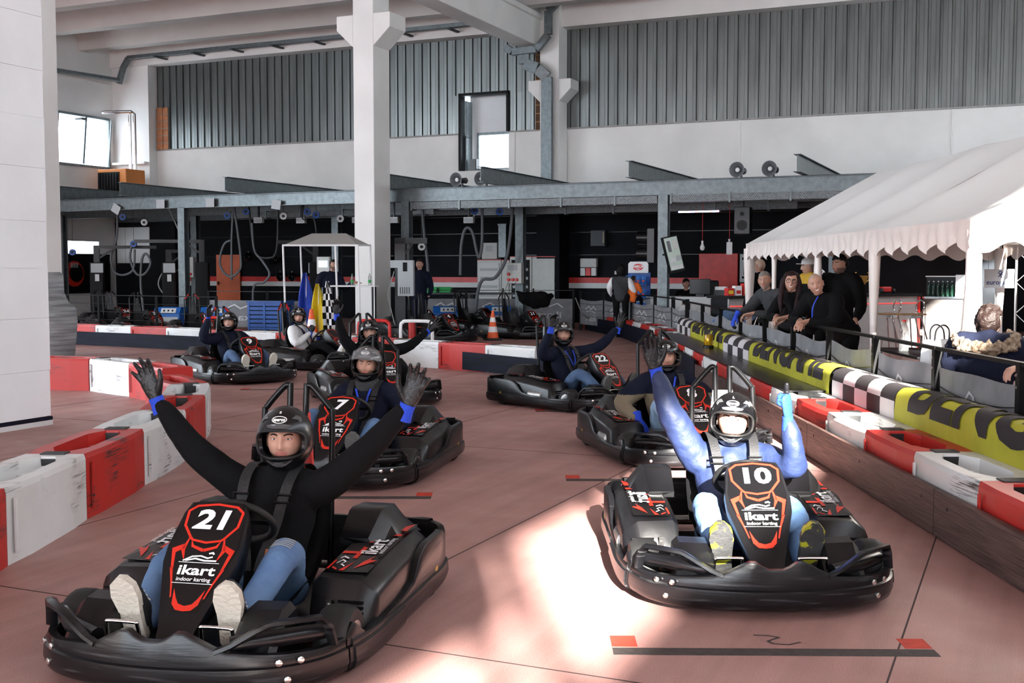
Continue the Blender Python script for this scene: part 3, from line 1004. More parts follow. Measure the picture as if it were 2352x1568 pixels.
    mb.add([fst(w_, s_, 0.0015) for s_, w_ in st] + [fst(-w_, s_, 0.0015) for s_, w_ in reversed(st)], [tuple(range(14))])
    mb.use('sticker_red')
    F = lambda a, b: fst(a, b, 0.0028)
    sh_ = [(0.0, 0.640), (0.085, 0.628), (0.116, 0.60), (0.112, 0.525), (0.072, 0.465), (0.06, 0.452), (0, 0.44)]
    stroke(mb, sh_ + [(-a, b) for a, b in reversed(sh_[1:-1])], 0.011, F, True)
    for s in (-1, 1):
        stroke(mb, [(s * 0.072, 0.47), (s * 0.085, 0.40), (s * 0.07, 0.355)], [0.004, 0.016, 0.004], F)
        mb.add([F(s * 0.083, 0.432), F(s * 0.132, 0.405), F(s * 0.108, 0.30), F(s * 0.098, 0.30), F(s * 0.112, 0.385), F(s * 0.080, 0.408)], [(0, 1, 2, 3, 4, 5)] if s > 0 else [(5, 4, 3, 2, 1, 0)])
        stroke(mb, [(s * 0.108, 0.31), (s * 0.085, 0.235), (s * 0.068, 0.165)], [0.012, 0.008, 0.006], F)
        mb.add([F(s * 0.065, 0.21), F(s * 0.054, 0.135), F(s * 0.032, 0.108), F(0, 0.103), F(0, 0.128), F(s * 0.028, 0.138), F(s * 0.045, 0.165)], [(0, 1, 2, 3, 4, 5, 6)])
        stroke(mb, [(0, 0.40), (s * 0.05, 0.42), (s * 0.06, 0.445)], [0.016, 0.012, 0.003], F)
    K['fairing_sticker'] = mb.mesh('fairing_sticker', None, 0, fix=False)
    mb = MB().use('sticker_white')
    F = lambda a, b: fst(a, b, 0.004)
    put_text(mb, 'ikart', 0.066, lambda p, q: F(p, 0.298 + q), 0.0018, sx=1.28)
    put_text(mb, 'indoor karting', 0.026, lambda p, q: F(p, 0.255 + q), 0.0004, sx=0.95)
    stroke(mb, [(-0.085, 0.338), (0.085, 0.338)], 0.003, F)
    stroke(mb, [(-0.085, 0.236), (0.085, 0.236)], 0.003, F)
    stroke(mb, [(-0.07, 0.345), (-0.035, 0.368), (0.0, 0.372), (0.03, 0.362), (0.05, 0.37)], 0.007, F)
    stroke(mb, [(-0.06, 0.346), (-0.02, 0.358), (0.02, 0.349), (0.07, 0.35)], 0.008, F)
    stroke(mb, [(0.03, 0.385), (0.045, 0.39), (0.052, 0.382)], 0.008, F)
    K['fairing_logo'] = mb.mesh('fairing_lettering', None, 0, fix=False)
    # steering wheel
    mb = MB()
    ctr = Vector((0, -0.185, 0.50))
    ax = Vector((0, 0.72, 0.69)).normalized()
    e1 = Vector((1, 0, 0))
    e2 = ax.cross(e1)
    mb.tube([ctr + e1 * 0.15 * math.cos(a) + e2 * 0.135 * math.sin(a) for a in (2 * PI * k / 24 for k in range(24))], 0.0155, 8, loop=True)
    K['steer_rim'] = mb.mesh('steering_wheel', 'rubber', 60)
    mb = MB()
    for a in (0, PI, -PI / 2):
        mb.bar(ctr, ctr + e1 * 0.145 * math.cos(a) + e2 * 0.13 * math.sin(a), 0.03, 0.006, ax)
    mb.tube([ctr, ctr - ax * 0.16], 0.018, 8)
    K['steer_spokes'] = mb.mesh('steering_spokes', 'black_steel', 40)
    # seat shell
    def seatf(i, j):
        x = (i - 0.5) * 2
        path = spline([(0, -0.16, 0.13), (0, -0.02, 0.085), (0, 0.14, 0.085), (0, 0.28, 0.20), (0, 0.36, 0.42), (0, 0.40, 0.58)], 6)
        f = j * (len(path) - 1)
        k = min(int(f), len(path) - 2)
        p = path[k].lerp(path[k + 1], f - k)
        wdt = 0.225 - 0.03 * max(0, j - 0.75) / 0.25
        up = 0.16 * (0.35 + 0.65 * math.sin(PI * min(1, max(0, j * 1.15)))) * abs(x) ** 4
        fwd = 0.18 * max(0, j - 0.45) * abs(x) ** 4
        return Vector((x * wdt, p.y - fwd, p.z + up))
    K['seat'] = MB().grid(seatf, 14, 22).mesh('seat', 'seat_black', 60, fix=False)
    # floor pan, frame rails, axle
    mb = MB()
    mb.prism([(-0.30, -0.80), (0.30, -0.80), (0.36, -0.5), (0.36, 0.55), (-0.36, 0.55), (-0.36, -0.5)], lambda a, b: (a, b, 0.05), lambda a, b: (a, b, 0.065))
    K['floor_pan'] = mb.mesh('floor_pan', 'black_steel', 0)
    mb = MB()
    for s in (-1, 1):
        mb.tube(spline([(s * 0.2, -0.86, 0.08), (s * 0.31, -0.7, 0.08), (s * 0.33, 0, 0.08), (s * 0.33, 0.85, 0.09)], 4), 0.016, 6)
    mb.tube([(-0.2, -0.86, 0.08), (0.2, -0.86, 0.08)], 0.016, 6)
    K['frame'] = mb.mesh('chassis_frame', 'black_steel', 60)
    K['axle'] = MB().tube([(-0.56, 0.56, 0.135), (0.56, 0.56, 0.135)], 0.02, 8).mesh('axle', 'grey_steel', 60)
    K['rear_bumper'] = bumper(0.862, 1.0, RT, True, 14).mesh('rear_bumper', 'scuffed_plastic', 50)
    # pedals: bent chrome tube
    mb = MB().tube(spline([(-0.062, -0.70, 0.08), (-0.065, -0.765, 0.17), (-0.062, -0.785, 0.235), (-0.052, -0.788, 0.246), (0.052, -0.788, 0.246), (0.062, -0.785, 0.235), (0.065, -0.765, 0.17), (0.062, -0.70, 0.08)], 4), 0.0075, 8)
    K['pedal'] = mb.mesh('pedal', 'chrome', 60)
    # back plate between the hoops, head pad
    K['plate'] = MB().prism([(-0.055, 0.98 - 0.1), (0.055, 0.88), (0.10, 0.50), (-0.10, 0.50)], lambda a, b: (a, 0.40 + (b - 0.5) * 0.13, b), lambda a, b: (a, 0.425 + (b - 0.5) * 0.13, b)).mesh('back_plate', 'black_plastic', 0)
    K['bolt'] = MB().lathe([(0.013, 0.0), (0.013, -0.006), (0.008, -0.009)], 8, (0, 0, 0), 'y').mesh('bolt', 'rim_metal', 40)
    # muffler behind the engine pod
    K['tank'] = MB().lathe([(0.03, -0.12), (0.06, -0.10), (0.06, 0.10), (0.03, 0.12)], 14, (0, 0, 0), 'y').mesh('silencer', 'grey_steel', 50)
    # harness
    def strap(path, wd):
        P = spline(path, 5)
        a, b = [], []
        for i, p in enumerate(P):
            a.append(p + Vector((wd / 2, 0, 0)))
            b.append(p - Vector((wd / 2, 0, 0)))
        mb = MB()
        n = len(P)
        mb.add(a + b, [(i, i + 1, n + i + 1, n + i) for i in range(n - 1)])
        return mb
    for s, nm in ((1, 'L'), (-1, 'R')):
        K['belt' + nm] = strap([(s * 0.12, 0.37, 0.60), (s * 0.115, 0.29, 0.665), (s * 0.11, 0.20, 0.675), (s * 0.105, 0.105, 0.63), (s * 0.095, 0.045, 0.55), (s * 0.075, 0.01, 0.44), (s * 0.04, -0.045, 0.32), (s * 0.03, -0.07, 0.26)], 0.05).mesh('shoulder_belt', 'belt_black', 60, fix=False)
        K['beltend' + nm] = strap([(s * 0.06, -0.035, 0.35), (s * 0.06, -0.06, 0.30), (s * 0.06, -0.075, 0.25)], 0.022).mesh('belt_end', 'belt_orange', 60, fix=False)
        K['buck' + nm] = MB().tube([(s * 0.1 - 0.035, 0.048, 0.57), (s * 0.1 + 0.035, 0.048, 0.57), (s * 0.1 + 0.035, 0.03, 0.54), (s * 0.1 - 0.035, 0.03, 0.54)], 0.006, 6, loop=True).mesh('belt_slide', 'black_steel', 60)
    return K


KM = kart_meshes()
MATS['plate_red'] = M('red_paint')


def make_kart(loc, rz, number, label, plate=None, hoop=None, tape=False, group=None, belts=True, full=True):
    k = tag(empty('go_kart', (loc[0], loc[1], loc[2] if len(loc) > 2 else 0), rz, label, 'kart', group))

    def P(nm, name, par=k, l=None, lab=None):
        o = obj(name, KM[nm], par, l)
        if lab:
            o['label'] = lab
        return o
    fb = P('front_bumper', 'front_bumper')
    P('rear_bumper', 'rear_bumper')
    for s, n in ((1, 'L'), (-1, 'R')):
        P('loop' + n, 'nose_loop', fb)
        P('inner' + n, 'nose_inner', fb)
        sb = P('side_bumper' + n, 'side_bumper')
        if full:
            P('guard' + n, 'guard', sb)
        pd = P('pod' + n, 'side_pod')
        P('podstick' + n, 'pod_sticker', pd)
        P('podtext' + n, 'pod_lettering', pd)
        if full:
            for q in range(6):
                f = q / 5
                o = P('slot' + n, 'louvre', pd, (s * 0.52, -0.296 + 0.022 * f, 0.11 + 0.105 * f))
            P('clip' + n, 'clip', pd, (s * 0.43, -0.287, 0.20))
            P('wg' + n, 'wheel_guard')
        P('cowl' + n, 'engine_cowl')
        h = P('hoop' + n, 'roll_hoop')
        if tape:
            P('hooptape' + n, 'hoop_tape', h, None, 'red tape on the hoop')
        for nm, x, y, z in (('wheel_front', 0.54, -0.46, 0.13), ('wheel_rear', 0.53, 0.56, 0.139)):
            wh = P(nm, 'wheel', k, (s * x, y, z))
            P(nm + '_rim', 'rim', wh)
            P(nm + '_hub', 'hub', wh)
        P('pedal', 'pedal', k, (s * 0.19, 0, 0))
        if belts:
            b = P('belt' + n, 'shoulder_belt')
            P('buck' + n, 'belt_slide', b)
            P('beltend' + n, 'belt_end', b, None, 'orange webbing tail')
        if full:
            for tt, zz in ((0.20, 0.15), (0.24, 0.15), (0.215, 0.085)):
                x, y = outline(tt)
                o = P('bolt', 'bolt', fb, (s * x, y - 0.002, zz))
                o.rotation_euler[2] = s * (0.45 + (tt - 0.2) * 4)
    f = P('fairing', 'fairing')
    P('fairing_foot', 'fairing_foot', f)
    P('fairing_sticker', 'fairing_sticker', f)
    P('fairing_logo', 'fairing_lettering', f)
    if number:
        mb = MB().use('sticker_white')
        put_text(mb, number, 0.135, lambda p, q: fst(p, 0.553 + q, 0.0045), 0.005, shear=0.12 if number in ('21', '7') else 0.0, sx=1.18)
        mb.build('number', None, f, 0)['label'] = 'white race number ' + number
    sw = P('steer_rim', 'steering_wheel')
    P('steer_spokes', 'steering_spokes', sw)
    P('seat', 'seat')
    P('floor_pan', 'floor_pan')
    P('frame', 'chassis_frame')
    P('axle', 'axle')
    pt = P('plate', 'back_plate')
    if plate:
        pt.data = pt.data.copy()
        pt.data.materials[0] = MATS[plate]
        pt['label'] = {'red_paint': 'red back plate', 'grey_steel': 'bare metal back plate'}.get(plate, 'back plate')
    if full:
        P('tank', 'silencer', k, (-0.575, 0.02, 0.15))
    if hoop:
        for o in k.children:
            if o.name.startswith('roll_hoop'):
                o.data = o.data.copy()
                o.data.materials[0] = MATS[hoop]
    return k

# ================================================================== people
mat('skin', (0.50, 0.275, 0.20), 0.5, var=0.06, vscale=25)
mat('skin_tan', (0.40, 0.21, 0.145), 0.5, var=0.06, vscale=25)
mat('lip', (0.45, 0.16, 0.13), 0.4)
mat('eye_white', (0.75, 0.72, 0.70), 0.2)
mat('iris', (0.03, 0.022, 0.018), 0.15)
mat('teeth', (0.85, 0.82, 0.78), 0.3)
mat('hair_black', (0.006, 0.005, 0.005), 0.6, spec=0.25, bump=0.5, bscale=60)
mat('hair_brown', (0.014, 0.007, 0.0055), 0.5, spec=0.3, bump=0.5, bscale=60)
mat('hair_darkred', (0.018, 0.004, 0.005), 0.45, spec=0.25, bump=0.5, bscale=50, stretch=(6, 6, 0.6))
mat('hair_grey', (0.18, 0.16, 0.14), 0.6, bump=0.5, bscale=60)
mat('beard_grey', (0.36, 0.26, 0.21), 0.65, var=0.2, vscale=60)
mat('beard_dark', (0.15, 0.09, 0.065), 0.65, var=0.3, vscale=60)
mat('shaved', (0.42, 0.28, 0.21), 0.55)
mat('glove_black', (0.006, 0.006, 0.007), 0.42, bump=0.25, bscale=70)
mat('glove_blue', (0.012, 0.055, 0.50), 0.75, bump=0.3, bscale=140)
mat('jeans', (0.075, 0.145, 0.28), 0.85, col2=(0.13, 0.225, 0.38), vscale=5, bump=0.35, bscale=22)
mat('jeans_dark', (0.045, 0.085, 0.17), 0.85, col2=(0.09, 0.15, 0.26), vscale=5, bump=0.35, bscale=22)
mat('jeans_pale', (0.22, 0.34, 0.50), 0.85, col2=(0.33, 0.46, 0.60), vscale=5, bump=0.35, bscale=22)
mat('cloth_black', (0.0035, 0.0035, 0.004), 0.9, spec=0.2, bump=0.25, bscale=26)
mat('cloth_navy', (0.004, 0.006, 0.018), 0.85, spec=0.25, bump=0.3, bscale=24)
mat('puffer_blue', (0.012, 0.022, 0.07), 0.6, bump=0.5, bscale=13)
mat('cloth_white', (0.72, 0.72, 0.72), 0.85, bump=0.3, bscale=22)
mat('cloth_grey', (0.035, 0.037, 0.04), 0.9, bump=0.3, bscale=40, var=0.2, vscale=60)
mat('cloth_brown', (0.16, 0.125, 0.08), 0.75, bump=0.4, bscale=20)
mat('cloth_yellow', (0.55, 0.33, 0.03), 0.8, bump=0.3, bscale=20)
mat('cloth_orange', (0.70, 0.13, 0.015), 0.8, bump=0.3, bscale=20)
mat('cloth_red', (0.16, 0.012, 0.02), 0.85, bump=0.4, bscale=30)
mat('cloth_beige', (0.45, 0.36, 0.24), 0.85, bump=0.3, bscale=20)
mat('fur', (0.12, 0.075, 0.045), 0.9, col2=(0.34, 0.26, 0.18), vscale=35, bump=1.0, bscale=55)
mat('shoe_sole_pale', (0.60, 0.56, 0.47), 0.7, bump=0.5, bscale=60)
mat('shoe_sole_grey', (0.10, 0.10, 0.095), 0.7, bump=0.6, bscale=30, stretch=(1, 1, 4))
mat('shoe_dark', (0.02, 0.02, 0.022), 0.6)
mat('shoe_sole_yellow', (0.03, 0.03, 0.03), 0.6, col2=(0.30, 0.30, 0.015), vscale=16, edge=(0.42, 0.46), bump=0.5, bscale=24)
mat('helmet_black', (0.003, 0.003, 0.0035), 0.13)
mat('helmet_matt', (0.004, 0.004, 0.005), 0.27)
mat('helmet_pad', (0.012, 0.012, 0.013), 0.8)
mat('helmet_vent', (0.07, 0.072, 0.075), 0.22)
mat('visor', (0.55, 0.57, 0.58), 0.05, alpha=0.22)
mat('lanyard', (0.015, 0.06, 0.55), 0.5)
mat('frame_black', (0.01, 0.01, 0.01), 0.3)


def gs(x, s):
    return math.exp(-(x / s) ** 2)


def head_verts(mb, skin='skin', hair=None, beard=None, hairline=0.062, smile=0.0, brow='hair_black', back_hair=-0.03, hair_out=0.010, fine=True, teeth=False, hair_noise=0.35):
    """adds a head around the origin of mb; the face looks along -y"""
    nu, nv = (60, 46) if fine else (36, 28)
    V, idx = [], []
    for j in range(nv + 1):
        e = -PI / 2 + PI * j / nv
        for i in range(nu):
            t = i / nu * 2 - 1
            a = PI * (0.55 * t + 0.45 * t * abs(t))
            ce, se = math.cos(e), math.sin(e)
            x, y, z = 0.077 * ce * math.sin(a), -0.094 * ce * math.cos(a), 0.118 * se
            if z < 0:
                k = min(1, -z / 0.118)
                x *= 1 - 0.30 * k ** 1.6
                if y > 0:
                    y *= 1 - 0.35 * k
            if z > 0 and y > 0:
                y *= 1.06
            fr = max(0.0, -y / 0.094)
            if fr > 0.25:
                zl = z
                d = 0.0
                if -0.045 < zl < 0.04:
                    d += gs(x, 0.0105 + 0.004 * gs(zl + 0.024, 0.012)) * (0.006 + 0.018 * max(0, min(1, (0.03 - zl) / 0.052))) * (1 if zl > -0.027 else max(0, 1 - (-0.027 - zl) / 0.012))
                for s in (-1, 1):
                    d -= 0.011 * gs(x - s * 0.031, 0.015) * gs(zl - 0.016, 0.011)
                    d += 0.005 * gs(x - s * 0.040, 0.02) * gs(zl + 0.018, 0.018)
                    d += 0.003 * gs(x - s * 0.014, 0.007) * gs(zl + 0.026, 0.008)
                d += 0.005 * gs(zl - 0.036, 0.010) * gs(x, 0.06)
                zm = zl + 0.054 - smile * 0.008 * (x / 0.026) ** 2
                d += gs(x, 0.026) * (0.0055 * gs(zm - 0.0075, 0.006) + 0.006 * gs(zm + 0.008, 0.007) - 0.004 * gs(zm, 0.0025))
                d += 0.008 * gs(x, 0.022) * gs(zl + 0.096, 0.016)
                y -= d
            isH = hair and (z > hairline + 0.012 * math.sin(x * 60) - 0.1 * max(0, y) / 0.09 * 1.0 and (y > -0.02 or z > hairline) or (y > 0.012 and z > back_hair))
            if isH:
                nrm = Vector((x / 0.077 ** 2, y / 0.094 ** 2, z / 0.118 ** 2)).normalized()
                o = hair_out * (1 + hair_noise * noise.noise(Vector((x * 60, y * 60, z * 25))))
                x, y, z = x + nrm.x * o, y + nrm.y * o, z + nrm.z * o
            V.append((x, y, z))
            idx.append(bool(isH))
    for j in range(nv):
        for i in range(nu):
            q = (j * nu + i, j * nu + (i + 1) % nu, (j + 1) * nu + (i + 1) % nu, (j + 1) * nu + i)
            cx = sum(V[k][0] for k in q) / 4
            cy = sum(V[k][1] for k in q) / 4
            cz = sum(V[k][2] for k in q) / 4
            m = skin
            zm = cz + 0.054 - smile * 0.008 * (cx / 0.026) ** 2
            if sum(idx[k] for k in q) >= 2:
                m = hair
            elif cy < -0.05 and abs(cx) < 0.024 and abs(zm) < 0.0125:
                m = 'lip'
                if teeth and abs(zm) < 0.0055 and abs(cx) < 0.02:
                    m = 'teeth'
            elif beard and cz < -0.03 and cy < 0.03 and not (abs(cx) < 0.03 and cz > -0.036):
                m = beard
            mb.use(m)
            mb.f.append(tuple(k + 0 for k in q))
            mb.m.append(mb.cur)
    base = len(mb.v)
    n = nu * nv
    for t in range(n):
        k = len(mb.f) - n + t
        mb.f[k] = tuple(b + base for b in mb.f[k])
    mb.v += V
    for s in (-1, 1):
        mb.use('eye_white')
        mb.lathe([(0.002, 0.0105), (0.008, 0.008), (0.0105, 0.0), (0.008, -0.007)], 12, (s * 0.031, -0.0735, 0.0155), 'y') if False else None
        ring = []
        for r_, dy in ((0.0135, 0.004), (0.0125, -0.0005), (0.009, -0.0035), (0.005, -0.005)):
            ring.append([(s * 0.031 + r_ * math.cos(a), -0.0765 + dy, 0.0155 + 0.38 * r_ * math.sin(a)) for a in (2 * PI * k / 12 for k in range(12))])
        mb.rings(ring)
        mb.use('iris')
        mb.rings([[(s * 0.031 + r_ * math.cos(a), -0.0818 + dy, 0.0158 + 0.84 * r_ * math.sin(a)) for a in (2 * PI * k / 10 for k in range(10))] for r_, dy in ((0.0052, 0.002), (0.005, -0.0006), (0.002, -0.0009))])
        mb.use(brow)
        mb.tube([(s * 0.013, -0.0905, 0.0315), (s * 0.025, -0.0895, 0.0365), (s * 0.038, -0.081, 0.0375), (s * 0.049, -0.07, 0.032)], [(0.0035, 0.004), (0.0045, 0.004), (0.004, 0.004), (0.002, 0.003)], 6)
        # lids: a thin fold over the eye
        mb.use(skin)
        mb.tube([(s * 0.0165, -0.077, 0.0165), (s * 0.024, -0.0815, 0.0212), (s * 0.031, -0.0828, 0.0224), (s * 0.039, -0.080, 0.0212), (s * 0.0455, -0.074, 0.016)], 0.0026, 6)
        mb.tube([(s * 0.0165, -0.076, 0.0150), (s * 0.024, -0.0798, 0.0108), (s * 0.031, -0.0808, 0.0098), (s * 0.039, -0.078, 0.0108), (s * 0.0455, -0.073, 0.015)], 0.0022, 6)
        # ear
        mb.rings([[(s * (0.074 + o), 0.012 + r_ * 0.017 * math.cos(a), 0.0 + r_ * 0.031 * math.sin(a)) for a in (2 * PI * k / 10 for k in range(10))] for r_, o in ((0.8, -0.004), (1.0, 0.006), (0.95, 0.011), (0.6, 0.009), (0.3, 0.005))])
    return mb


# ---- helmet (local to the head centre)
HRX, HRY, HRZ = 0.127, 0.152, 0.150


def hdef(x, y, z):
    k = max(0.0, -z / HRZ)
    x *= 1 - 0.16 * k ** 2
    if y < 0:
        y -= 0.016 * gs(z + 0.075, 0.05) * max(0, 1 - (x / 0.1) ** 2)
        y *= 1 - 0.05 * gs(z - 0.01, 0.06)
    return Vector((x, y, z))


def hfront(x, z, off=0.0):
    q = max(0.02, 1 - (x / HRX) ** 2 - (z / HRZ) ** 2)
    p = hdef(x, -HRY * math.sqrt(q), z)
    n = Vector((x / HRX ** 2, p.y / HRY ** 2, z / HRZ ** 2)).normalized()
    return p + n * off


def port(x, z):
    return (abs(x) / 0.107) ** 3.4 + (abs(z + 0.009) / 0.059) ** 3.0


def helmet_meshes():
    H = {}
    nu, nv = 72, 44
    V = []
    for j in range(nv + 1):
        e = R(-62) + (PI / 2 - R(-62)) * j / nv
        for i in range(nu):
            a = 2 * PI * i / nu
            V.append(hdef(HRX * math.cos(e) * math.sin(a), -HRY * math.cos(e) * math.cos(a), HRZ * math.sin(e)))
    Fs = []
    for j in range(nv):
        for i in range(nu):
            q = (j * nu + i, j * nu + (i + 1) % nu, (j + 1) * nu + (i + 1) % nu, (j + 1) * nu + i)
            if j == nv - 1:
                q = (j * nu + i, j * nu + (i + 1) % nu, (j + 1) * nu)
            c = sum((V[k] for k in q), Vector()) / len(q)
            if c.y < -0.03 and port(c.x, c.z) < 1:
                continue
            Fs.append(q)
    # snap the ragged rim of the opening onto its outline
    from collections import Counter
    ed = Counter()
    for f in Fs:
        for a, b in zip(f, f[1:] + f[:1]):
            ed[frozenset((a, b))] += 1
    rim = {k for e_, c in ed.items() if c == 1 for k in e_}
    for k in rim:
        p = V[k]
        if p.y < -0.03 and -0.1 < p.z < 0.09:
            pv = port(p.x, p.z)
            f = (1 / max(pv, 1e-3)) ** (1 / 3.2)
            x, z = p.x * f, -0.009 + (p.z + 0.009) * f
            V[k] = hfront(max(-0.118, min(0.118, x)), z)
    mb = MB()
    mb.add(V, Fs)
    me = mb.mesh('helmet', 'helmet_black', 0, fix=False)
    bm = bmesh.new()
    bm.from_mesh(me)
    bmesh.ops.recalc_face_normals(bm, faces=bm.faces)
    bmesh.ops.solidify(bm, geom=list(bm.faces), thickness=0.02)
    bm.to_mesh(me)
    bm.free()
    set_mats(me, ['helmet_black'])
    me.set_sharp_from_angle(angle=R(50))
    H['shell'] = me
    ring = []
    for k in range(48):
        a = 2 * PI * k / 48
        c, s = math.cos(a), math.sin(a)
        x = 0.108 * math.copysign(abs(c) ** (2 / 3.4), c)
        z = -0.009 + 0.06 * math.copysign(abs(s) ** (2 / 3.0), s)
        ring.append(hfront(x, z, 0.001))
    H['trim'] = MB().tube(ring, 0.006, 6, loop=True).mesh('eye_port_trim', 'rubber', 60)

    def patch(name, outline_, m, off=0.004):
        me_ = MB()
        n = len(outline_)
        c = (sum(p[0] for p in outline_) / n, sum(p[1] for p in outline_) / n)
        top = [hfront(x, z, off) for x, z in outline_]
        bot = [hfront(c[0] + (x - c[0]) * 1.06, c[1] + (z - c[1]) * 1.06, -0.003) for x, z in outline_]
        me_.add(top + bot + [hfront(c[0], c[1], off * 1.15)], [(i, (i + 1) % n, 2 * n) for i in range(n)] + [(i, n + i, n + (i + 1) % n, (i + 1) % n) for i in range(n)])
        return me_.mesh(name, m, 40)
    H['brow'] = patch('brow_vent', [(-0.055, 0.072), (-0.03, 0.077), (0, 0.079), (0.03, 0.077), (0.055, 0.072), (0.048, 0.063), (0.02, 0.06), (-0.02, 0.06), (-0.048, 0.063)], 'helmet_vent')
    H['chin'] = patch('chin_vent', [(-0.06, -0.078), (-0.02, -0.086), (0.02, -0.086), (0.06, -0.078), (0.03, -0.10), (0.012, -0.107), (-0.012, -0.107), (-0.03, -0.10)], 'helmet_vent')
    for s, nm in ((1, 'ventL'), (-1, 'ventR')):
        H[nm] = patch('top_vent', [(s * 0.05, 0.10), (s * 0.075, 0.093), (s * 0.082, 0.082), (s * 0.088, 0.088), (s * 0.08, 0.103), (s * 0.062, 0.112)], 'helmet_vent')
    mb = MB().use('sticker_white')
    Fh = lambda x, z: hfront(x, z, 0.0035)
    ov = [(0.031 * math.cos(2 * PI * k / 24), 0.0955 + 0.0135 * math.sin(2 * PI * k / 24)) for k in range(24)]
    stroke(mb, ov, 0.003, Fh, True)
    put_text(mb, 'sparco', 0.019, lambda p, q: hfront(p, 0.096 + q, 0.0038), 0.0008, sx=1.0)
    H['badge'] = mb.mesh('badge', None, 0, fix=False)
    # raised visor
    vs_ = []
    for j in range(7):
        for i in range(25):
            a, e = R(-68 + 136 * i / 24), R(17 + 42 * j / 6)
            e *= 1 - 0.25 * (abs(a) / R(68)) ** 2
            vs_.append(hdef(HRX * math.cos(e) * math.sin(a), -HRY * math.cos(e) * math.cos(a), HRZ * math.sin(e)) * 1.09)
    H['visor'] = MB().add(vs_, [(j * 25 + i, j * 25 + i + 1, (j + 1) * 25 + i + 1, (j + 1) * 25 + i) for j in range(6) for i in range(24)]).mesh('visor', 'visor', 60, fix=False)
    return H


HM = helmet_meshes()
SIZE_TXT = {}


def add_helmet(parent, mtx, size='S', matt=False, visor=False):
    h = obj('helmet', HM['shell'], parent)
    h.matrix_local = mtx
    if matt:
        h.data = h.data.copy()
        h.data.materials[0] = MATS['helmet_matt']
    for k, n in (('trim', 'eye_port_trim'), ('brow', 'brow_vent'), ('chin', 'chin_vent'), ('ventL', 'top_vent'), ('ventR', 'top_vent'), ('badge', 'badge')):
        obj(n, HM[k], h)
    if size:
        if size not in SIZE_TXT:
            mb = MB().use('sticker_white')
            put_text(mb, size, 0.02, lambda p, q: hfront(p, 0.1235 + q * 0.6, 0.0042), 0.0008)
            SIZE_TXT[size] = mb.mesh('size_letter', None, 0, fix=False)
        obj('size_letter', SIZE_TXT[size], h)
    if visor:
        obj('visor', HM['visor'], h)['label'] = 'clear visor pushed up'
    return h


# ---- hands
HANDS = {}


def hand_mesh(pose, left, bare=None, vox=0.0052):
    key = (pose, left, bare)
    if key in HANDS:
        return HANDS[key]
    mb = MB()
    th = 0.0 if bare else 0.0008
    mb.tube([(0, 0, -0.03), (0, 0, 0.0), (0.002, 0, 0.03), (0.0, 0, 0.07), (-0.001, 0, 0.098)], [(0.027, 0.021), (0.029, 0.02), (0.039, 0.019), (0.042, 0.0175), (0.04, 0.014)], 12, side=(1, 0, 0), round_end=True)
    curl = {'open': (8, 10, 8), 'wave': (14, 16, 14), 'fist': (80, 95, 60), 'thumb': (80, 95, 60), 'relaxed': (30, 32, 25), 'flat': (4, 5, 4)}[pose]
    spread = {'open': 9, 'wave': 6, 'fist': 0, 'thumb': 0, 'relaxed': 3, 'flat': 2}[pose]
    for k, (x, z0, L, r_) in enumerate(((0.030, 0.093, 0.074, 0.0098), (0.0105, 0.098, 0.084, 0.0102), (-0.0105, 0.095, 0.078, 0.0098), (-0.030, 0.085, 0.060, 0.0088))):
        sp = R(spread * (1.35, 0.35, -0.6, -1.7)[k])
        p = Vector((x * 0.95, 0, z0 - 0.022))
        pts = [p]
        ang = 0.0
        d0 = Vector((math.sin(sp), 0, math.cos(sp)))
        q = Vector((x, 0, z0))
        pts.append(q)
        for seg, c in zip((0.46, 0.30, 0.24), curl):
            ang += R(c)
            d = d0 * math.cos(ang) + Vector((0, -1, 0)) * math.sin(ang)
            q = q + d * (L * seg)
            pts.append(q)
        rr = [r_ * 1.08 + th, r_ * 1.06 + th, r_ + th, r_ * 0.92 + th, r_ * 0.80 + th]
        mb.tube(pts, rr, 10, round_end=True)
    if pose == 'thumb':
        tp = [(0.018, -0.006, 0.04), (0.036, -0.012, 0.072), (0.036, -0.014, 0.11), (0.032, -0.010, 0.15)]
    elif pose == 'fist':
        tp = [(0.02, -0.01, 0.03), (0.034, -0.03, 0.06), (0.022, -0.044, 0.085), (-0.004, -0.048, 0.09)]
    elif pose in ('relaxed', 'flat'):
        tp = [(0.02, -0.004, 0.015), (0.04, -0.018, 0.045), (0.05, -0.026, 0.075), (0.05, -0.03, 0.10)]
    else:
        tp = [(0.016, -0.003, 0.012), (0.042, -0.012, 0.04), (0.066, -0.018, 0.07), (0.076, -0.02, 0.102)]
    mb.tube(tp, [0.0165, 0.0155, 0.0135, 0.0115] if pose == 'thumb' else [0.0155, 0.0145, 0.0118, 0.0095], 10, round_end=True)
    if left:
        mb.v = [(-x, y, z) for x, y, z in mb.v]
    me = remesh(mb, vox, 3, 0.5)
    if bare:
        set_mats(me, [bare])
    else:
        idx = []
        for p in me.polygons:
            c = p.center
            idx.append(0 if (p.normal.y < 0.3 or c.z > 0.135 or (pose == 'thumb' and abs(c.x) > 0.024 and c.z > 0.085 and c.y > -0.03)) else 1)
        if pose in ('fist', 'thumb'):
            idx = []
            for p in me.polygons:
                c = p.center
                blk = (c.z < 0.055 and p.normal.y < -0.2) or (pose == 'thumb' and c.z > 0.108 and (c.x * (-1 if left else 1)) > 0.01)
                idx.append(0 if blk else (1 if pose == 'thumb' else 0))
        set_mats(me, ['glove_black', 'glove_blue'], idx)
    HANDS[key] = me
    return me


def basis(loc, zdir, palm):
    z = Vector(zdir).normalized()
    y = -Vector(palm)
    y = (y - z * y.dot(z)).normalized()
    x = y.cross(z)
    m = Matrix((x, y, z)).transposed().to_4x4()
    m.translation = Vector(loc)
    return m


CUFF = None


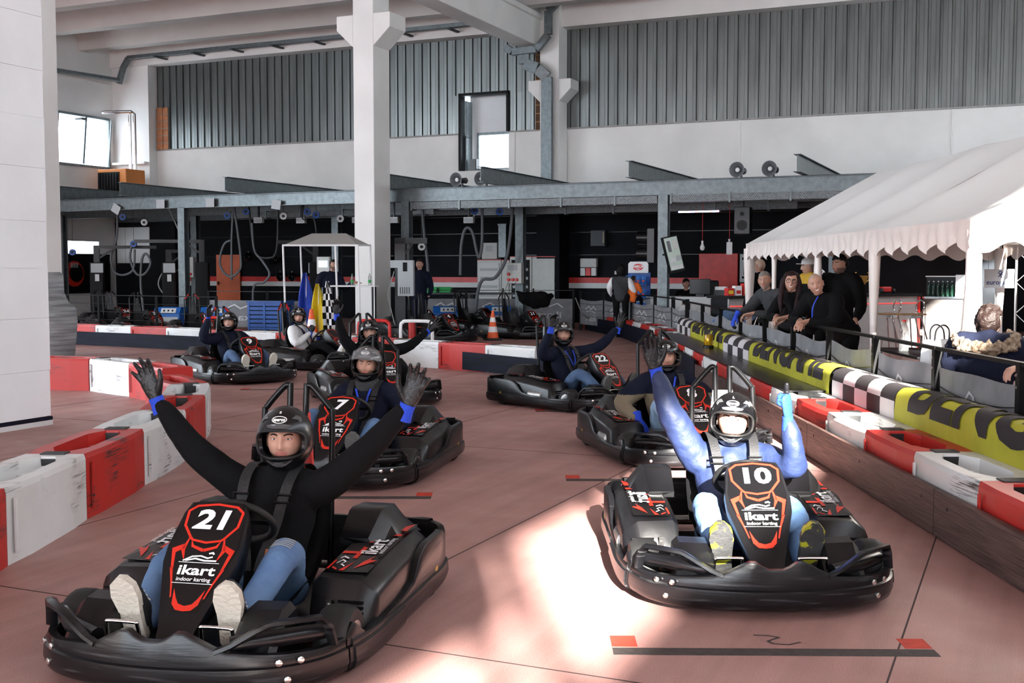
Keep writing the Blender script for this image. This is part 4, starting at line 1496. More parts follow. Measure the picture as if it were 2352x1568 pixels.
def add_hand(p, wrist, fdir, palm, pose, left, bare=None):
    global CUFF
    o = obj('hand' if bare else 'glove', hand_mesh(pose, left, bare), p)
    o.matrix_local = basis(wrist, fdir, palm) @ Matrix.Scale(1.08, 4)
    if not bare:
        if CUFF is None:
            CUFF = MB().tube([(0, 0, -0.062), (0, 0, -0.05), (0, 0, -0.012), (0, 0, 0.006)], [(0.037, 0.033), (0.036, 0.031), (0.031, 0.025), (0.033, 0.024)], 14, side=(1, 0, 0)).mesh('cuff', 'glove_blue', 60)
        obj('cuff', CUFF, o)['label'] = 'blue knitted glove cuff'
    return o


SHOES = {}


def add_shoe(p, heel, toe, sole_n, upper='shoe_dark', sole='shoe_sole_grey', L=0.285, lace=True):
    key = (upper, sole)
    if key not in SHOES:
        out = [(-0.02, 0.0), (-0.036, 0.03), (-0.036, 0.09), (-0.04, 0.15), (-0.05, 0.205), (-0.042, 0.255), (-0.015, 0.283), (0.012, 0.28), (0.036, 0.25), (0.043, 0.2), (0.036, 0.14), (0.032, 0.08), (0.034, 0.03), (0.02, 0.0)]
        so = MB().prism(out, lambda a, b: (a, 0.0, b), lambda a, b: (a * 0.98, 0.028, b))
        rings = []
        for b, wd, h in ((0.012, 0.026, 0.075), (0.05, 0.032, 0.10), (0.10, 0.034, 0.095), (0.15, 0.037, 0.075), (0.20, 0.043, 0.058), (0.245, 0.038, 0.045), (0.272, 0.02, 0.03)):
            rings.append([(wd * math.cos(a) - (0.004 if b > 0.15 else 0), 0.022 + h * max(0, math.sin(a)), b) for a in (PI * k / 10 for k in range(11))])
        up = MB().rings(rings)
        lc = MB()
        for b in (0.10, 0.125, 0.15, 0.175):
            h = 0.095 - (b - 0.1) * 0.42
            lc.tube([(-0.02, 0.022 + h * 0.9, b), (0, 0.026 + h, b + 0.004), (0.02, 0.022 + h * 0.9, b)], 0.003, 5)
        SHOES[key] = (up.mesh('shoe', upper, 50), so.mesh('sole', sole, 40), lc.mesh('laces', 'sticker_white', 60))
    up, so, lc = SHOES[key]
    o = obj('shoe', up, p)
    o.matrix_local = basis(heel, toe, sole_n) @ Matrix.Diagonal((1.22, 1.1, 1.02, 1))
    obj('sole', so, o)
    if lace:
        obj('laces', lc, o)
    return o


def limb(mb, pts, radii, n=12):
    # softens the joints of a limb with a spline
    P = spline(pts, 4)
    k = len(pts) - 1
    rr = []
    for i in range(len(P)):
        f = i / 4
        a = min(int(f), k - 1)
        rr.append(radii[a] + (radii[a + 1] - radii[a]) * (f - a))
    mb.tube(P, rr, n, round_end=True)


def person(loc, rz, J, label, group=None, top='cloth_black', legs='jeans', skin='skin', head=None, headrot=(0, 0, 0), helmet=None, hands=None,
           shoes=None, puffy=1.0, vox=0.014, wr=0.006, fine=True, fat=1.0, legs_on=True, cat='person', top_name='sweater', seed=1, top2=None, scale=1.0):
    """J: joint positions. The body is one mesh; the clothes, gloves, shoes and helmet are its children."""
    v = {k: Vector(p) for k, p in J.items()}
    for s in 'LR':
        v.setdefault('el' + s, v['sh' + s].lerp(v['wr' + s], 0.5))
    # --- body
    tor = [(v['pelvis'], (0.135, 0.10)), (v['pelvis'].lerp(v['chest'], 0.5), (0.125, 0.085)), (v['chest'], (0.15, 0.10)), (v['neck'] * 0.35 + v['chest'] * 0.65, (0.15, 0.085)), (v['neck'] - (v['neck'] - v['chest']) * 0.12, (0.075, 0.06))]
    ax = (v['shL'] - v['shR']).normalized()
    mb = MB()
    P = [t[0] for t in tor]
    mb.tube(P, [t[1] for t in tor], 14, side=ax, round_end=True)
    mb.tube([v['neck'] - (v['head'] - v['neck']) * 0.3, v['neck'], v['head'] - (v['head'] - v['neck']) * 0.35], 0.052, 12, round_end=True)
    for s in 'LR':
        limb(mb, [v['neck'].lerp(v['sh' + s], 0.6), v['sh' + s], v['el' + s], v['wr' + s]], [0.06, 0.056, 0.042, 0.028], 10)
        if legs_on:
            limb(mb, [v['pelvis'].lerp(v['hip' + s], 0.7), v['hip' + s], v['kn' + s], v['an' + s]], [0.075, 0.078, 0.055, 0.038], 10)
    body = remesh(mb, 0.024, 4)
    set_mats(body, [skin])
    # the head joins the same mesh
    hm = MB()
    hk = dict(head or {})
    hk.setdefault('skin', skin)
    hk.setdefault('fine', fine)
    head_verts(hm, **hk)
    hme = hm.mesh('head', None, 0, fix=False)
    hme.polygons.foreach_set('use_smooth', [True] * len(hme.polygons))
    rot = Matrix.Rotation(headrot[0], 4, 'Z') @ Matrix.Rotation(headrot[1], 4, 'X') @ Matrix.Rotation(headrot[2], 4, 'Y')
    hmx = Matrix.Translation(v['head']) @ rot
    bm = bmesh.new()
    bm.from_mesh(body)
    base_n = len(bm.faces)
    hme.transform(hmx)
    bm.from_mesh(hme)
    bm.faces.ensure_lookup_table()
    mats = [skin] + [m.name for m in hme.materials]
    for k in range(base_n, len(bm.faces)):
        bm.faces[k].material_index += 1
    bm.to_mesh(body)
    bm.free()
    ids = [f.material_index for f in body.polygons]
    body.materials.clear()
    for k in mats:
        body.materials.append(MATS[k])
    body.polygons.foreach_set('material_index', ids)
    body.name = 'person'
    p = obj('person', body, None, loc, rz)
    p.scale = (scale,) * 3
    tag(p, label, cat, group)
    # --- garments
    g = 0.018 * puffy * fat
    mb = MB()
    T = [(v['pelvis'] - (v['chest'] - v['pelvis']).normalized() * 0.02, (0.150 * fat + g, 0.115 * fat + g)), (v['pelvis'].lerp(v['chest'], 0.35), (0.142 * fat + g, 0.108 * fat + g)), (v['pelvis'].lerp(v['chest'], 0.7), (0.152 * fat + g, 0.108 * fat + g)),
         (v['chest'], (0.165 + g, 0.115 + g)), (v['neck'] * 0.4 + v['chest'] * 0.6, (0.155 + g, 0.098 + g)), (v['neck'] * 0.75 + v['chest'] * 0.25, (0.10 + g, 0.075 + g)), (v['neck'], (0.062 + g * 0.6, 0.058 + g * 0.6))]
    mb.tube([t[0] for t in T], [t[1] for t in T], 16, side=ax, round_end=True)
    for s in 'LR':
        d = (v['wr' + s] - v['el' + s]).normalized()
        limb(mb, [v['neck'].lerp(v['sh' + s], 0.45) - Vector((0, 0, 0.02)), v['sh' + s], v['el' + s], v['wr' + s] - d * 0.045], [0.07 + g * 0.6, 0.066 + g, 0.05 + g, 0.032 + g * 0.55], 12)
    me = remesh(mb, vox, 7)
    wrinkle(me, wr, 9, seed)
    if top2:
        # second cloth colour above a line across the chest and on the upper arms
        set_mats(me, [top, top2[0]], [1 if top2[1](q.center) else 0 for q in me.polygons])
    else:
        set_mats(me, [top])
    obj(top_name, me, p)
    if legs_on:
        mb = MB()
        mb.tube([v['hipL'] + ax * 0.03, v['pelvis'], v['hipR'] - ax * 0.03], [0.09, 0.105, 0.09], 12, round_end=True)
        for s in 'LR':
            d = (v['an' + s] - v['kn' + s]).normalized()
            limb(mb, [v['pelvis'].lerp(v['hip' + s], 0.7), v['hip' + s], v['kn' + s], v['an' + s] - d * 0.02], [0.09, 0.095 * fat, 0.068, 0.056], 12)
        me = remesh(mb, vox, 6)
        wrinkle(me, wr * 0.7, 14, seed + 5)
        set_mats(me, [legs])
        obj('trousers', me, p)
    if helmet:
        add_helmet(p, hmx @ Matrix.Translation((0, 0.002, 0.006)), **helmet)
    for s, hd in (hands or {}).items():
        pose, fdir, palm = hd[:3]
        bare = hd[3] if len(hd) > 3 else None
        add_hand(p, v['wr' + s], fdir, palm, pose, s == 'L', bare)
    if shoes and legs_on:
        for s in 'LR':
            k = 'toe' + s
            kw = dict(shoes)
            toe = v.get(k, Vector((0, -0.2, 1)))
            nrm = v.get('sole' + s, Vector((0, -1, -0.2)))
            up_ = -nrm.normalized()
            t = toe.normalized()
            heel = v['an' + s] - up_ * 0.075 - t * 0.05
            add_shoe(p, heel, t, nrm, **kw)
    return p


def strap2(p, name, pts, wd, m, side=(1, 0, 0)):
    P = spline(pts, 5)
    sd = Vector(side) * (wd / 2)
    n = len(P)
    return MB().add([q + sd for q in P] + [q - sd for q in P], [(i, i + 1, n + i + 1, n + i) for i in range(n - 1)]).build(name, m, p, 60, solid=0.002)


def lanyard(p, pts_l, pts_r):
    strap2(p, 'lanyard', pts_l, 0.016, 'lanyard')
    strap2(p, 'lanyard', pts_r, 0.016, 'lanyard')


def driver_joints(**kw):
    J = dict(pelvis=(0, 0.06, 0.17), chest=(0, 0.17, 0.45), neck=(0, 0.215, 0.64), head=(0, 0.195, 0.795), shL=(0.185, 0.20, 0.575), shR=(-0.185, 0.20, 0.575),
             hipL=(0.10, 0.02, 0.17), hipR=(-0.10, 0.02, 0.17), knL=(0.225, -0.30, 0.385), knR=(-0.225, -0.30, 0.385), anL=(0.195, -0.61, 0.19), anR=(-0.195, -0.61, 0.19),
             toeL=(0.09, -0.30, 1), toeR=(-0.09, -0.30, 1), soleL=(0, -1, -0.3), soleR=(0, -1, -0.3))
    J.update(kw)
    return J

# ================================================================== the drivers and their karts
def up_arm(s, el, wr_):
    return {('elL' if s > 0 else 'elR'): el, ('wrL' if s > 0 else 'wrR'): wr_}


GK = 'rental karts with drivers on the track'
GP = 'drivers seated in karts'
# 21, front left
make_kart((-1.10, 4.94), R(-12), '21', 'black rental kart number 21 with a red back plate, nearest on the left', plate='red_paint', group=GK)
J = driver_joints(neck=(0.03, 0.215, 0.64), head=(0.045, 0.20, 0.785), chest=(0.01, 0.17, 0.45), shL=(0.205, 0.20, 0.575), shR=(-0.165, 0.20, 0.575), elL=(0.42, 0.15, 0.735), wrL=(0.635, 0.14, 0.965), elR=(-0.365, 0.15, 0.735), wrR=(-0.55, 0.14, 0.965), knR=(-0.24, -0.28, 0.36), knL=(0.245, -0.28, 0.40))
p = person((-1.10, 4.94, 0), R(-12), J, 'person in a black sweater and ripped jeans raising both gloved hands in kart 21', GP, top='cloth_black', legs='jeans', helmet=dict(size='S', matt=True), headrot=(R(10), R(-2), 0),
           head=dict(brow='hair_brown', smile=0.6), hands={'L': ('open', (0.42, -0.05, 1), (0.12, -1, 0.12)), 'R': ('open', (-0.42, -0.05, 1), (-0.05, -1, 0.12))}, shoes=dict(upper='shoe_dark', sole='shoe_sole_pale'), wr=0.004, seed=1)
mb = MB()
for k in range(5):
    a = -0.04 + 0.014 * k
    mb.tube([(0.247 + x, -0.295 + a * 0.95 - 0.3 * x * x, 0.4585 + a * 0.22 - 6.5 * x * x) for x in (-0.045, -0.03, -0.015, 0, 0.015, 0.03, 0.045)], 0.0022, 5)
mb.build('knee_rip', 'rope_grey', p, 60)['label'] = 'frayed pale rip on the knee'
# 10, front right
make_kart((1.17, 5.93), 0, '10', 'black rental kart number 10 half in sunlight, front right', plate='grey_steel', group=GK)
J = driver_joints(neck=(0, 0.215, 0.60), head=(0.01, 0.195, 0.74), chest=(0, 0.17, 0.42), shL=(0.185, 0.20, 0.535), shR=(-0.185, 0.20, 0.545), elR=(-0.31, 0.18, 0.76), wrR=(-0.405, 0.20, 1.02), elL=(0.30, 0.04, 0.53), wrL=(0.255, 0.0, 0.79), knL=(0.20, -0.30, 0.37), knR=(-0.215, -0.30, 0.39))
p = person((1.17, 5.93, 0), 0, J, 'person in a blue puffer jacket giving a thumbs up in kart 10', GP, top='puffer_blue', legs='jeans', helmet=dict(size='L'), headrot=(R(-14), R(-2), R(3)), puffy=1.35, top_name='jacket',
           head=dict(brow='hair_brown', smile=0.5), hands={'R': ('wave', (-0.30, -0.1, 1), (0.05, -1, 0.15)), 'L': ('thumb', (-0.12, -0.15, 1), (-0.75, 0.65, 0))}, shoes=dict(upper='shoe_dark', sole='shoe_sole_yellow', lace=False), wr=0.009, seed=2)
# 7
make_kart((-1.18, 8.85), R(-12), '7', 'black rental kart number 7 behind kart 21', group=GK)
J = driver_joints(elL=(0.36, 0.10, 0.42), wrL=(0.30, -0.16, 0.33), elR=(-0.30, 0.06, 0.40), wrR=(-0.17, -0.16, 0.46), knR=(-0.27, -0.27, 0.44))
p = person((-1.18, 8.85, 0), R(-12), J, 'person in a navy sweater and grey neck warmer with visor up in kart 7', GP, top='cloth_navy', legs='jeans', helmet=dict(size='M', visor=True), headrot=(R(8), R(-2), R(4)),
           head=dict(brow='hair_black', beard='beard_dark', skin='skin'), hands={'L': ('relaxed', (-0.2, -0.6, -0.5), (-0.3, -0.2, -1)), 'R': ('fist', (0.3, -1, 0.2), (0, 0, -1))}, shoes=dict(upper='shoe_dark', sole='shoe_sole_grey'), seed=3)
mb = MB().tube([(0, 0.205, 0.615), (0, 0.195, 0.65), (0, 0.185, 0.69)], [(0.105, 0.10), (0.098, 0.10), (0.09, 0.095)], 18, side=(1, 0, 0))
wrinkle(mb.mesh('x', 'cloth_grey'), 0, 1)
o = mb.build('neck_warmer', 'cloth_grey', p, 60)
lanyard(p, [(0.06, 0.10, 0.62), (0.045, 0.065, 0.55), (0.03, 0.05, 0.46)], [(-0.06, 0.10, 0.62), (-0.03, 0.065, 0.55), (0.0, 0.05, 0.46)])
# 8
make_kart((1.36, 9.65), R(12), '8', 'black rental kart number 8 behind the driver of kart 10', group=GK)
J = driver_joints(elR=(-0.42, 0.10, 0.43), wrR=(-0.35, -0.12, 0.31), elL=(0.36, 0.06, 0.42), wrL=(0.20, -0.14, 0.44), knL=(0.24, -0.28, 0.45), knR=(-0.22, -0.28, 0.45))
p = person((1.36, 9.65, 0), R(12), J, 'person in a brown and navy jacket with pale jeans in kart 8', GP, top='cloth_brown', legs='jeans_pale', helmet=dict(size=None), headrot=(R(-16), 0, R(-4)), puffy=1.6, top_name='jacket', top2=('cloth_navy', lambda c: c.z > 0.50 or c.y > 0.22),
           head=dict(brow='hair_black'), hands={'R': ('relaxed', (0.1, -0.5, -0.8), (0.2, 0.7, -0.4)), 'L': ('fist', (-0.3, -1, 0.2), (0, 0, -1))}, shoes=dict(upper='shoe_dark', sole='shoe_sole_grey', lace=False), wr=0.008, seed=4)
lanyard(p, [(-0.05, 0.10, 0.64), (-0.045, 0.055, 0.55), (-0.02, 0.04, 0.45)], [(0.05, 0.10, 0.64), (0.02, 0.06, 0.55), (0.0, 0.04, 0.45)])
# 22
make_kart((0.72, 13.15), R(42), '22', 'black rental kart number 22 in the middle distance', group=GK)
J = driver_joints(elR=(-0.40, 0.12, 0.60), wrR=(-0.40, -0.02, 0.90), elL=(0.44, 0.06, 0.64), wrL=(0.66, -0.06, 0.86))
p = person((0.72, 13.15, 0), R(42), J, 'person in a navy sweater and blue lanyard waving both hands in kart 22', GP, top='cloth_navy', legs='jeans_dark', helmet=dict(size='M', matt=True), headrot=(R(-38), R(-2), 0), fine=True,
           head=dict(brow='hair_black', beard='beard_dark'), hands={'L': ('open', (0.25, -0.2, 1), (-0.5, -0.85, 0.1)), 'R': ('relaxed', (0.1, -0.1, 1), (-0.3, -1, 0))}, shoes=dict(upper='shoe_dark', sole='shoe_sole_grey', lace=False), seed=6)
lanyard(p, [(0.06, 0.10, 0.62), (0.05, 0.05, 0.53), (0.03, 0.03, 0.43)], [(-0.06, 0.10, 0.62), (-0.03, 0.05, 0.53), (0.02, 0.03, 0.43)])
# the kart behind number 7
make_kart((-1.62, 13.6), R(24), None, 'black rental kart half hidden behind kart 7', group=GK)
J = driver_joints(elL=(0.42, 0.14, 0.60), wrL=(0.72, 0.12, 0.80), elR=(-0.33, 0.16, 0.74), wrR=(-0.42, 0.14, 1.02))
p = person((-1.62, 13.6, 0), R(24), J, 'person in black with arms spread wide, behind the driver of kart 7', GP, top='cloth_black', legs='cloth_black', helmet=dict(size='M'), headrot=(R(-22), R(4), R(-6)),
           head=dict(brow='hair_black'), hands={'L': ('open', (0.8, -0.1, 0.7), (0.0, -1, 0.2)), 'R': ('wave', (-0.1, -0.1, 1), (-0.2, -1, 0))}, shoes=dict(upper='shoe_dark', sole='shoe_sole_grey', lace=False), seed=7)
strap2(p, 'chin_strap', [(0.10, 0.02, 0.86), (0.03, 0.01, 0.80), (-0.05, 0.02, 0.745)], 0.022, 'belt_black', (0, 0, 1))
# 9
make_kart((-3.9, 16.25), R(40), '9', 'black rental kart number 9 with a red taped roll hoop, left of centre', tape=True, group=GK)
J = driver_joints(elR=(-0.42, 0.12, 0.60), wrR=(-0.36, 0.10, 0.88), elL=(0.30, 0.0, 0.42), wrL=(0.12, -0.16, 0.47))
p = person((-3.9, 16.25, 0), R(40), J, 'person in a navy quilted jacket waving one hand in kart 9', GP, top='cloth_navy', legs='jeans_dark', helmet=dict(size=None), headrot=(R(-38), 0, 0), puffy=1.5, top_name='jacket',
           head=dict(brow='hair_black', smile=1, teeth=True), hands={'R': ('wave', (0.0, -0.1, 1), (0.4, -1, 0)), 'L': ('fist', (-0.3, -1, 0.2), (0, 0, -1))}, shoes=dict(upper='shoe_dark', sole='shoe_sole_pale', lace=False), wr=0.008, seed=8)
# the white shirt
make_kart((-3.2, 18.2), R(70), None, 'black rental kart seen from the side with a driver in white', tape=True, group=GK)
J = driver_joints(elR=(-0.34, 0.04, 0.40), wrR=(-0.06, -0.06, 0.56), elL=(0.30, 0.0, 0.42), wrL=(0.12, -0.14, 0.46))
p = person((-3.2, 18.2, 0), R(70), J, 'person in a white sweater holding a thumb up in the side-on kart', GP, top='cloth_white', legs='cloth_black', helmet=dict(size='M'), headrot=(R(-58), R(4), 0),
           head=dict(brow='hair_black'), hands={'R': ('fist', (0.4, -0.2, 0.8), (0.3, 0.9, -0.2)), 'L': ('fist', (-0.3, -1, 0.2), (0, 0, -1))}, shoes=dict(upper='cloth_white', sole='shoe_sole_pale', lace=False), seed=9)
lanyard(p, [(0.06, 0.10, 0.62), (0.05, 0.05, 0.53), (0.03, 0.03, 0.40)], [(-0.06, 0.10, 0.62), (-0.03, 0.05, 0.53), (0.02, 0.03, 0.40)])

# ================================================================== track barriers
def scuff_mat(name, col, top):
    m = mat(name, col, 0.42)
    nt = m.node_tree
    b = nt.nodes['Principled BSDF']
    tc = nt.nodes.new('ShaderNodeTexCoord')
    oi = nt.nodes.new('ShaderNodeObjectInfo')
    ad = nt.nodes.new('ShaderNodeVectorMath')
    ad.operation = 'ADD'
    mu = nt.nodes.new('ShaderNodeVectorMath')
    mu.operation = 'SCALE'
    mu.inputs[3].default_value = 37.0
    cm = nt.nodes.new('ShaderNodeCombineXYZ')
    for k in range(3):
        nt.links.new(oi.outputs['Random'], cm.inputs[k])
    nt.links.new(cm.outputs[0], mu.inputs[0])
    nt.links.new(tc.outputs['Object'], ad.inputs[0])
    nt.links.new(mu.outputs[0], ad.inputs[1])

    def nz(scale, det, st):
        mp_ = nt.nodes.new('ShaderNodeMapping')
        mp_.inputs['Scale'].default_value = st
        nt.links.new(ad.outputs[0], mp_.inputs[0])
        n = nt.nodes.new('ShaderNodeTexNoise')
        n.inputs['Scale'].default_value = scale
        n.inputs['Detail'].default_value = det
        nt.links.new(mp_.outputs[0], n.inputs['Vector'])
        return n

    def rmp(src, a, c):
        r = nt.nodes.new('ShaderNodeMapRange')
        r.inputs[1].default_value = a
        r.inputs[2].default_value = c
        nt.links.new(src.outputs[0], r.inputs[0])
        return r
    a1 = rmp(nz(2.6, 2, (1, 1, 1.8)), 0.54, 0.66)
    a2 = rmp(nz(7, 8, (0.7, 0.7, 14)), 0.46, 0.62)
    mm = nt.nodes.new('ShaderNodeMath')
    mm.operation = 'MULTIPLY'
    nt.links.new(a1.outputs[0], mm.inputs[0])
    nt.links.new(a2.outputs[0], mm.inputs[1])
    dirt = rmp(nz(2.0, 5, (1, 1, 1)), 0.35, 0.75)
    mx0 = nt.nodes.new('ShaderNodeMix')
    mx0.data_type = 'RGBA'
    mx0.inputs[6].default_value = (*col, 1)
    mx0.inputs[7].default_value = (*top, 1)
    nt.links.new(dirt.outputs[0], mx0.inputs[0])
    mx = nt.nodes.new('ShaderNodeMix')
    mx.data_type = 'RGBA'
    mx.inputs[7].default_value = (0.03, 0.028, 0.028, 1)
    nt.links.new(mm.outputs[0], mx.inputs[0])
    nt.links.new(mx0.outputs[2], mx.inputs[6])
    nt.links.new(mx.outputs[2], b.inputs['Base Color'])
    return m


scuff_mat('block_white', (0.72, 0.73, 0.73), (0.62, 0.61, 0.58))
scuff_mat('block_red', (0.50, 0.022, 0.016), (0.42, 0.025, 0.02))
mat('block_joint', (0.015, 0.015, 0.016), 0.45)
BLK = {}


def block_mesh(kind, L, w_=0.42, h=0.41):
    key = (kind, round(L, 2))
    if key not in BLK:
        mb = MB()
        o = [(0.0, 0.0), (L, 0.0), (L, w_), (0.0, w_)]
        def ring(poly, z):
            return [(x, y, z) for x, y in poly]
        # top pocket: six-sided, narrower towards the joints
        pk = [(0.10, 0.165), (0.26, 0.095), (L - 0.26, 0.095), (L - 0.10, 0.165), (L - 0.10, w_ - 0.165), (L - 0.26, w_ - 0.095), (0.26, w_ - 0.095), (0.10, w_ - 0.165)]
        oo = [(0.0, 0.03), (0.26, 0.012), (L - 0.26, 0.012), (L, 0.03), (L, w_ - 0.03), (L - 0.26, w_ - 0.012), (0.26, w_ - 0.012), (0.0, w_ - 0.03)]
        ob = [(0.0, 0.02), (0.26, 0.0), (L - 0.26, 0.0), (L, 0.02), (L, w_ - 0.02), (L - 0.26, w_), (0.26, w_), (0.0, w_ - 0.02)]
        pb = [(x + (0.02 if x < L / 2 else -0.02), y + (0.012 if y < w_ / 2 else -0.012)) for x, y in pk]
        rings = [ring(ob, 0.0), ring(ob, h - 0.03), ring(oo, h), ring(pk, h), ring(pb, 0.12)]
        n = 8
        vs_ = [p for r in rings for p in r]
        fs_ = [tuple(reversed(range(n)))]
        for i in range(len(rings) - 1):
            for j in range(n):
                k = (j + 1) % n
                fs_.append((i * n + j, i * n + k, (i + 1) * n + k, (i + 1) * n + j))
        fs_.append(tuple((len(rings) - 1) * n + j for j in range(n)))
        mb.add(vs_, fs_)
        BLK[key] = mb.mesh('barrier_block', 'block_' + kind, 0, fix=False)
        BLK['rib', round(L, 2)] = MB().box2((0.05, -0.006, 0.06), (0.075, 0.004, h - 0.06)).mesh('rib', 'block_' + kind, 0)
        BLK['lug'] = MB().box((0, 0, 0), (0.05, 0.05, 0.04)).mesh('lug', 'block_' + kind, 0)
    return BLK[key]


CONN = MB().box2((-0.11, 0.145, 0.27), (0.11, 0.275, 0.395)).mesh('connector', 'block_joint', 0)
STRAP = MB().box2((-0.05, 0.135, 0.395), (0.05, 0.285, 0.418)).mesh('strap', 'hose_dark', 0)


def barrier(path, first, label, group, L=1.02, end=False, details=True, names=None, zsc=1.0):
    """blocks laid one after another along a ground polyline; the front face is to the right of its direction"""
    P = [Vector((x, y, 0)) for x, y in path]
    seg = 0
    pos = P[0].copy()
    k = 0
    out = []
    while True:
        # walk forward to a point at distance L
        q = None
        s = seg
        while s < len(P) - 1:
            a, b = P[s], P[s + 1]
            d = b - a
            f = a - pos
            A, Bq, Cq = d.dot(d), 2 * f.dot(d), f.dot(f) - L * L
            D = Bq * Bq - 4 * A * Cq
            if D >= 0:
                t = (-Bq + math.sqrt(D)) / (2 * A)
                if -1e-6 <= t <= 1 + 1e-6 and (a + d * t - pos).length > 0.5:
                    q = a + d * t
                    break
            s += 1
        if q is None:
            break
        seg = s
        dirn = (q - pos).normalized()
        col = first if k % 2 == 0 else ('red' if first == 'white' else 'white')
        me = block_mesh(col, L - 0.006)
        la = names(k, col, (pos + q) / 2) if names else label
        o = tag(obj('barrier_block', me, None, pos, math.atan2(dirn.y, dirn.x)), la, 'barrier', group)
        if zsc != 1:
            o.scale = (1, 1, zsc)
        if details:
            obj('connector', CONN, o, (0.0, 0, 0))
            obj('strap', STRAP, o, (0.0, 0, 0))
            for xx in (L * 0.25, L * 0.75):
                lg = obj('lug', BLK['lug'], o, (xx, 0.42 - 0.125, 0.31))
                if lg.data.materials[0] != me.materials[0]:
                    key = 'lug' + col
                    if key not in BLK:
                        BLK[key] = lg.data.copy()
                        BLK[key].materials[0] = me.materials[0]
                    lg.data = BLK[key]
            key = 'rib' + col
            if key not in BLK:
                BLK[key] = MB().box2((0.05, -0.006, 0.06), (0.075, 0.004, 0.35)).mesh('rib', 'block_' + col, 0)
            obj('rib', BLK[key], o)
        out.append(o)
        pos = q
        k += 1
    return out


ORD = ['first', 'second', 'third', 'fourth', 'fifth', 'sixth', 'seventh', 'eighth', 'ninth', 'tenth', 'eleventh', 'twelfth', 'thirteenth', 'fourteenth', 'fifteenth', 'sixteenth', 'seventeenth', 'eighteenth', 'nineteenth', 'twentieth']


def namer(what):
    return lambda k, c, m: f'{c} plastic barrier block, {ORD[k % 20]} {what}'


# island on the left: front faces at X = -2.62, curving round to the far side
barrier([(-2.62, 3.70), (-2.62, 9.2), (-2.72, 10.1), (-2.86, 11.05), (-3.15, 11.95), (-3.75, 12.75)][::1], 'white', '', 'blocks of the left island', L=1.13, names=namer('from the camera along the left island edge'))
barrier([(-8.3, 15.05), (-6.0, 14.85), (-5.35, 14.62), (-4.65, 13.95), (-3.9, 13.05)], 'red', '', 'blocks of the left island', L=0.98, names=namer('from the left pillar along the far side of the island'))
# right-hand barrier, seen from the left
RP = [(1.86, 30.1), (2.55, 26.3), (2.75, 23), (2.62, 19), (2.50, 15.5), (2.50, 4.2)]
barrier(RP, 'red', '', 'blocks of the right barrier', L=1.0, names=namer('from the far end of the right-hand barrier') if False else (lambda k, c, m: f'{c} plastic barrier block, {ORD[k] if k < 20 else ORD[k - 20]} ' + ('from the far end of the right-hand barrier' if k < 20 else 'of the near half of the right-hand barrier')))
# boards screwed along the foot of the right barrier
mat('belt_board', (0.045, 0.026, 0.022), 0.5, col2=(0.12, 0.07, 0.058), vscale=5, stretch=(0.5, 0.5, 14), bump=0.35, bscale=10)
for k, (y0, y1) in enumerate(((4.0, 6.62), (6.63, 9.5), (9.51, 12.4), (12.41, 15.4))):
    o = MB().box2((-0.018, 0, 0.012), (0.018, y1 - y0, 0.28)).build('kick_board', 'belt_board', None, 0, loc=(2.465, y0, 0))
    tag(o, ['nearest scuffed brown kick board at the foot of the right barrier', 'second scuffed brown kick board at the foot of the right barrier', 'third scuffed brown kick board, beside kart 10', 'far scuffed brown kick board, beside kart 8'][k], 'board', 'kick boards of the right barrier')
    for j in range(3):
        MB().lathe([(0.012, 0), (0.012, -0.005)], 8, (0, 0, 0), 'x').build('screw', 'black_steel', o, 40, loc=(-0.017, 0.2 + j * (y1 - y0 - 0.4) / 2, 0.2))
pts = [(2.50, 15.4), (2.60, 19), (2.73, 23), (2.53, 26.3), (1.93, 29.6)]
mb = MB()
for a, b in zip(pts[:-1], pts[1:]):
    mb.bar((a[0] - 0.05, a[1], 0.17), (b[0] - 0.05, b[1], 0.17), 0.03, 0.33)
tag(mb.build('kick_board', 'navy_board', None, 0), 'long dark kick board round the far end of the track', 'board')
tag(MB().box2((0, 0, 0), (0.40, 9.6, 0.012)).build('rubber_mat', 'black_plastic', None, 0, loc=(2.53, 10.6, 0.42)), 'black rubber mat lying on top of the right barrier blocks', 'mat')

# far barrier in front of the workshop with dark boards
FP = [(-11.2, 24.9), (-9.26, 23.9), (-7.6, 22.95), (-6.0, 21.95), (-4.12, 20.55), (-2.9, 19.5), (-1.76, 18.5), (-0.95, 17.8), (0.35, 16.55)]
barrier(FP, 'red', '', 'blocks of the far barrier', L=1.02, names=namer('from the left of the barrier in front of the workshop'), details=True)
mb = MB()
for a, b in zip(FP[:4], FP[1:5]):
    mb.bar((a[0] - 0.01, a[1] - 0.03, 0.14), (b[0] - 0.01, b[1] - 0.03, 0.14), 0.025, 0.27)
tag(mb.build('kick_board', 'navy_board', None, 0), 'navy board along the foot of the far left barrier', 'board')
mb = MB()
for a, b in (((-0.75, 17.55), (0.45, 16.4)),):
    mb.bar((a[0], a[1], 0.16), (b[0], b[1], 0.13), 0.025, 0.27)
tag(mb.build('kick_board', 'navy_board', None, 0), 'navy board in front of the middle barrier beside kart 22', 'board')

# rotating beacon
t = tag(empty('beacon_light', (2.80, 16.4, 0.432), 0, 'amber rotating beacon standing on the right barrier', 'beacon'))
MB().lathe([(0.075, 0), (0.075, 0.03), (0.065, 0.04)], 18).build('base', 'black_plastic', t)
MB().lathe([(0.06, 0.04), (0.068, 0.06), (0.068, 0.15), (0.06, 0.185), (0.03, 0.2)], 18).build('dome', 'ref_amber', t)
MB().lathe([(0.015, 0.04), (0.03, 0.12), (0.02, 0.15)], 10).build('reflector', 'chrome', t)

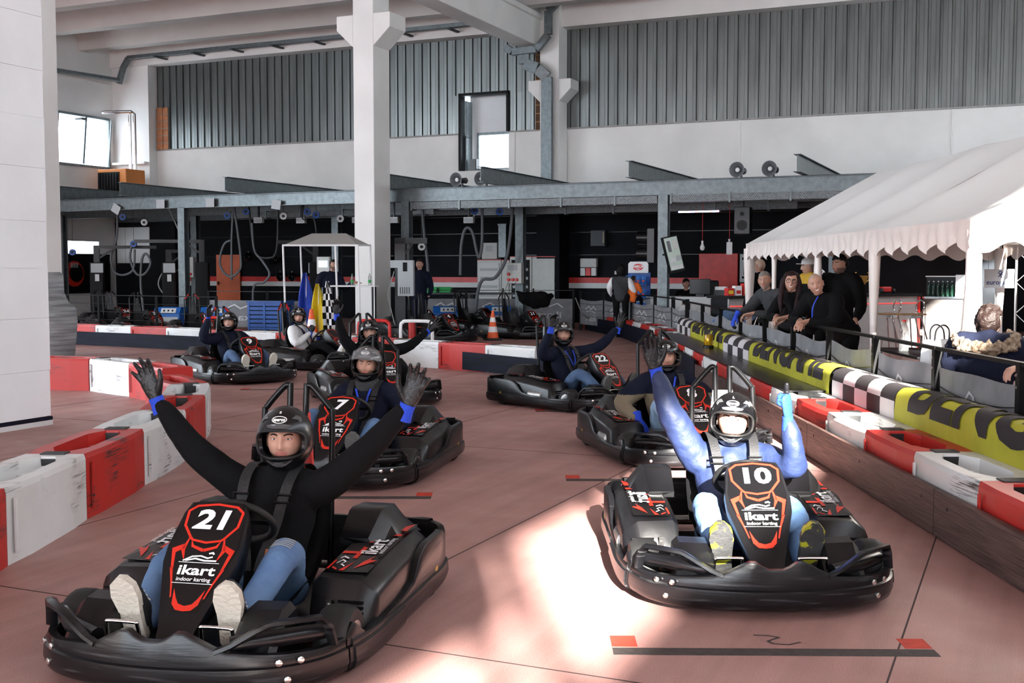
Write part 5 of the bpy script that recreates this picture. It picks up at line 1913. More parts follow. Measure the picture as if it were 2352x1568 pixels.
# ================================================================== banner bolsters on the right
mat('banner_yellow', (0.42, 0.40, 0.030), 0.75, var=0.12, vscale=3, bump=0.15, bscale=14)
mat('banner_black', (0.022, 0.018, 0.020), 0.75)
mat('banner_white', (0.56, 0.52, 0.53), 0.75, var=0.06, vscale=3)
SEC = spline([(0.0, 0.0, 0.36), (0.0, 0.0, 0.56), (0.035, 0, 0.635), (0.10, 0, 0.66), (0.24, 0, 0.645), (0.30, 0, 0.60)], 6)
SL = [0.0]
for a, b in zip(SEC[:-1], SEC[1:]):
    SL.append(SL[-1] + (b - a).length)


def sec(s, off=0.0):
    s = max(0, min(SL[-1] - 1e-6, s))
    i = max(k for k in range(len(SL)) if SL[k] <= s)
    i = min(i, len(SEC) - 2)
    f = (s - SL[i]) / (SL[i + 1] - SL[i])
    p = SEC[i].lerp(SEC[i + 1], f)
    tg = (SEC[i + 1] - SEC[i]).normalized()
    n = Vector((-tg.z, 0, tg.x))
    return p + n * off


def split_map(v, f, fn, cuts):
    bm = bmesh.new()
    vv = [bm.verts.new(p) for p in v]
    for q in f:
        try:
            bm.faces.new([vv[i] for i in q])
        except ValueError:
            pass
    for c in cuts:
        bmesh.ops.bisect_plane(bm, geom=list(bm.verts) + list(bm.edges) + list(bm.faces), plane_co=(0, c, 0), plane_no=(0, 1, 0))
    bm.verts.index_update()
    V_ = [fn(q.co.x, q.co.y) for q in bm.verts]
    F_ = [tuple(q.index for q in fc.verts) for fc in bm.faces]
    bm.free()
    return V_, F_


def bolster(y0, ym, y1, xo, label, txt='BENGAHL'):
    """yellow from y0 to ym with black lettering, chequered from ym to y1"""
    b = tag(empty('banner_bolster', (xo, y0, 0), 0, label, 'banner', 'banner bolsters on the right barrier'))
    mb = MB()
    for q0, q1, dz in ((0, ym - y0 - 0.005, 0.0),):
        n = 24
        mb.rings([[sec(s, -0.002 + 0.006 * noise.noise(Vector((s * 6, yy * 2, xo)))) + Vector((0, yy, 0)) for s in SL] for yy in (q0 + (q1 - q0) * k / n for k in range(n + 1))], closed=False)
    mb.build('yellow_cloth', 'banner_yellow', b, 60)
    MB().rings([[sec(s, -0.02) + Vector((0, yy, 0)) for s in SL] + [Vector((0.3, yy, 0.36))] for yy in (0.0, y1 - y0)]).build('foam_core', 'black_plastic', b, 40)
    L = ym - y0
    v, f = text_mesh(txt, 0.62, 0.024, 0.0, 1.0)
    w_ = max(p[0] for p in v) - min(p[0] for p in v)
    k = L * 0.86 / w_
    V_, F_ = split_map(v, f, lambda x, y: sec(0.125 + 0.24 + y * 1.0, 0.008) + Vector((0, L * 0.5 - x * k, 0)), [-0.2 + 0.025 * i for i in range(19)])
    MB().use('banner_black').add(V_, F_).build('lettering', None, b, 60)
    nc = max(3, round((y1 - ym) / 0.34))
    rows = 3
    for part, m in ((0, 'banner_white'), (1, 'banner_black')):
        mb = MB()
        for i in range(nc):
            for j in range(rows):
                if (i + j) % 2 == part:
                    a0, a1 = ym - y0 + (y1 - ym) * i / nc, ym - y0 + (y1 - ym) * (i + 1) / nc
                    s0, s1 = SL[-1] * j / rows, SL[-1] * (j + 1) / rows
                    mb.rings([[sec(s0 + (s1 - s0) * q / 6, 0.001) + Vector((0, yy, 0)) for q in range(7)] for yy in (a0, (a0 + a1) / 2, a1)], closed=False)
        mb.build('chequer_cloth', m, b, 60)
    return b


bolster(4.6, 8.7, 10.4, 2.90, 'yellow and chequered lettered banner over the nearest bolster at right')
bolster(10.5, 14.1, 15.8, 2.90, 'yellow and chequered lettered banner over the bolster beside kart 8')
b3 = bolster(15.85, 19.4, 21.2, 2.93, 'far yellow and chequered lettered banner behind the amber beacon')
b3.rotation_euler[2] = R(-1.2)

# ================================================================== spectator fence on the right
mat('fence_grey', (0.20, 0.20, 0.212), 0.8, var=0.14, vscale=4, bump=0.25, bscale=7)
mat('fence_print', (0.52, 0.52, 0.53), 0.8)
fe = tag(empty('spectator_fence', (3.02 + 0.22, 0, 0), 0, 'black post fence with sagging grey banners in front of the spectators', 'fence'))
FY = [4.4, 5.85, 7.3, 8.77, 10.25, 11.75, 13.25, 14.75, 16.3, 17.9, 19.6, 21.2]
for y in FY:
    po = MB().box2((-0.03, -0.03, 0), (0.03, 0.03, 0.96)).build('post', 'post_black', fe, 0, loc=(0, y, 0))
    MB().lathe([(0.012, 0), (0.012, -0.006)], 8, (0, 0, 0), 'x').build('bolt', 'rim_metal', po, 40, loc=(-0.031, 0, 0.88))
    MB().lathe([(0.012, 0), (0.012, -0.006)], 8, (0, 0, 0), 'x').build('bolt', 'rim_metal', po, 40, loc=(-0.031, 0, 0.80))
for a, b in zip(FY[:-1], FY[1:]):
    MB().box2((-0.025, a, 0.935), (0.02, b, 0.962)).build('rail', 'post_black', fe, 0)

    def cloth(i, j, a=a, b=b):
        y = a + 0.04 + (b - a - 0.08) * i
        top = 0.82 - 0.025 * math.sin(PI * i) - 0.012 * math.sin(7 * i + a)
        return Vector((0.012 - 0.03 * math.sin(PI * i) * math.sin(PI * j) + 0.012 * noise.noise(Vector((i * 3, j * 3, a))), y, 0.30 + (top - 0.30) * j))
    c = MB().grid(cloth, 14, 8).build('banner_panel', 'fence_grey', fe, 60)
    mb = MB()
    F2 = lambda x, z: cloth(x, z) + Vector((-0.006, 0, 0))
    stroke(mb, [(0.62, 0.55), (0.56, 0.75), (0.50, 0.7), (0.47, 0.5), (0.42, 0.55)], 0.025, F2)
    stroke(mb, [(0.7, 0.3), (0.6, 0.42), (0.52, 0.38)], 0.02, F2)
    mb.build('print', 'fence_print', c, 0)
    for z in (0.47, 0.66):
        MB().tube([cloth(i / 10, (z - 0.3) / 0.5 * (1 - 0.1 * math.sin(PI * i / 10))) + Vector((-0.012, 0, 0)) for i in range(11)], 0.004, 5).build('wire', 'black_steel', fe)
# far fence closing the track, with printed banners
f2 = tag(empty('track_fence', (0, 0, 0), 0, 'grey banner fence with pale kart logos at the far end of the track', 'fence'))
F2P = [(1.75, 29.4), (2.25, 28.0), (2.75, 26.4), (3.05, 24.6), (3.2, 22.9), (3.22, 21.2)]
for x, y in F2P:
    MB().box2((-0.035, -0.035, 0), (0.035, 0.035, 1.0)).build('post', 'post_black', f2, 0, loc=(x, y, 0))
for a, b in zip(F2P[:-1], F2P[1:]):
    A, Bv = Vector((*a, 0)), Vector((*b, 0))
    MB().bar(A + Vector((0, 0, 0.97)), Bv + Vector((0, 0, 0.97)), 0.03, 0.025).build('rail', 'post_black', f2, 0)

    def cl2(i, j, A=A, Bv=Bv):
        p_ = A.lerp(Bv, 0.03 + 0.94 * i)
        return p_ + Vector((-0.03, -0.02, 0.16 + 0.64 * j - 0.04 * math.sin(PI * i) * j))
    c = MB().grid(cl2, 10, 6).build('banner_panel', 'fence_grey', f2, 60)
    n2 = Vector((-(Bv - A).y, (Bv - A).x, 0)).normalized()
    if n2.dot(A) > 0:
        n2 = -n2
    mb = MB()
    Fq = lambda x, z: cl2(x, z) + n2 * 0.012
    stroke(mb, [(0.25, 0.62), (0.42, 0.78), (0.5, 0.64), (0.62, 0.78), (0.75, 0.6)], 0.04, Fq)
    stroke(mb, [(0.3, 0.55), (0.5, 0.6), (0.7, 0.52)], 0.04, Fq)
    put_text(mb, 'ikart', 0.34, lambda x, z: Fq(0.5 + (-x) * 0.75, 0.27 + z), 0.004)
    mb.build('print', 'fence_print', c, 0)
    for z in (0.35, 0.6, 0.85):
        MB().tube([cl2(i / 8, z) + n2 * 0.02 for i in range(9)], 0.005, 5).build('wire', 'black_steel', f2)

# ================================================================== party tent
mat('tent_roof', (0.84, 0.83, 0.81), 0.5, bump=0.18, bscale=5)
mat('tent_side', (0.80, 0.72, 0.67), 0.38, bump=0.35, bscale=9)
tn = tag(empty('party_tent', (3.7, 9.3, 0), 0, 'large white party tent with scalloped valance at right', 'tent'))
TL, TW, ZE, ZR = 8.9, 4.0, 1.95, 3.05
PY = [0.0, 2.6, 4.8, 7.15, 8.9]


def sag(y):
    for a, b in zip(PY[:-1], PY[1:]):
        if a <= y <= b:
            return math.sin(PI * (y - a) / (b - a))
    return 0


for s in (0, 1):
    def slope(i, j, s=s):
        y = TL * i
        x = TW / 2 * j
        z = ZE + (ZR - ZE) * j - 0.15 * sag(y) * math.sin(PI * min(1, j * 0.9 + 0.05)) + 0.01 * noise.noise(Vector((i * 9, j * 4, s)))
        return Vector((x if s == 0 else TW - x, y, z))
    MB().grid(slope, 56, 12).build('roof_slope', 'tent_roof', tn, 60)
for e in (0, 1):
    y = e * TL
    MB().add([(0, y, ZE), (TW, y, ZE), (TW / 2, y, ZR)], [(0, 1, 2)]).build('gable', 'tent_roof', tn, 0)


def valance(p0, p1, name='valance'):
    p0, p1 = Vector(p0), Vector(p1)
    d = (p1 - p0)
    L = d.length
    n = Vector((-d.y, d.x, 0)).normalized()
    nn = int(L / 0.05)

    def fn(i, j):
        s = i * L
        bot = 0.225 + 0.045 * math.sin(2 * PI * s / 0.46) + 0.0
        wv = 0.018 * math.sin(2 * PI * s / 0.23 + 1) * j + 0.02 * noise.noise(Vector((s * 3.1, j * 2, p0.x)))
        return p0 + d * i + n * wv - Vector((0, 0, j * bot))
    return MB().grid(fn, nn, 5).build(name, 'tent_side', tn, 60)


valance((-0.02, -0.03, ZE), (-0.02, TL + 0.03, ZE))
valance((TW + 0.02, 0, ZE), (TW + 0.02, TL, ZE))
valance((-0.03, -0.02, ZE), (TW + 0.03, -0.02, ZE))
valance((0, TL + 0.02, ZE), (TW, TL + 0.02, ZE))
for x in (0.03, TW - 0.03):
    for y in PY:
        yy = min(max(y, 0.04), TL - 0.04)
        MB().tube([(x, yy, 0), (x, yy, ZE)], 0.019, 8).build('pole', 'grey_steel', tn)
        mb = MB()
        rings = []
        for k in range(19):
            z = 0.02 + (ZE - 0.1) * k / 18
            tw = 0.7 * math.sin(z * 2.4 + y * 1.7) if 0 < y < TL else 0.1 * math.sin(z * 3)
            rr_ = 0.078 + 0.024 * math.sin(z * 2.9 + y) + (0.015 if y == 0 else 0)
            rings.append([(x + rr_ * math.cos(a + tw) * (0.55 if 0 < y < TL else 0.9), yy + rr_ * math.sin(a + tw), z) for a in (2 * PI * q / 12 for q in range(12))])
        mb.rings(rings)
        MB().build if False else None
        mb.build('pole_sleeve', 'tent_side', tn, 60)
for y in PY:
    yy = min(max(y, 0.04), TL - 0.04)
    MB().tube([(0.03, yy, ZE - 0.02), (TW / 2, yy, ZR - 0.03), (TW - 0.03, yy, ZE - 0.02)], 0.019, 8).build('rafter', 'grey_steel', tn)

# sign hanging at the back of the tent
t = tag(empty('hanging_sign', (7.58, 17.9, 1.26), 0, 'white sign board with a blue logo hanging in the tent', 'sign'))
MB().box2((-0.26, 0, 0), (0.2, 0.012, 0.29)).build('board', 'paper_white', t, 0)
mb = MB().use('navy_ink')
put_text(mb, 'eurogam', 0.105, lambda p_, q: Vector((-0.045 + p_, -0.004, 0.085 + q)), 0.0012)
stroke(mb, [(-0.05, 0.17), (0.03, 0.255)], 0.012, lambda a, b: Vector((a, -0.004, b)))
for cx, cz in ((-0.02, 0.238), (0.008, 0.188)):
    stroke(mb, [(cx + 0.022 * math.cos(2 * PI * k / 14), cz + 0.022 * math.sin(2 * PI * k / 14)) for k in range(14)], 0.011, lambda a, b: Vector((a, -0.004, b)), True)
mb.build('lettering', None, t, 0)
MB().tube([(-0.2, 0.006, 0.29), (-0.2, 0.006, 0.5)], 0.003, 5).build('cord', 'rope_grey', t)

# ================================================================== grid markings on the floor
mat('mark_red', (0.48, 0.04, 0.022), 0.7, var=0.15, vscale=20)
mat('mark_dark', (0.045, 0.035, 0.033), 0.75, var=0.25, vscale=30)


def grid_mark(x0, x1, y, la, rz=0.0, num=False):
    g_ = tag(empty('grid_marking', (x0, y, 0), rz, la, 'floor marking', 'starting grid markings'))
    L = x1 - x0
    MB().box2((0, 0, 0), (L, 0.085, 0.0018)).build('bar', 'mark_dark', g_, 0)
    MB().box2((0.0, 0.10, 0), (0.105, 0.24, 0.0018)).build('red_patch', 'mark_red', g_, 0)
    MB().box2((L - 0.11, 0.10, 0), (L, 0.22, 0.0018)).build('red_patch', 'mark_red', g_, 0)
    if num:
        mb = MB().use('mark_dark')
        F3 = lambda a, b: Vector((0.70 + a, 0.20 + b, 0.0012))
        stroke(mb, [(0.09, -0.03), (0.03, -0.065), (-0.03, -0.05), (-0.045, -0.02), (0.01, 0.03), (-0.03, 0.055), (-0.09, 0.06)], 0.012, F3)
        mb.build('number', None, g_, 0)


grid_mark(0.41, 1.72, 4.56, 'dark start bar with red ends and a number in front of kart 10', R(-1), True)
grid_mark(-1.9, -0.55, 7.72, 'dark start bar behind the front left kart', R(0))
grid_mark(0.40, 1.7, 8.38, 'dark start bar left of the sunlit kart and its hoop shadow', R(0))
grid_mark(0.26, 1.6, 12.5, 'dark start bar with red ends under kart 22', R(2))
grid_mark(-1.95, -0.57, 11.6, 'dark start bar with red ends behind kart 7', R(0))
grid_mark(-3.5, -2.2, 14.75, 'far dark start bar beside kart 9', R(6))

# ================================================================== spectators behind the fence
def standing(**kw):
    J = dict(pelvis=(0, 0, 0.95), chest=(0, -0.01, 1.25), neck=(0, 0.0, 1.46), head=(0, -0.02, 1.62), shL=(0.19, 0, 1.40), shR=(-0.19, 0, 1.40), hipL=(0.10, 0, 0.92), hipR=(-0.10, 0, 0.92),
             knL=(0.11, -0.03, 0.50), knR=(-0.11, -0.03, 0.50), anL=(0.11, 0.02, 0.085), anR=(-0.11, 0.02, 0.085), toeL=(0.1, -1, 0), toeR=(-0.1, -1, 0), soleL=(0, 0, -1), soleR=(0, 0, -1),
             elL=(0.26, 0.02, 1.12), elR=(-0.26, 0.02, 1.12), wrL=(0.24, -0.12, 0.92), wrR=(-0.24, -0.12, 0.92))
    J.update(kw)
    return J


def leaning(**kw):
    J = standing(pelvis=(0, 0.28, 0.90), chest=(0, 0.06, 1.10), neck=(0, -0.06, 1.255), head=(0, -0.12, 1.395), shL=(0.19, -0.01, 1.215), shR=(-0.19, -0.01, 1.215), hipL=(0.10, 0.32, 0.88), hipR=(-0.10, 0.32, 0.88),
                 knL=(0.12, 0.30, 0.48), knR=(-0.12, 0.30, 0.48), anL=(0.12, 0.42, 0.085), anR=(-0.12, 0.42, 0.085), elL=(0.27, -0.14, 1.0), elR=(-0.27, -0.14, 1.0), wrL=(0.06, -0.30, 1.0), wrR=(-0.04, -0.30, 1.0))
    J.update(kw)
    return J


def seated(**kw):
    J = standing(pelvis=(0, 0.0, 0.52), chest=(0, 0.02, 0.83), neck=(0, -0.02, 1.03), head=(0, -0.06, 1.17), shL=(0.19, 0, 0.97), shR=(-0.19, 0, 0.97), hipL=(0.1, -0.02, 0.5), hipR=(-0.1, -0.02, 0.5), knL=(0.13, -0.42, 0.5), knR=(-0.13, -0.42, 0.5),
                 anL=(0.13, -0.40, 0.085), anR=(-0.13, -0.40, 0.085), elL=(0.27, -0.08, 0.76), elR=(-0.27, -0.08, 0.76), wrL=(0.14, -0.30, 0.78), wrR=(-0.14, -0.30, 0.78))
    J.update(kw)
    return J


SP = 'spectators at the fence'
SH = dict(upper='shoe_dark', sole='shoe_sole_grey', lace=False)
BH = lambda s='skin': {'L': ('relaxed', (-0.6, -0.7, -0.25), (0.2, -0.4, -1), s), 'R': ('relaxed', (0.6, -0.7, -0.25), (-0.2, -0.4, -1), s)}
# bald man leaning with clasped hands
p = person((3.36, 12.45, 0), R(-58), leaning(head=(0.01, -0.13, 1.385)), 'smiling bald person in a black fleece leaning on the fence with clasped hands', SP, top='cloth_black', legs='cloth_black', headrot=(R(44), R(4), R(-14)), skin='skin',
           head=dict(hair='shaved', hair_out=0.002, hairline=0.075, smile=1.4, teeth=True, brow='beard_grey'), hands=BH(), shoes=SH, fat=1.12, puffy=1.1, top_name='fleece', seed=11)
strap2(p, 'lanyard', [(0.07, -0.16, 1.26), (0.04, -0.20, 1.15), (0.02, -0.19, 1.02)], 0.018, 'lanyard')
MB().tube([(-0.04 + 0.035 * math.cos(a), -0.255, 1.0 + 0.035 * math.sin(a)) for a in (2 * PI * k / 16 for k in range(16))], 0.008, 6, loop=True).build('watch', 'black_steel', p)
# woman with glasses
p = person((3.33, 13.5, 0), R(-55), leaning(head=(0, -0.10, 1.40), wrL=(0.08, -0.26, 1.0), wrR=(-0.10, -0.22, 1.0)), 'smiling person with long dark red hair and round glasses leaning on the fence', SP, top='cloth_black', legs='cloth_black', headrot=(R(42), R(0), R(6)),
           head=dict(hair='hair_darkred', hair_out=0.014, hairline=0.07, smile=1.2, teeth=True, brow='hair_brown', back_hair=-0.2), hands=BH(), shoes=SH, fat=0.88, top_name='jacket', seed=12)
mx = Matrix.Translation((0, -0.10, 1.40)) @ Matrix.Rotation(R(42), 4, 'Z') @ Matrix.Rotation(R(6), 4, 'Y')
hr = MB()
for s in (-1, 1):
    hr.tube([(s * 0.055, 0.0, 0.085), (s * 0.088, 0.01, 0.01), (s * 0.098, -0.01, -0.10), (s * 0.095, -0.04, -0.22), (s * 0.075, -0.06, -0.36)], [(0.03, 0.05), (0.032, 0.065), (0.035, 0.06), (0.034, 0.045), (0.014, 0.02)], 10, side=(1, 0, 0), round_end=True)
hr.tube([(0, 0.06, 0.09), (0, 0.09, 0.0), (0, 0.10, -0.12), (0, 0.10, -0.25)], [(0.07, 0.03), (0.085, 0.03), (0.09, 0.03), (0.07, 0.02)], 10, side=(1, 0, 0), round_end=True)
me = remesh(hr, 0.01, 3)
wrinkle(me, 0.006, 20, 3, (2, 2, 0.3))
o = obj('long_hair', set_mats(me, ['hair_darkred']), p)
o.matrix_local = mx
gl = MB()
for s in (-1, 1):
    gl.tube([(s * 0.031 + 0.024 * math.cos(a), -0.098, 0.012 + 0.022 * math.sin(a)) for a in (2 * PI * k / 18 for k in range(18))], 0.0028, 5, loop=True)
    gl.tube([(s * 0.055, -0.096, 0.016), (s * 0.074, -0.06, 0.018), (s * 0.078, 0.0, 0.018)], 0.0025, 5)
gl.tube([(-0.008, -0.1, 0.014), (0.008, -0.1, 0.014)], 0.0025, 5)
o = gl.build('glasses', 'frame_black', p, 60)
o.matrix_local = mx
# man in the grey sweater
p = person((3.34, 14.85, 0), R(-62), leaning(head=(0, -0.12, 1.40), wrL=(0.10, -0.40, 0.99), wrR=(-0.14, -0.46, 0.95), elR=(-0.26, -0.20, 1.0)), 'grey haired person in a dark grey sweater leaning on the fence at the tent corner', SP, top='cloth_grey', legs='cloth_black', headrot=(R(40), R(2), R(-4)), skin='skin_tan',
           head=dict(hair='hair_grey', hairline=0.066, beard='beard_grey', smile=0.9, brow='hair_grey'), hands={'L': BH()['L'], 'R': ('relaxed', (0.1, -0.6, -0.8), (0.2, 0.5, -0.8))}, shoes=SH, fat=1.05, seed=13)
# standing bearded man behind
p = person((4.0, 14.1, 0), R(-35), standing(head=(0, -0.02, 1.60)), 'dark haired bearded person in a black hooded jacket standing behind the bald one', SP, top='cloth_black', legs='cloth_black', headrot=(R(-22), R(2), 0), skin='skin_tan',
           head=dict(hair='hair_black', hair_out=0.022, hairline=0.060, beard='beard_dark'), hands={'L': ('relaxed', (0, 0, -1), (0, -1, 0), 'skin_tan')}, shoes=SH, puffy=1.5, top_name='jacket', seed=14)
# white cap, yellow collar
p = person((4.45, 17.3, 0), R(-80), standing(head=(0, -0.02, 1.58)), 'person with a white baseball cap and yellow collar seen in profile', SP, top='cloth_black', legs='cloth_black', headrot=(R(-10), R(3), 0), top2=('cloth_yellow', lambda c: c.z > 1.33 and c.y > -0.12),
           head=dict(hair='hair_grey', hairline=0.06), hands={'L': ('relaxed', (0, 0, -1), (0, -1, 0), 'skin')}, shoes=SH, fine=False, seed=15)
cp = MB().lathe([(0.088, 0.0), (0.092, 0.03), (0.085, 0.065), (0.055, 0.095), (0.012, 0.105)], 20)
cp.v = [(x * 0.95, y * 1.12, z) for x, y, z in cp.v]
cp.prism([(-0.07, -0.085), (-0.06, -0.15), (-0.03, -0.175), (0.03, -0.175), (0.06, -0.15), (0.07, -0.085)], lambda a, b: (a, b, 0.006 - 0.2 * a * a), lambda a, b: (a, b, 0.014 - 0.2 * a * a))
o = cp.build('baseball_cap', 'paper_white', p, 50)
o.matrix_local = Matrix.Translation((0, -0.02, 1.62)) @ Matrix.Rotation(R(-10), 4, 'Z')
# bald head behind the grey man
person((4.0, 18.6, 0), R(-150), standing(head=(0, -0.02, 1.60)), 'bald person in black standing inside the far end of the tent, back turned', SP, top='cloth_black', legs='cloth_black', skin='skin_tan', head=dict(hair='shaved', hair_out=0.002), hands={}, shoes=SH, fine=False, seed=16)
# seated person with fur hood, right edge
p = person((3.55, 8.6, 0), R(150), seated(head=(0, -0.08, 1.15)), 'seated person with tousled brown hair and a fur trimmed hood, back to the camera', SP, top='cloth_navy', legs='cloth_black', head=dict(hair='hair_brown', hair_out=0.022, hairline=0.05, back_hair=-0.075, hair_noise=0.8), headrot=(R(-20), R(8), 0), hands={}, shoes=SH, puffy=2.2, top_name='jacket', wr=0.01, seed=17, fine=True)
fu = MB()
fu.tube([(0.20 * math.sin(a), 0.06 + 0.13 * math.cos(a), 1.02 - 0.05 * math.cos(a)) for a in (-2.2 + 4.4 * k / 16 for k in range(17))], [0.045] * 17, 10, round_end=True)
me = remesh(fu, 0.011, 2)
wrinkle(me, 0.03, 28, 2)
obj('fur_trim', set_mats(me, ['fur']), p)['label'] = 'brown fur edge of the hood'
# seated person in red at the edge of the picture
p = person((3.86, 7.75, 0), R(-75), seated(head=(0.1, 0.1, 1.30), elR=(-0.18, -0.12, 0.86), wrR=(-0.06, -0.44, 0.90), elL=(0.32, -0.05, 0.78), wrL=(0.2, -0.25, 0.76)), 'person in a dark red sweater reaching forward at the right edge of the picture', SP, top='cloth_red', legs='cloth_black', head=dict(hair='hair_black'), hands={'R': ('relaxed', (0, -1, -0.2), (0, 0, -1), 'skin')}, shoes=SH, fine=False, seed=18)

# tables inside the tent, the bag, bottle, glasses
def table(loc, rz, L, W, H, la, top='black_plastic'):
    t = tag(empty('table', loc, rz, la, 'table'))
    MB().box2((-L / 2, -W / 2, H - 0.03), (L / 2, W / 2, H)).build('table_top', top, t, 0, bevel=0.006)
    for a in (-1, 1):
        for b in (-1, 1):
            MB().tube([(a * (L / 2 - 0.06), b * (W / 2 - 0.06), 0), (a * (L / 2 - 0.06), b * (W / 2 - 0.06), H - 0.03)], 0.018, 8).build('leg', 'black_steel', t)
    return t


table((3.62, 9.75, 0), R(90), 1.2, 0.5, 0.72, 'black table behind the fence carrying the white handbag')
table((4.05, 11.3, 0), R(90), 1.3, 0.6, 0.74, 'black table in the tent carrying the water bottle')


def bottle(loc, r_, h, m, la, cap='sticker_red', name='bottle', cat='bottle', grp=None, cm='glass_clear'):
    t = tag(empty(name, loc, 0, la, cat, grp))
    MB().lathe([(r_ * 0.9, 0), (r_, 0.01), (r_, h * 0.22), (r_ * 0.92, h * 0.27), (r_, h * 0.33), (r_ * 0.86, h * 0.45), (r_, h * 0.56), (r_, h * 0.66), (r_ * 0.8, h * 0.78), (r_ * 0.36, h * 0.9), (r_ * 0.34, h * 0.94)], 16).build('glass_body', m, t)
    MB().lathe([(r_ * 0.4, h * 0.94), (r_ * 0.4, h)], 12).build('cap', cap, t)
    return t


bottle((3.88, 11.4, 0.74), 0.048, 0.31, 'glass_clear', 'clear water bottle with a red cap on the tent table')
for x, y, la in ((3.78, 12.0, 'small clear plastic cup near the fence below the bald person'), (3.3, 13.05, 'clear plastic cup hanging below the clasped hands')):
    z = 0.74 if y < 12.01 else 0.962
    tag(MB().rings([[(r_ * math.cos(a), r_ * math.sin(a), z_) for a in (2 * PI * k / 14 for k in range(14))] for r_, z_ in ((0.026, 0), (0.036, 0.09), (0.034, 0.09), (0.024, 0.004))]).build('plastic_cup', 'glass_clear', None, loc=(x if y > 12.01 else x, y if y > 12.01 else 11.85, z - (0.0 if y < 12.01 else 0.0))), la, 'cup')
# handbag
t = tag(empty('handbag', (3.62, 9.75, 0.72), R(15), 'white handbag covered in black doodles with dark handles', 'bag'))
mb = MB()
mb.rings([[(sx * w_ / 2, sy * d / 2, z) for sx, sy in ((-1, -1), (-0.4, -1.12), (0.4, -1.12), (1, -1), (1, 1), (0.4, 1.12), (-0.4, 1.12), (-1, 1))] for z, w_, d in ((0, 0.26, 0.12), (0.03, 0.28, 0.14), (0.14, 0.27, 0.12), (0.23, 0.25, 0.06), (0.235, 0.24, 0.05))])
mb.build('bag_body', 'sticker_white', t, 50)
for s in (-1, 1):
    MB().tube(spline([(-0.07, s * 0.03, 0.22), (-0.06, s * 0.04, 0.32), (0, s * 0.05, 0.36), (0.06, s * 0.04, 0.32), (0.07, s * 0.03, 0.22)], 5), 0.007, 6).build('handle', 'black_plastic', t)
mb = MB().use('cloth_black')
FB = lambda a, b: Vector((a, -0.079 + max(0, b - 0.14) * 0.28, b))
for k in range(14):
    a0, b0 = -0.11 + 0.22 * random.random(), 0.03 + 0.17 * random.random()
    stroke(mb, [(a0, b0), (a0 + random.uniform(-0.03, 0.03), b0 + random.uniform(-0.02, 0.03)), (a0 + random.uniform(-0.03, 0.03), b0 + random.uniform(-0.02, 0.03))], random.choice((0.004, 0.008, 0.014)), FB)
stroke(mb, [(0.06, 0.01), (0.065, 0.22)], 0.02, FB)
mb.build('doodle_print', None, t, 0)
MB().lathe([(0.03, 0), (0.03, 0.004)], 14, (0, 0, 0), 'y').build('heart_patch', 'flag_yellow', t, loc=(-0.01, -0.086, 0.06))
# yellow helmet-like bags on the rail
for x, y, la in ((3.3, 15.05, 'yellow and black glove bundle on the fence under the grey sweater'), (3.3, 13.3, 'yellow and black glove bundle beside the clasped hands')):
    t = tag(empty('glove_bundle', (x - 0.02, y, 0.85), R(20), la, 'gloves'))
    mb = MB()
    mb.tube([(0, -0.07, 0.03), (0, 0, 0.05), (0, 0.08, 0.03)], [0.035, 0.05, 0.035], 10, round_end=True)
    mb.build('fabric', 'cloth_black', t, 60)
    MB().tube([(-0.02, -0.06, 0.06), (-0.01, 0.0, 0.085), (-0.02, 0.06, 0.06)], [0.012, 0.02, 0.012], 8, round_end=True).build('trim', 'banner_yellow', t, 60)

# ================================================================== bar behind the tent
A, Bq = Vector((3.75, 19.9, 0)), Vector((7.75, 22.0, 0))
bl = (Bq - A).length
bt_ = tag(empty('bar_counter', A, math.atan2((Bq - A).y, (Bq - A).x), 'long grey bar counter with a black top and red light line', 'counter'))
mat('bar_front', (0.36, 0.36, 0.35), 0.55, bump=0.4, bscale=120)
for k in range(4):
    MB().box2((bl * k / 4 + 0.006, 0.02, 0), (bl * (k + 1) / 4 - 0.006, 0.06, 1.04)).build('front_panel', 'bar_front', bt_, 0)
MB().box2((-0.03, -0.04, 1.04), (bl + 0.05, 0.6, 1.09)).build('counter_top', 'black_plastic', bt_, 0)
MB().box2((0, 0.06, 0), (bl, 0.5, 1.04)).build('carcass', 'grey_wall', bt_, 0)
MB().box2((bl - 0.005, 0.0, 0), (bl + 0.05, 0.6, 1.04)).build('end_panel', 'red_paint', bt_, 0)
MB().box2((0.02, 0.008, 0.90), (bl - 0.02, 0.02, 0.915)).build('light_line', 'led_red', bt_, 0)
MB().box2((2.0, 0.005, 0.25), (2.55, 0.02, 0.98)).build('poster', 'paper_white', bt_, 0)
MB().box2((2.06, 0.0, 0.35), (2.5, 0.006, 0.80)).build('poster_print', 'cloth_black', bt_, 0)
MB().box2((0.55, 0.005, 0.5), (0.95, 0.02, 1.0)).build('poster', 'paper_white', bt_, 0)


def onbar(s, d=0.2, z=1.09):
    dd = (Bq - A).normalized()
    n = Vector((-dd.y, dd.x, 0))
    return A + dd * s + n * d + Vector((0, 0, z))


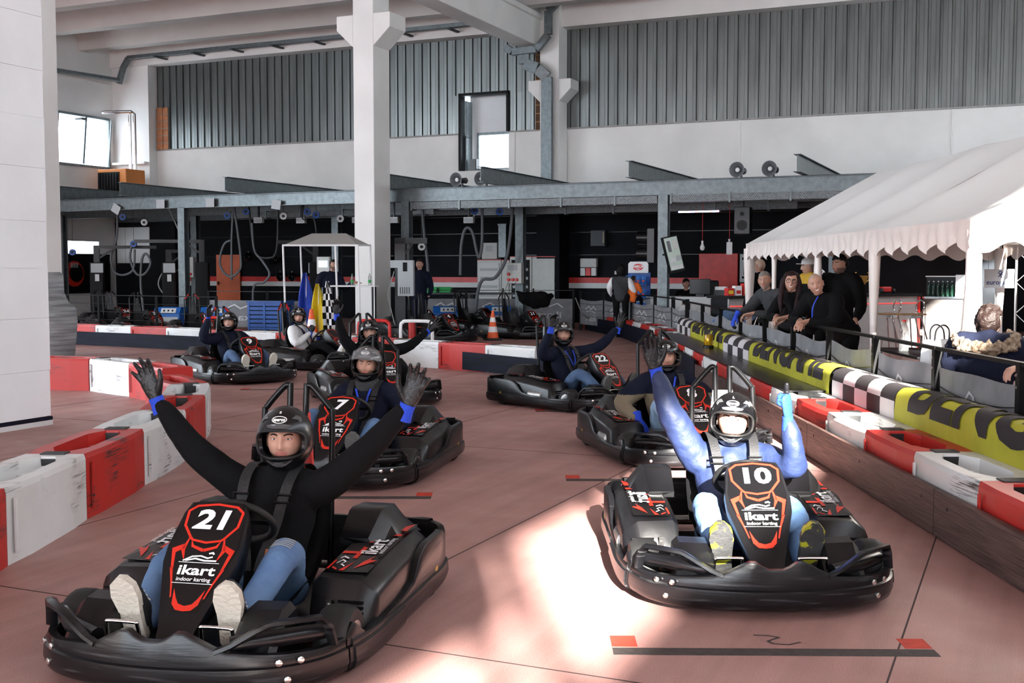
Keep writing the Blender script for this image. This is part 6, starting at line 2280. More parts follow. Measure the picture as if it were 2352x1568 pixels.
t = tag(empty('ice_bucket', onbar(2.75), R(27), 'shiny steel drink machine with a white lid on the bar', 'machine'))
MB().lathe([(0.13, 0), (0.14, 0.03), (0.14, 0.2), (0.12, 0.22)], 20).build('drum', 'chrome', t)
MB().box2((-0.16, -0.14, 0.22), (0.22, 0.14, 0.26)).build('lid', 'paper_white', t, 0, bevel=0.01)
t = tag(empty('trophy_cup', onbar(3.25), R(27), 'golden trophy cup on the bar behind a tent pole', 'trophy'))
MB().lathe([(0.07, 0), (0.07, 0.04), (0.02, 0.06), (0.02, 0.14), (0.08, 0.2), (0.11, 0.32), (0.115, 0.34)], 18).build('cup', 'gold', t)
for s in (-1, 1):
    MB().tube(spline([(s * 0.1, 0, 0.22), (s * 0.17, 0, 0.26), (s * 0.18, 0, 0.36), (s * 0.14, 0, 0.40)], 5), 0.012, 6).build('handle', 'gold', t)
t = tag(empty('model_car', onbar(3.85), R(27), 'small red model racing car on the bar', 'toy'))
MB().box2((-0.12, -0.06, 0.03), (0.12, 0.06, 0.13)).build('body', 'red_paint', t, 0, bevel=0.02)
for sx in (-1, 1):
    MB().lathe([(0.05, -0.03), (0.055, 0), (0.05, 0.03)], 14, (0, 0, 0), 'x').build('wheel', 'rubber', t, loc=(sx * 0.15, -0.04, 0.05))
for k, (s, c, la) in enumerate(((0.15, 'red_paint', 'red snack box at the left end of the bar'), (0.32, 'paper_white', 'white snack box at the left end of the bar'), (0.5, 'red_paint', 'red and white cup stack at the left end of the bar'))):
    t = tag(empty('snack_box', onbar(s), R(27), la, 'box', 'snack boxes on the bar'))
    MB().box2((-0.07, -0.05, 0), (0.07, 0.05, 0.13 + 0.04 * k)).build('carton', c, t, 0, bevel=0.004)
    MB().box2((-0.05, -0.053, 0.03), (0.05, -0.05, 0.09)).build('label_print', 'flag_yellow' if k != 1 else 'red_paint', t, 0)
# beer pump board, football, bottles on the back shelf
t = tag(empty('beer_sign', onbar(1.75, 0.3), R(27), 'green oval beer sign on the bar', 'sign'))
MB().box2((-0.2, 0, 0), (0.2, 0.03, 0.34)).build('panel', 'light_grey', t, 0)
MB().lathe([(0.17, 0), (0.17, -0.012)], 24, (0, 0, 0), 'y').build('oval', 'bottle_green', t, loc=(0.02, -0.002, 0.2))
mb = MB().use('sticker_white')
put_text(mb, 'Heine', 0.09, lambda a, b: Vector((0.02 + a, -0.018, 0.19 + b)), 0.001)
mb.build('lettering', None, t, 0)
bottle(onbar(1.95, 0.3), 0.05, 0.33, 'glass_clear', 'clear water bottle standing behind the green beer sign', 'navy_ink')
t = tag(empty('football', onbar(2.35, 0.35, 1.45), 0, 'white and black football hanging above the bar', 'ball'))
MB().lathe([(0.001, -0.11), (0.05, -0.098), (0.09, -0.062), (0.11, 0), (0.09, 0.062), (0.05, 0.098), (0.001, 0.11)], 16).build('ball', 'paper_white', t)
for k in range(5):
    a = k * 1.25
    MB().lathe([(0.03, 0), (0.025, -0.006)], 5, (0, 0, 0), 'y').build('patch', 'cloth_black', t, 0, loc=(0.105 * math.sin(a) * 0.6, -0.095, 0.05 * math.cos(a)))
MB().lathe([(0.06, -0.3), (0.03, -0.11)], 10).build('stand', 'glass_clear', t)

# stainless fridge and bottle shelf right of the bar
t = tag(empty('bar_fridge', B(-1.82, 23.75, 0), HALL, 'stainless under counter fridge right of the bar', 'fridge'))
MB().box2((0, 0, 0.05), (0.72, 0.6, 0.98)).build('cabinet', 'stainless', t, 0)
MB().box2((0.04, -0.02, 0.12), (0.62, 0.0, 0.88)).build('door', 'stainless', t, 0, bevel=0.006)
MB().box2((-0.02, -0.03, 0.98), (0.76, 0.6, 1.02)).build('worktop', 'chrome', t, 0)
t = tag(empty('bottle_rack', B(-1.8, 23.9, 1.02), HALL, 'low open rack of bottles on the fridge', 'rack'))
MB().box2((0, 0.3, 0), (0.54, 0.32, 0.4)).build('back', 'black_plastic', t, 0)
MB().box2((0, 0, 0.38), (0.54, 0.32, 0.4)).build('shelf', 'light_grey', t, 0)
MB().box2((0.55, 0, 0), (0.73, 0.3, 0.42)).build('side_box', 'paper_white', t, 0)
for k in range(6):
    bottle(B(-1.74 + 0.085 * k, 24.0, 1.02), 0.034, 0.30, 'bottle_green', f'{ORD[k]} dark bottle from the left in the rack on the fridge', 'light_grey', grp='bottles in the rack')
t = tag(empty('display_fridge', B(-1.05, 24.4, 0), HALL, 'tall dark glass door drinks cooler behind the tent pole', 'fridge'))
MB().box2((0, 0.02, 0), (0.55, 0.65, 1.95)).build('cabinet', 'post_black', t, 0)
MB().box2((0, 0, 0), (0.05, 0.03, 1.95)).box2((0.5, 0, 0), (0.55, 0.03, 1.95)).box2((0.05, 0, 1.85), (0.5, 0.03, 1.95)).build('door_frame', 'grey_panel', t, 0)
MB().box2((0.05, 0.005, 0.1), (0.5, 0.015, 1.85)).build('glass_door', 'glass_dark', t, 0)
# bar stools
for k, (x, y) in enumerate(((6.62, 20.15), (6.95, 19.95))):
    t = tag(empty('bar_stool', (x, y, 0), R(20), ['left of two chrome bar stools with a wooden seat and ring back', 'right of two chrome bar stools with a wooden seat and ring back'][k], 'stool', 'bar stools'))
    MB().box2((-0.3, -0.17, 0.76), (0.14, 0.17, 0.785)).build('seat', 'wood', t, 0, bevel=0.01)
    MB().tube([(0.13 + 0.05 * math.sin(a) * 0.3, 0.10 * math.cos(a), 0.90 + 0.115 * math.sin(a)) for a in (2 * PI * q / 18 for q in range(18))], 0.013, 7, loop=True).build('backrest', 'chrome', t)
    for a, b in ((-0.04, -0.1), (-0.04, 0.1), (0.12, -0.1), (0.12, 0.1)):
        MB().tube([(a * 0.8, b * 0.6, 0.76), (a + 0.16, b * 1.6, 0)], 0.013, 7).build('leg', 'chrome', t)
    MB().box2((-0.06, -0.07, 0.70), (0.1, 0.07, 0.76)).build('bracket', 'chrome', t, 0)
# grey truss at the right edge
t = tag(empty('truss_tower', B(-0.18, 24.2, 0), HALL, 'aluminium lattice truss tower at the right edge', 'truss'))
for a in (0, 0.3):
    for b in (0, 0.3):
        MB().tube([(a, b, 0), (a, b, 2.6)], 0.024, 8).build('chord', 'rim_metal', t)
for k in range(8):
    s = k % 2
    MB().tube([(0.3 * s, 0, 0.3 * k + 0.1), (0.3 * (1 - s), 0, 0.3 * k + 0.4)], 0.01, 6).build('brace', 'rim_metal', t)

# ================================================================== reception, screens, lamps
t = tag(empty('reception_desk', B(-8.95, 26.6, 0), HALL, 'pale grey reception desk behind the far fence', 'counter'))
MB().box2((0, 0, 0), (2.2, 0.04, 0.86)).build('front_panel', 'light_grey', t, 0)
MB().box2((-0.03, -0.03, 0.86), (2.25, 0.7, 0.9)).build('desk_top', 'light_grey', t, 0)
MB().box2((0, 0.04, 0), (0.04, 0.65, 0.86)).build('side_panel', 'red_paint', t, 0)
t = tag(empty('monitor_back', B(-7.3, 26.75, 0.9), HALL, 'black computer monitor seen from behind on the reception desk', 'monitor'))
MB().box2((0, 0, 0.06), (0.5, 0.04, 0.42)).build('case', 'black_plastic', t, 0, bevel=0.01)
MB().box2((0.15, 0.02, 0), (0.35, 0.14, 0.08)).build('stand', 'black_plastic', t, 0)
t = tag(empty('receipt_printer', B(-6.75, 26.9, 0.9), HALL, 'white till printer with a blue display on the reception desk', 'printer'))
MB().box2((0, 0, 0), (0.3, 0.25, 0.16)).build('case', 'black_plastic', t, 0)
MB().box2((0.02, 0.0, 0.16), (0.28, 0.2, 0.24)).build('lid', 'paper_white', t, 0, bevel=0.01)
t = tag(empty('brochure_holder', B(-8.1, 26.75, 0.9), HALL, 'clear holder of coloured brochures on the reception desk', 'holder'))
for k in range(4):
    MB().box2((0.03 * k, 0, 0.01), (0.03 * k + 0.024, 0.1, 0.2)).build('brochure', ('red_paint', 'navy_ink', 'paper_white', 'sticker_red')[k], t, 0)
MB().box2((-0.01, -0.01, 0), (0.13, 0.11, 0.012)).build('tray', 'glass_clear', t, 0)
t = tag(empty('paper_sheet', B(-8.6, 26.7, 0.9), HALL, 'white notice standing on the reception desk beside the post', 'notice'))
MB().box2((-0.3, 0, 0), (-0.1, 0.008, 0.27)).build('sheet', 'paper_white', t, 0)
p = person(tuple(B(-7.55, 27.4, -0.02)), R(-20), seated(head=(0, -0.07, 1.22)), 'person with long dark hair looking at a phone behind the reception desk', None, top='cloth_black', legs='cloth_black', head=dict(hair='hair_black', hair_out=0.02, back_hair=-0.15), headrot=(0, R(14), 0), hands={'R': ('relaxed', (0.3, -0.4, 0.8), (0.2, 0.9, 0.2), 'skin')}, shoes=SH, fine=False, vox=0.018, seed=20)
t = tag(empty('office_chair', B(-7.1, 27.6, 0), HALL, 'black leather office chair behind the reception desk', 'chair'))
MB().box2((-0.28, 0, 0.6), (0.28, 0.1, 1.28)).build('backrest', 'seat_black', t, 0, bevel=0.04)
MB().box2((-0.28, -0.45, 0.45), (0.28, 0.05, 0.56)).build('seat', 'seat_black', t, 0, bevel=0.03)
MB().tube([(0, -0.2, 0.06), (0, -0.2, 0.45)], 0.03, 8).build('column', 'black_steel', t)
for k in range(5):
    a = k * 2 * PI / 5
    MB().bar((0, -0.2, 0.06), (0.28 * math.cos(a), -0.2 + 0.28 * math.sin(a), 0.05), 0.05, 0.04).build('foot', 'black_plastic', t, 0)
# woman holding a child
p = person(tuple(B(-8.39, 24.9, 0)), R(160), standing(head=(0, -0.03, 1.50), neck=(0, 0, 1.35), chest=(0, -0.01, 1.15), shL=(0.18, 0, 1.29), shR=(-0.18, 0, 1.29), elR=(-0.30, -0.05, 1.05), wrR=(-0.18, -0.26, 1.1)), 'person in a grey waistcoat with white sleeves seen from behind, carrying a child', None, top='cloth_white', legs='cloth_black',
           top2=('cloth_grey', lambda c: abs(c.x) < 0.185), head=dict(hair='hair_black', hair_out=0.035, hairline=0.04, back_hair=-0.12), hands={'R': ('relaxed', (0.6, -0.8, 0), (0, 0, 1), 'skin')}, shoes=SH, fine=False, vox=0.018, seed=21)
strap2(p, 'bag_strap', [(0.12, 0.12, 1.36), (0.0, 0.16, 1.2), (-0.16, 0.15, 0.98)], 0.03, 'belt_black')
p = person(tuple(B(-8.14, 25.0, 0.55)), R(150), seated(), 'small child in an orange top held on an arm', None, top='cloth_orange', legs='cloth_navy', head=dict(hair='hair_brown', hair_out=0.008, hairline=0.05), hands={}, shoes=SH, fine=False, vox=0.02, seed=22, scale=0.66)
# chips stand
t = tag(empty('snack_stand', B(-8.78, 26.3, 0), HALL, 'blue chips display stand with a white header', 'stand'))
MB().box2((0, 0.3, 0.2), (0.56, 0.32, 1.48)).build('back', 'blue_plastic', t, 0)
hd = MB().prism([(0.03, 1.46), (0.53, 1.46), (0.53, 1.68), (0.48, 1.73), (0.08, 1.73), (0.03, 1.68)], lambda a, b: (a, 0.22, b), lambda a, b: (a, 0.25, b)).build('header', 'paper_white', t, 0)
MB().lathe([(0.13, 0), (0.13, -0.008)], 24, (0, 0, 0), 'y').build('logo_disc', 'red_paint', hd, 0, loc=(0.28, 0.22, 1.6)).scale = (1, 1, 0.62)
mb = MB().use('sticker_white')
put_text(mb, 'AMICA', 0.085, lambda a, b: Vector((0.28 + a, 0.208, 1.61 + b)), 0.002)
put_text(mb, 'Chips', 0.04, lambda a, b: Vector((0.28 + a, 0.208, 1.55 + b)), 0.001)
mb.build('header_lettering', None, hd, 0)
for z in (1.2, 0.88, 0.56):
    MB().box2((0, 0, z - 0.02), (0.56, 0.3, z)).build('shelf', 'blue_plastic', t, 0)
bag = MB()
bag.rings([[(-0.055, 0, z), (0, -dd, z), (0.055, 0, z), (0, dd, z)] for z, dd in ((0, 0.006), (0.03, 0.03), (0.1, 0.04), (0.17, 0.025), (0.2, 0.004))])
bagm = bag.mesh('chips_bag', 'blue_machine', 40)
bagl = MB().use('sticker_red').add([(-0.03, -0.038, 0.05), (0.03, -0.038, 0.05), (0.025, -0.04, 0.09), (-0.025, -0.04, 0.09)], [(0, 1, 2, 3)]).mesh('bag_print', None, 0)
for j, z in enumerate((1.2, 0.88, 0.56)):
    for k in range(4):
        o = tag(obj('chips_bag', bagm, None, B(-8.78 + 0.08 + 0.13 * k, 26.36, z), HALL), f'{ORD[k]} blue chips bag from the left on the ' + ('top', 'middle', 'bottom')[j] + ' shelf of the stand', 'snack bag', 'chips bags on the stand')
        obj('bag_print', bagl, o)
# screen on the post
t = tag(empty('wall_screen', (3.42, 24.85, 1.45), R(28), 'flat screen tilted sideways on the steel post', 'screen'))
t.rotation_euler = (R(-10), R(-10), R(30))
mat('screen_img', (0.13, 0.15, 0.13), 0.3, emit=(0.16, 0.19, 0.17), estr=0.4)
MB().box2((-0.03, -0.03, 0), (0.38, 0.03, 0.80)).build('bezel', 'post_black', t, 0, bevel=0.006)
MB().box2((0, -0.036, 0.06), (0.35, -0.03, 0.77)).build('picture', 'screen_img', t, 0)
mb = MB()
for k, (a, b, c, d, m) in enumerate(((0.02, 0.08, 0.33, 0.16, 'light_grey'), (0.04, 0.22, 0.2, 0.34, 'light_grey'), (0.22, 0.24, 0.34, 0.36, 'grey_panel'), (0.05, 0.46, 0.14, 0.7, 'hose_grey'), (0.2, 0.5, 0.32, 0.72, 'cabinet_grey'))):
    MB().box2((a, -0.038, b), (c, -0.036, d)).build('picture_detail', m, t, 0)
MB().tube([(0.2, 0.03, 0.4), (0.05, 0.2, 0.45)], 0.02, 8).build('arm', 'black_steel', t)
# signal lamps box beside the post
t = tag(empty('traffic_light', B(-7.9, 25.2, 1.7), HALL, 'black two lamp signal head mounted left of the steel post', 'signal'))
for z in (0.0, 0.36):
    MB().lathe([(0.15, -0.02), (0.15, -0.28), (0.145, -0.28), (0.14, -0.02)], 16, (0, 0, 0), 'x').build('hood', 'black_plastic', t, loc=(0.1, 0, z + 0.2))
MB().box2((0.08, -0.16, 0), (0.24, 0.16, 0.76)).build('housing', 'black_plastic', t, 0)
# LED bar, pendant bulbs, loudspeaker, red board
t = tag(empty('led_bar', (3.88, 27.0, 2.86), HALL, 'thin multicoloured LED bar light under the canopy', 'light'))
for k in range(12):
    c = ((0.4, 0.5, 1.0), (1, 0.25, 0.2), (0.5, 0.7, 1), (0.9, 0.4, 0.8))[k % 4]
    mat('led_%d' % (k % 4), c, 0.4, emit=c, estr=5.0)
    MB().box2((0.08 * k, -0.02, 0), (0.08 * k + 0.07, 0.0, 0.035)).build('led_segment', 'led_%d' % (k % 4), t, 0)
MB().box2((-0.02, 0, 0), (0.98, 0.05, 0.06)).build('housing', 'black_plastic', t, 0)
for x, nm, la in ((4.44, 'pendant_bulb', 'round white bulb hanging on a red cord'), (5.07, 'pendant_lamp', 'white cylinder lamp hanging on a red cord')):
    t = tag(empty(nm, (x, 27.0, 2.05), 0, la, 'light'))
    if nm == 'pendant_bulb':
        MB().lathe([(0.001, -0.07), (0.04, -0.055), (0.06, 0), (0.045, 0.045), (0.025, 0.08), (0.025, 0.16)], 16).build('bulb', 'paper_white', t)
    else:
        MB().box2((-0.06, -0.06, -0.16), (0.06, 0.06, 0.13)).build('shade', 'paper_white', t, 0, bevel=0.01)
        MB().lathe([(0.02, 0.13), (0.03, 0.2)], 10).build('socket', 'light_grey', t)
    MB().tube([(0, 0, 0.14), (0, 0, 1.1)], 0.006, 6).build('cord', 'red_paint', t)
t = tag(empty('loudspeaker', (5.35, 26.8, 2.36), HALL, 'black loudspeaker hanging beside the tent corner', 'speaker'))
MB().box2((-0.18, -0.15, 0), (0.18, 0.15, 0.62)).build('cabinet', 'black_plastic', t, 0, bevel=0.01)
for z, r_ in ((0.2, 0.12), (0.46, 0.05)):
    MB().lathe([(r_, -0.158), (r_ * 0.9, -0.15), (r_ * 0.3, -0.14)], 16, (0, 0, z), 'y').build('cone', 'rubber', t)
MB().tube([(0, 0, 0.62), (0, 0, 0.8)], 0.02, 6).build('bracket', 'black_steel', t)
tag(hall('wall_board', MB().box2((-8.28, 31.3, 0), (-7.2, 31.38, 1.98)), 'red_paint', smooth=0, bevel=0.01), 'tall red panel on the back wall behind reception', 'panel')
t = tag(empty('poster_frame', B(-7.05, 30.9, 1.2), HALL, 'clear framed black and white poster at the tent corner', 'poster'))
MB().box2((0, 0, 0), (0.5, 0.02, 0.75)).build('sheet', 'grey_panel', t, 0)
for a, b, c, d in ((0.06, 0.1, 0.44, 0.16), (0.06, 0.6, 0.44, 0.66), (0.1, 0.2, 0.2, 0.56), (0.28, 0.24, 0.4, 0.5)):
    MB().box2((a, -0.006, b), (c, 0.0, d)).build('print', 'cloth_black', t, 0)
# blue sun lounger cloth / chairs near the tent corner
t = tag(empty('folding_chair', (3.62, 18.55, 0), R(-30), 'blue padded folding chair at the tent corner', 'chair'))
MB().grid(lambda i, j: Vector((-0.3 + 0.6 * i, -0.3 + 0.55 * j, 0.72 + 0.14 * j + 0.03 * math.sin(6 * i))), 8, 8).build('cushion', 'jeans', t, 60, solid=0.04)
for s in (-1, 1):
    MB().tube(spline([(s * 0.28, -0.3, 0), (s * 0.3, -0.2, 0.5), (s * 0.3, 0.1, 0.8), (s * 0.28, 0.3, 0.86)], 4), 0.014, 7).build('frame', 'chrome', t)
    MB().tube([(s * 0.29, 0.28, 0), (s * 0.29, -0.1, 0.66)], 0.014, 7).build('leg', 'chrome', t)
# small head behind the post
person(tuple(B(-7.05, 25.7, -0.32)), R(-140), seated(head=(0, -0.07, 1.05)), 'person with short dark hair seated low behind the far fence, seen in profile', None, top='cloth_white', legs='cloth_black', head=dict(hair='hair_black'), hands={}, shoes=None, fine=False, vox=0.02, seed=23, legs_on=False)

# ================================================================== workshop
# parked karts
PK = 'parked karts in the workshop'
for x, y, a, n, la in ((-11.6, 28.6, 48, '2', 'parked black kart number 2 at the far left of the workshop'), (-10.2, 29.2, 50, None, 'parked black kart without a visible number beside kart 2'),
                       (-8.35, 26.3, 44, '3', 'parked black kart number 3 in front of the workshop post'), (-9.45, 27.7, 44, '24', 'parked black kart number 24 just behind kart 3'),
                       (-6.75, 24.9, 35, '12', 'parked black kart with a red taped hoop behind the driver of kart 9'),
                       (-2.25, 26.9, 48, '14', 'parked black kart number 14 right of the white column'), (-1.65, 24.7, 48, '4', 'parked black kart number 4 nearest the white tube rail'),
                       (-0.95, 28.1, 55, None, 'parked black kart with its tail up behind the single cone'), (0.15, 26.2, 48, '21', 'parked black kart numbered 21 right of the single cone')):
    make_kart((x, y), R(a), n, la, group=PK, tape=(n == '12'), belts=False, full=False)

# kart lifts: black post with an arm and a grey control box
def lift(loc, rz, la, h=2.2, arm=1.1, wide=1.3):
    t = tag(empty('kart_lift', loc, rz, la, 'lift', 'kart lifts'))
    t.scale = (wide, wide, 1)
    MB().box2((-0.14, -0.12, 0), (0.14, 0.12, 1.75)).build('column', 'post_black', t, 0, bevel=0.01)
    MB().box2((-0.06, -0.06, 1.75), (0.06, 0.06, h)).build('mast', 'black_steel', t, 0)
    MB().box2((-0.06, -0.05, h - 0.09), (arm, 0.05, h)).build('arm', 'black_steel', t, 0)
    MB().bar((0.02, 0, h - 0.4), (0.4, 0, h - 0.06), 0.05, 0.05).build('strut', 'black_steel', t, 0)
    MB().box2((-0.1, -0.2, 1.45), (0.16, -0.12, 1.72)).build('control_box', 'grey_panel', t, 0)
    MB().box2((-0.02, -0.17, 1.2), (0.07, -0.12, 1.4)).build('handset', 'light_grey', t, 0)
    MB().box2((-0.3, -0.5, 0), (-0.2, 0.5, 0.06)).build('foot', 'black_steel', t, 0)
    MB().box2((0.2, -0.5, 0), (0.3, 0.5, 0.06)).build('foot', 'black_steel', t, 0)
    return t


lift((-12.30, 34.27, 0), R(10), 'black kart lift post at the far left of the workshop', 2.25, 1.3, 1.32)
lift((-8.75, 32.68, 0), R(185), 'black kart lift with a long arm left of the orange door', 2.38, 1.45, 1.28)
lift((-9.85, 33.18, 0), R(10), 'black kart lift column behind the hanging hoses', 2.11, 0.5, 1.25)
lift((-5.29, 31.14, 0), R(190), 'black kart lift behind the small gazebo post', 2.32, 0.85, 1.19)
# lift at the white column
t = tag(empty('charging_lift', (-2.52, 26.0, 0), R(-8), 'black lift post with a grey charger box right of the white column', 'lift'))
MB().box2((-0.12, 0, 0), (0.12, 0.2, 2.25)).build('column', 'black_plastic', t, 0)
MB().box2((-0.12, 0, 2.12), (0.62, 0.1, 2.25)).build('arm', 'black_steel', t, 0)
MB().bar((0.05, 0.05, 1.8), (0.3, 0.05, 2.15), 0.04, 0.04).build('strut', 'black_steel', t, 0)
cb = MB().box2((-0.02, -0.14, 0.95), (0.34, 0.0, 1.75)).build('charger_box', 'grey_panel', t, 0, bevel=0.008)
MB().box2((-0.2, -0.1, 1.58), (-0.02, 0.0, 1.75)).build('side_box', 'grey_panel', t, 0)
MB().box2((0.1, -0.146, 1.5), (0.2, -0.14, 1.7)).build('display', 'post_black', cb, 0)
for k in range(5):
    MB().box2((0.03 + 0.05 * k, -0.145, 1.0), (0.05 + 0.05 * k, -0.14, 1.15)).build('vent_slot', 'dark_frame', cb, 0)
MB().tube(spline([(-0.12, -0.05, 1.5), (-0.25, -0.1, 1.0), (-0.2, -0.1, 0.7), (-0.1, -0.1, 0.3)], 5), 0.012, 6).build('cable', 'rope_grey', t)

# exhaust hoses hanging from the canopy on reels
def hose(pts, r_, la, m='hose_grey', y=None):
    return tag(MB().tube(spline(pts, 7), r_, 8).build('exhaust_hose', m, None, 60), la, 'hose', 'hoses hanging from the canopy')




hose([(-7.81, 32.59, 3.5), (-7.9, 32.64, 2.48), (-7.92, 32.64, 1.24)], 0.03, 'straight grey hose down the middle of the loop before the orange door')
hose([(-7.94, 32.65, 2.36), (-8.15, 32.75, 2.24), (-8.29, 32.81, 1.8), (-8.19, 32.76, 1.49), (-7.95, 32.66, 1.34), (-7.7, 32.55, 1.49), (-7.62, 32.51, 1.86), (-7.84, 32.61, 3.5)], 0.033, 'looped grey hose hanging in front of the orange door')
hose([(-11.68, 34.32, 3.5), (-11.72, 34.34, 2.53), (-11.94, 34.43, 1.88), (-11.83, 34.39, 1.48), (-11.52, 34.25, 1.38), (-11.17, 34.09, 1.55), (-11.11, 34.07, 2.13)], 0.033, 'grey hose loop at the left end of the lift arm')
hose([(-11.17, 34.09, 2.33), (-11.27, 34.13, 1.87), (-11.07, 34.05, 1.42), (-10.77, 33.91, 1.42), (-10.57, 33.82, 1.74), (-10.72, 33.89, 2.0), (-10.87, 33.96, 1.81), (-10.92, 33.98, 1.1), (-10.84, 33.94, 0.32)], 0.035, 'knotted grey hose hanging under the lift arm')
hose([(-10.02, 33.58, 3.5), (-9.37, 33.29, 2.06), (-9.58, 33.38, 1.55), (-10.1, 33.61, 1.49), (-10.32, 33.71, 1.1), (-10.02, 33.58, 0.78), (-9.88, 33.51, 1.3)], 0.02, 'thin grey cable loops left of the workshop post', 'rope_grey')
hose([(-7.37, 32.4, 3.5), (-7.26, 32.35, 2.47), (-7.15, 32.3, 1.98), (-6.78, 32.14, 1.86), (-6.51, 32.02, 2.1), (-6.45, 31.99, 3.5)], 0.03, 'grey hose slung between two reels right of the orange door', 'hose_dark')
hose([(-7.26, 32.35, 2.84), (-7.2, 32.32, 2.1), (-6.96, 32.21, 1.79), (-6.74, 32.12, 1.43), (-6.92, 32.2, 1.18), (-7.23, 32.34, 1.06), (-7.26, 32.35, 0.26)], 0.033, 'grey hose snaking down to the blue crate')
hose([(-5.65, 31.63, 3.5), (-5.72, 31.66, 2.93), (-5.39, 31.52, 2.93), (-5.29, 31.47, 2.09), (-5.33, 31.49, 1.37)], 0.026, 'dark hose hanging beside the small gazebo', 'hose_dark')
hose([(-1.33, 29.71, 1.4), (-1.3, 29.7, 2.17), (-1.19, 29.65, 2.58), (-1.02, 29.57, 2.51), (-0.9, 29.52, 2.0), (-0.83, 29.49, 1.85), (-0.76, 29.46, 2.28), (-0.76, 29.46, 3.5)], 0.038, 'arched grey hose hanging right of the white column')
hose([(0.05, 29.53, 3.5), (-0.05, 29.58, 2.37), (-0.17, 29.63, 1.77), (-0.44, 29.75, 1.33), (-0.76, 29.89, 1.27), (-0.89, 29.95, 0.94), (-0.95, 29.98, 0.38)], 0.042, 'long grey hose winding down in front of the grey cabinets')
hose([(-2.34, 30.16, 3.5), (-2.28, 30.13, 2.43), (-2.19, 30.09, 1.61), (-2.24, 30.12, 1.02), (-2.58, 30.27, 0.73), (-2.95, 30.43, 0.72)], 0.038, 'grey hose curving beside the charger box')
for k, (x, y, z, m) in enumerate(((-13.26, 34.92, 2.06, 'blue_plastic'), (-11.1, 33.96, 2.29, 'blue_plastic'), (-10.72, 33.79, 2.91, 'light_grey'), (-11.45, 34.11, 3.08, 'blue_plastic'), (-8.0, 32.58, 3.05, 'blue_plastic'), (-7.41, 32.32, 3.15, 'blue_plastic'), (-6.27, 31.81, 3.0, 'light_grey'), (-5.56, 31.49, 3.11, 'blue_plastic'), (-5.3, 31.38, 3.01, 'blue_plastic'), (-4.6, 31.07, 2.9, 'light_grey'), (-2.35, 30.07, 2.13, 'light_grey'), (-0.95, 29.44, 3.03, 'blue_plastic'), (-0.31, 29.16, 2.99, 'blue_plastic'))):
    t = tag(empty('hose_reel', (x, y, z), 0, ('blue' if m == 'blue_plastic' else 'white') + ' hose pulley, ' + ORD[k] + ' of the row from the left', 'pulley', 'hose pulleys under the canopy'))
    MB().lathe([(0.05, -0.03), (0.095, -0.035), (0.08, 0.0), (0.095, 0.035), (0.05, 0.03)], 18, (0, 0, 0), 'y').build('wheel', m, t)
    MB().lathe([(0.04, -0.05), (0.04, 0.05)], 10, (0, 0, 0), 'y').build('hub', 'rubber', t)
    MB().tube([(0, 0, 0.09), (0, 0, max(0.12, 3.5 - z))], 0.005, 5).build('hook', 'black_steel', t)
for k, (x, y, z_) in enumerate(((-7.15, 32.74, 2.85), (-5.84, 32.15, 2.82), (-4.19, 31.42, 2.8), (-1.11, 30.05, 2.74), (-3.15, 30.96, 2.78))):
    t = tag(empty('emergency_lamp', (x, y, z_), HALL, ORD[k] + ' small white emergency lamp under the canopy', 'lamp', 'emergency lamps'))
    MB().box2((-0.14, -0.06, 0), (0.14, 0.06, 0.16)).build('case', 'light_grey', t, 0, bevel=0.01)
    MB().box2((-0.12, -0.066, 0.02), (0.12, -0.06, 0.12)).build('lens', 'grey_panel', t, 0)
    MB().box2((-0.02, -0.02, 0.16), (0.02, 0.02, 3.5 - z_)).build('drop_rod', 'black_steel', t, 0)

# back wall fittings
dr = structure(empty('door_1', B(-24.75, 31.28, 0), HALL, 'orange metal door in the back wall of the workshop'))
MB().box2((0, 0, 0), (0.96, 0.05, 2.03)).build('leaf', 'door_orange', dr, 0, bevel=0.006)
h = MB().box2((0.07, -0.03, 1.02), (0.11, 0.0, 1.14)).build('handle_plate', 'post_black', dr, 0)
MB().tube([(0.09, -0.03, 1.1), (0.09, -0.07, 1.1), (0.21, -0.07, 1.1)], 0.012, 6).build('lever', 'post_black', h)
t = tag(empty('whiteboard', B(-28.7, 30.95, 1.76), HALL, 'white rectangular panel on the dark wall at left', 'board'))
MB().box2((0, 0, 0), (1.42, 0.03, 1.22)).build('panel', 'light_grey', t, 0)
MB().box2((0.36, -0.006, 0), (0.38, 0.0, 1.22)).build('seam', 'grey_panel', t, 0)
structure(tag(hall('wall_back_panel', MB().box2((-28.8, 30.98, 0), (-26.2, 31.4, 3.4)), 'black_wall', smooth=0), 'black cladding of the left workshop corner'))
tag(hall('black_poster', MB().box2((-28.78, 27.2, 0.75), (-28.7, 30.6, 2.05)), 'post_black', smooth=0), 'black poster board with a large helmet picture on the left wall', 'poster')
t = tag(empty('helmet_poster', B(-28.62, 28.9, 1.4), HALL, 'red and black picture of a racing helmet on the left poster', 'picture'))
MB().lathe([(0.001, -0.02), (0.42, -0.02), (0.42, 0.0)], 26, (0, 0, 0), 'x').build('disc', 'sticker_red', t)
MB().lathe([(0.3, 0.006), (0.3, 0.0)], 26, (0, 0, 0), 'x').build('visor_shape', 'post_black', t, loc=(0.02, 0.05, 0.02))
for k in range(5):
    MB().box2((0.03, -0.2 + 0.07 * k, 0.2), (0.036, -0.17 + 0.07 * k, 0.36)).build('stripe', 'light_grey', t, 0)

